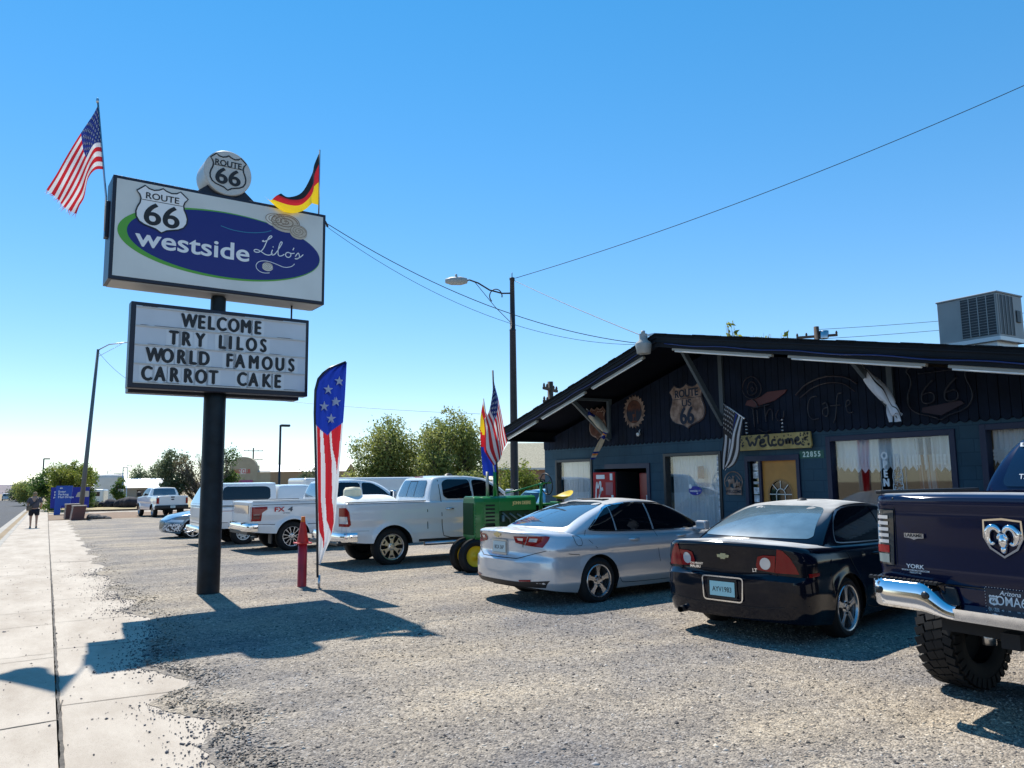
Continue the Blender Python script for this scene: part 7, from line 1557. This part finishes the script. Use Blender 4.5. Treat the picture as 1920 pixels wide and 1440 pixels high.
tree('shrub', 21.4, 35.2, 'bright yellow green shrub behind the tall brown lamp post', blobset(0, 1.55, .95, .95, 14, .55, 4, .6) + [(.2, 0, 2.7, .4, .4)], 7000, .065, LM_YG, [(0, 0, .08)], seed=7, cat='shrub')
tree('shrub', 19.5, 36.6, 'olive shrub between the broad trees and the flags', blobset(0, 1.3, 1.2, .8, 12, .55, 5, .6), 5000, .07, LM_OLIVE, [(0, 0, .08)], seed=9, cat='shrub')
tree('shrub', 14.6, 49.0, 'feathery green shrub just right of the feather banner', [(0, 0, 1.9, .7, .6), (.3, 0, 2.9, .45, .5), (-.5, .2, 2.3, .5, .5), (.9, 0, 1.6, .6, .5), (1.8, 0, 1.5, .7, .5), (2.6, 0, 1.5, .6, .45)], 4500, .07, LM_GRN2, [(0, 0, .08)], seed=11, cat='shrub')
tree('shrub', 25.6, 37.9, 'small yellow green plant by the tile roofed house', [(0, 0, 1.3, .35, .4), (.1, .0, 1.8, .25, .3), (-.2, .1, .8, .3, .4)], 1200, .06, LM_YG, [(0, 0, .04)], seed=12, cat='shrub')
tree('hedge', 18.7, 45.5, 'low olive hedge filling the gap under the two broad trees', [(-3.2 + .55 * k, .3 * sin(k * 2), .7 + .25 * sin(k * 1.7), .6, .6) for k in range(12)], 7000, .075, LM_OLIVE, None, seed=44, cat='hedge')
# half-bare tree with twigs
t = tree('bare_tree', 9.6, 58.8, 'half bare brown twigged tree behind the sign pole', blobset(-.4, 2.6, 1.5, 1.1, 14, .6, 6) + [(.6, 0, 3.7, .35, .7), (.2, 0, 3.2, .5, .6)], 4200, .07, LM_DRY, [(0, 0, .13), (.5, .1, .11)], seed=13)
b = MB(); rr = random.Random(31)
def twig(p, d, l, r, n):
    q = p + d * l; b.tube([p, (p + q) / 2 + Vector((rr.uniform(-.05, .05), rr.uniform(-.05, .05), 0)) * l, q], [r, r * .75, r * .45], 4)
    if n:
        for k in range(rr.choice((2, 3, 3))): twig(p + d * l * rr.uniform(.55, 1), (d + Vector((rr.uniform(-.55, .55), rr.uniform(-.5, .5), rr.uniform(-.15, .45)))).normalized(), l * rr.uniform(.55, .8), r * .55, n - 1)
for k in range(11): twig(Vector((rr.uniform(-.2, .6), rr.uniform(-.3, .3), rr.uniform(.6, 1.5))), Vector((rr.uniform(-.8, .55), rr.uniform(-.4, .4), 1)).normalized(), rr.uniform(1.2, 1.8), .045, 4)
b.build('twigs', mat('twig_grey', (.16, .13, .11), .9), t)
tree('leafy_tree', 7.6, 60.0, 'mixed green and yellow tree behind the far white pickup', blobset(0, 2.6, 1.3, 1.3, 14, .6, 16) + [(-.3, 0, 4.1, .5, .5), (.6, 0, 3.9, .5, .5)], 7000, .08, LM_GRN2, [(0, 0, .12)], seed=15)
tree('leafy_tree', 11.4, 62.5, 'dark green tree just right of the sign pole', blobset(.2, 2.0, .9, .9, 8, .6, 21) + [(.6, 0, 4.3, .6, .6), (.3, 0, 3.7, .4, .5), (1.0, 0, 2.5, .5, .5)], 5000, .08, LM_GREEN, [(0, 0, .12)], seed=17)
tree('leafy_tree', .6, 90, 'dense dark green tree by the road left of the blue sign', blobset(0, 2.6, 1.5, 1.7, 18, .85, 23, 2), 9000, .11, LM_GREEN, [(0, 0, .16)], seed=19)
tree('leafy_tree', 1.9, 86, 'brighter yellow green tree behind the blue sign', blobset(0, 2.3, 1.7, 2.0, 20, .8, 25, 1.5) + [(-1.6, -2, .8, .8, .6), (-1.9, -3, .5, .6, .5), (.6, 0, 4.4, .7, .5)], 10000, .10, LM_YG, [(0, 0, .15)], seed=21)
tree('leafy_tree', 3.2, 92, 'grey green tree between the leaning lamp and the red sign', blobset(0, 2.4, .9, 1.6, 10, .7, 27, 1), 4500, .10, LM_GREEN, [(0, 0, .13)], seed=22)
tree('leafy_tree', -1.6, 135, 'row of olive trees fading down the roadside', blobset(-.5, 1.9, 1.6, 1.3, 12, .9, 29, 4), 6000, .13, LM_OLIVE, [(0, 0, .15)], seed=23)
tree('leafy_tree', -3.6, 205, 'dull green tree line far along the right verge', blobset(0, 2.4, 3.2, 1.6, 14, 1.3, 33, 6), 5000, .2, LM_GRN2, [(0, 0, .2)], seed=25)
tree('leafy_tree', -15.5, 232, 'dark green tree on the far left of the road', blobset(-.3, 3.6, 3.6, 2.6, 18, 1.5, 35, 3), 7000, .2, LM_GREEN, [(0, 0, .25)], seed=27)
tree('leafy_tree', 12.0, 128, 'pale grey green tree behind the white roofed house', blobset(0, 3.6, 2.2, 1.6, 12, 1.0, 37, 2), 5000, .14, LM_GRN2, [(0, 0, .2)], seed=28)
tree('young_tree', 7.3, 104, 'small young tree in front of the white tank', blobset(0, 2.2, .7, 1.0, 10, .45, 39, .5), 3000, .085, LM_GREEN, [(0, 0, .06)], seed=29)
tree('shrub', 4.9, 101, 'low pale bush in front of the white tank', blobset(0, .4, .7, .3, 6, .35, 41, .4), 1500, .07, LM_GRN2, None, seed=30, cat='shrub'); tree('shrub', 4.1, 100, 'dark bush right of the leaning lamp foot', blobset(0, .7, .5, .5, 6, .4, 42, .4), 1800, .07, LM_GREEN, None, seed=31, cat='shrub')
tree('tall_weeds', 16.9, 15.0, 'green leafy sprigs showing above the roof ridge', [(-.45, .35, 6.05, .16, .2), (-.35, .25, 5.85, .2, .15), (.2, 0, 5.75, .25, .12), (.55, -.2, 5.8, .16, .14), (.95, -.45, 5.9, .14, .12), (-.1, .1, 5.7, .3, .1), (0, 0, 4.6, .8, 1)], 1500, .085, LM_YG, [(0, 0, .05)], seed=33, cat='weeds', group=None, clump=.5)
# ---- buildings
M_STUCCO = mat('stucco_tan', (.36, .31, .225), .9, var=.06, scale=2); M_STW = mat('stucco_white', (.62, .59, .55), .9, var=.07, scale=1.2, bump=.2, bscale=8)
t = empty('stucco_building', (17.1, 89.0, zg(89)), radians(-31), 'tan arched front shop with red lettering and a pink awning, ribbed wing to its right', 'building')
G = 1.0; b = MB(); az_ = .89
pts = [(0, 0), (3.1, 0), (3.1, 4.35)] + [(1.45 + 1.45 * cos(pi * k / 14), 4.35 + .95 * sin(pi * k / 14)) for k in range(15)] + [(0, 4.35)]
b.prism(pts, TM((0, 0, 0), (1, 0, 0), (0, 0, 1)), -.6); b.bx(3.1, 4.5, .05, .5, 0, 3.75); b.build('wall', M_STUCCO, t)
b = MB()
for k in range(40): b.bx(4.5 + .2 * k, 4.64 + .2 * k, .06, .12, 0, 3.62)
b.bx(4.5, 12.6, .10, 6, 0, 3.62); b.build('ribbed_wall', mat('ribbed_tan', (.33, .225, .135), .7), t)
b = MB(); b.add([(3.1, -.1, 3.62), (12.8, -.1, 3.62), (12.8, 2.5, 4.5), (3.1, 2.5, 4.5), (12.8, 6, 3.6), (3.1, 6, 3.6)], [(0, 1, 2, 3), (3, 2, 4, 5)]); 
for k in range(32): b.bx(3.1 + .3 * k, 3.13 + .3 * k, 2.4, 2.6, 4.48, 4.54)
b.build('roof', mat('white_metal_roof', (.75, .75, .74), .4), t)
b = MB(); b.add([(-.1, -1.0, 1.9), (2.6, -1.0, 1.9), (2.6, -.02, 2.75), (-.1, -.02, 2.75), (-.1, -.02, 1.9), (2.6, -.02, 1.9)], [(0, 1, 2, 3), (0, 3, 4), (1, 5, 2)]); b.build('awning', mat('awning_pink', (.62, .10, .17), .6), t)
b = MB(); letters(b, 'MAZ CLUB', TM((1.4, -.012, 3.72), (1, 0, 0), (0, 0, 1)), .5, fit=(1.75, .45), bold=.03); b.build('lettering', mat('sign_red', (.45, .05, .05), .5), t)
b = MB(); b.prism(rrect(.75, .6, .1, 1.45, 3.72), TM((0, -.006, 0), (1, 0, 0), (0, 0, 1)), .003); b.build('sign_panel', M_STW, t)
t = empty('white_tank', (6.9, 113.3, zg(113)), 0, 'big pale round water tank behind the small tree', 'tank')
b = MB(); b.lathe([(1.72, -.1), (1.72, 3.4), (1.66, 3.75), (1.5, 3.9), (0, 4.1)], 40); b.build('tank_wall', M_STW, t); b = MB(); b.tube([(-.3, 0, 4.0), (-.3, 0, 4.35), (.0, 0, 4.5), (.15, 0, 4.3)], .05, 6); b.bx(.4, 1.6, -.4, .4, 3.95, 4.1); b.build('vent', M_STEEL, t)
t = empty('white_roofed_house', (8.2, 124, zg(124)), radians(-20), 'low grey house with a bright white roof behind the blue mailbox', 'house')
b = MB(); b.bx(-4.5, 6.5, 0, 6, 0, 2.3); b.build('wall', mat('grey_wall', (.27, .25, .22), .9), t); b = MB(); b.add([(-5, -.5, 2.25), (6.2, -.5, 2.25), (6.0, 3, 3.6), (-5, 3, 3.6), (6.5, 6.5, 2.25), (-5, 6.5, 2.25)], [(0, 1, 2, 3), (3, 2, 4, 5)]); b.build('roof', mat('white_roof', (.80, .80, .80), .6), t)
b = MB(); b.bx(3.0, 4.5, -.03, .02, 1.0, 1.95); b.build('window', M_TINT, t); b = MB(); b.bx(3.2, 3.4, -.04, -.03, 1.3, 1.7); b.build('sign', M_WHITE, t)
t = empty('tile_roofed_house', (31.0, 51.2, zg(51)), radians(-31), 'house with a tan tile roof seen under the diner eave', 'house')
b = MB(); b.bx(-1.5, 9, 0, 8, 0, 2.95); b.build('wall', mat('pink_stucco', (.34, .20, .15), .9), t)
mr = mat('tan_tiles', (.36, .32, .23), .9, var=.25, scale=9, bump=.8, bscale=18); b = MB(); b.add([(-1.8, -.6, 2.95), (9.5, -.6, 2.95), (9.5, 4, 5.1), (-.6, 4, 5.1), (9.5, 8.6, 2.95), (-1.8, 8.6, 2.95)], [(0, 1, 2, 3), (3, 2, 4, 5), (0, 3, 5)]); b.build('roof', mr, t)
b = MB(); b.bx(-1.8, 9.5, -.66, -.58, 2.84, 3.0); b.build('fascia', M_STW, t); b = MB(); b.bx(-.2, 3, -.03, .02, .9, 2.1); b.build('window', M_TINT, t)
t = empty('white_trailer', (10.2, 31.4, zg(31)), 0, 'white cargo trailer with two small dark windows behind the pickups', 'trailer')
b = MB(); b.bx(-1.6, 3.6, -1.2, 1.2, .55, 2.12); b.build('trailer_body', M_WHITEPAINT, t, bevel=.08); b = MB()
for k in range(2): b.bx(-1.1 + .55 * k, -.75 + .55 * k, -1.215, -1.2, 1.35, 1.85)
b.build('window', M_TINT, t); b = MB(); b.tube([(-.2, -1.0, .35), (-.2, -.8, .35)], .34, 20); b.tube([(.7, -1.0, .35), (.7, -.8, .35)], .34, 20); b.build('wheel', M_RUBBER, t)
t = empty('red_billboard', (4.7, 118, zg(118)), 0, 'dark red sign board rising behind the trees', 'sign'); b = MB(); b.bx(-.32, .38, -.1, .1, 3.2, 5.0); b.build('panel', mat('maroon', (.16, .03, .025), .6), t); b = MB(); b.lathe([(.08, 0), (.08, 3.2)], 10); b.build('pole', M_DARKMETAL, t)
t = empty('white_van', (4.6, 106, zg(106)), radians(160), 'white van parked left of the white tank', 'van'); b = MB(); b.bx(-1.6, 2.4, -.95, .95, .3, 2.05); b.build('body', M_WHITEPAINT, t, bevel=.15); b = MB(); b.bx(-1.2, 1.0, -.965, .965, 1.25, 1.75); b.build('window', M_TINT, t); b = MB(); 
for x in (-1, 1.6):
    for y in (-.9, .9): b.tube([(x, y - .08, .33), (x, y + .08, .33)], .33, 16)
b.build('wheel', M_RUBBER, t)
for (x, y, c_, lb) in ((-4.9, 262, M_SILVER, 'tiny silver car over the crest of the road'), (-2.6, 240, M_WHITEPAINT, 'tiny pale car parked at the far roadside')):
    t = empty('distant_car', (x, y, zg(y)), radians(90), lb, 'car'); b = MB(); b.bx(-2, 2.2, -.88, .88, .3, .95); b.add([(-1.6, -.8, .95), (1.2, -.8, .95), (.6, -.65, 1.5), (-1.2, -.65, 1.5), (-1.6, .8, .95), (1.2, .8, .95), (.6, .65, 1.5), (-1.2, .65, 1.5)], [(0, 1, 2, 3), (7, 6, 5, 4), (0, 3, 7, 4), (1, 5, 6, 2), (3, 2, 6, 7)]); b.build('body', c_, t, bevel=.1)
# blue way-finding signs, mailbox, brick pillars, boulders
M_SBLUE = mat('wayfinding_blue', (.012, .075, .40), .5); M_SBLUE2 = mat('deep_blue', (.006, .015, .26), .5)
t = empty('wayfinding_sign', (.95, 71.0, zg(71)), radians(-8), 'blue one legged sign listing entrance and parking beside the sidewalk', 'sign'); t.scale = (.80, .8, .74); b = MB()
b.prism([(-.52, 0), (.02, 0), (.06, .95), (.86, .95), (1.02, 3.05), (-.42, 3.05)], TM((0, 0, 0), (1, 0, 0), (0, 0, 1)), .14); b.build('panel', M_SBLUE, t)
b = MB(); Q = TM((0, -.146, 0), (1, 0, 0), (0, 0, 1)); Q = TM((0, -.006, 0), (1, 0, 0), (0, 0, 1))
for k, s_ in enumerate(('Enter', 'Parking', 'Mail Drops')): letters(b, s_, Q @ Matrix.Translation((-.22, 2.42 - .29 * k, .142)), .30, align='LEFT', bold=.02)
b.mesh(fan([(-.12, 2.80), (.0, 2.70), (.0, 2.76), (.14, 2.76), (.14, 2.84), (.0, 2.84), (.0, 2.90)], Q, .142)); b.build('lettering', M_WHITE, t)
t = empty('blue_monument_sign', (1.0, 76.5, zg(76.5)), 0, 'deep blue board with a tan emblem partly behind the leaning lamp', 'sign'); t.scale = (.9, 1, .76); b = MB(); b.bx(-.8, 2.4, 0, .3, .55, 2.85); b.build('panel', M_SBLUE2, t); b = MB(); b.prism([(1.25, 1.75), (2.35, 1.75), (2.35, 2.4), (1.9, 2.42), (1.4, 2.25)], TM((0, -.01, 0), (1, 0, 0), (0, 0, 1)), .003); b.build('emblem', mat('emblem_tan', (.5, .42, .32), .6), t)
b = MB()
for k, s_ in enumerate(('P', 'E', 'M')): letters(b, s_, TM((-.45, -.006, 2.3 - .3 * k), (1, 0, 0), (0, 0, 1)), .3, bold=.02)
b.build('lettering', M_WHITE, t)
t = empty('mailbox', (10.4, 128, zg(128)), radians(-15), 'dark blue us mail collection box near the white roofed house', 'mailbox'); b = MB(); b.prism([(-.9, .5), (.75, .5), (.8, 2.1), (1.1, 2.55), (-.8, 2.55)], TM((0, 0, 0), (1, 0, 0), (0, 0, 1)), -.9); b.build('box', M_SBLUE2, t)
b = MB()
for x in (-.75, .6):
    for y in (.05, .8): b.bx(x - .06, x + .06, y - .05, y + .05, -.05, .5)
b.build('leg', M_SBLUE2, t); b = MB(); letters(b, 'US', TM((0, -.01, 1.45), (1, 0, 0), (0, 0, 1)), .5, bold=.03); letters(b, 'MAIL', TM((0, -.01, 1.0), (1, 0, 0), (0, 0, 1)), .5, bold=.03); b.build('lettering', M_WHITE, t)
mb_ = bpy.data.materials.new('red_brick'); mb_.use_nodes = True; m = mb_; br = N(m, "ShaderNodeTexBrick"); tc = N(m, "ShaderNodeTexCoord"); sx = N(m, "ShaderNodeSeparateXYZ"); cx_ = N(m, "ShaderNodeCombineXYZ"); L(m, tc.outputs['Object'], sx.inputs[0]); L(m, sx.outputs['X'], cx_.inputs['X']); L(m, sx.outputs['Z'], cx_.inputs['Y']); L(m, cx_.outputs[0], br.inputs['Vector'])
br.inputs['Scale'].default_value = 1; br.inputs['Brick Width'].default_value = .22; br.inputs['Row Height'].default_value = .085; br.inputs['Mortar Size'].default_value = .014; br.inputs['Color1'].default_value = (.19, .055, .04, 1); br.inputs['Color2'].default_value = (.14, .04, .032, 1); br.inputs['Mortar'].default_value = (.07, .035, .03, 1); L(m, br.outputs['Color'], m.node_tree.nodes["Principled BSDF"].inputs[0])
for (x, y, w, h, lean, lb) in ((1.66, 55.6, .86, 1.05, .14, 'leaning red brick pillar at the corner of the gravel lot'), (1.45, 59.5, .95, 1.12, .05, 'second brick pillar just behind the leaning one')):
    t = empty('brick_pillar', (x, y, zg(y)), radians(6), lb, 'brick pillar', 'brick pillars'); t.scale = (.82, .82, .82); b = MB(); v = [(sx_ * w / 2 + (lean if z else 0), sy * w / 2, z) for z in (0, h) for sx_, sy in ((-1, -1), (1, -1), (1, 1), (-1, 1))]; b.add(v, [(3, 2, 1, 0), (4, 5, 6, 7), (0, 1, 5, 4), (1, 2, 6, 5), (2, 3, 7, 6), (3, 0, 4, 7)]); b.build('brickwork', mb_, t)
    b = MB(); b.box((lean, 0, h + .03), (w + .08, w + .08, .06)); b.build('coping', M_CONC, t)
def rock(x, y, r, label, m, cat='boulder', group='boulders on the verge', sq=.75, seed=0, kind='boulder'):
    t = MB(); rr = random.Random(seed); ph = [rr.uniform(0, 6) for _ in range(6)]
    t.grid(lambda u, v: Vector((cos(2 * pi * u) * sin(pi * v), sin(2 * pi * u) * sin(pi * v), sq * cos(pi * v))) * r * (1 + .12 * sin(5 * 2 * pi * u + ph[0] + 3 * v) * sin(pi * v) + .10 * sin(2 * 2 * pi * u + ph[1]) * sin(pi * v) + .08 * sin(7 * v + ph[2])), 22, 12)
    o = t.build(kind, m); o.location = (x, y, zg(y) + r * sq * .6); return tag(o, label, cat, group)
M_LAVA = mat('lava_rock', (.028, .026, .034), .9, var=.5, scale=4, bump=.8, bscale=9)
rock(.62, 94, .55, 'rounded dark boulder left of the blue sign', M_LAVA, seed=1); rock(5.5, 101, .5, 'small dark boulder below the white tank', M_LAVA, seed=2); rock(6.25, 100, .75, 'dark boulder next to the smallest one below the tank', M_LAVA, seed=3); rock(7.35, 99, .75, 'dark boulder left of the largest one under the young tree', M_LAVA, seed=4); rock(8.1, 98, .98, 'largest dark boulder under the young tree', M_LAVA, seed=5)
M_RUB = mat('rubble_grey', (.14, .115, .10), .9, var=.5, scale=6)
for k, (dx, dy, r) in enumerate(((.75, .2, .22), (.95, -.1, .26), (1.15, .3, .28), (1.3, -.15, .2), (1.5, .1, .22), (.85, .5, .3), (1.75, -.3, .16))): rock(1.66 + dx, 55.6 + dy, r, ['grey brown rock in the pile beside the leaning brick pillar'] * 1 and 'grey brown rock in the pile beside the leaning brick pillar', M_RUB, 'rock', 'rocks piled by the brick pillar', .7, 40 + k, 'rock')
# the other side of the street, seen only in the window glass
t = empty('roadside_store', (-30, 8, zg(8)), 0, 'long tan store across the road, reflected in the diner windows', 'building'); b = MB(); b.bx(-8, 0, -26, 22, -.2, 4.6); b.build('wall', mat('store_tan', (.46, .36, .22), .9, var=.05), t); b = MB(); b.bx(-.02, .03, -20, -12, .6, 2.3); b.bx(-.02, .03, -6, 2, .6, 2.3); b.bx(-.02, .03, 8, 15, .6, 2.3); b.build('window', M_TINT, t); b = MB(); b.bx(-8.2, .3, -26.3, 22.3, 4.6, 4.9); b.build('roof', M_SHINGLE, t); b = MB(); b.bx(0, 2.0, -22, 17, 2.7, 2.9); b.build('canopy', M_FASCIA, t)
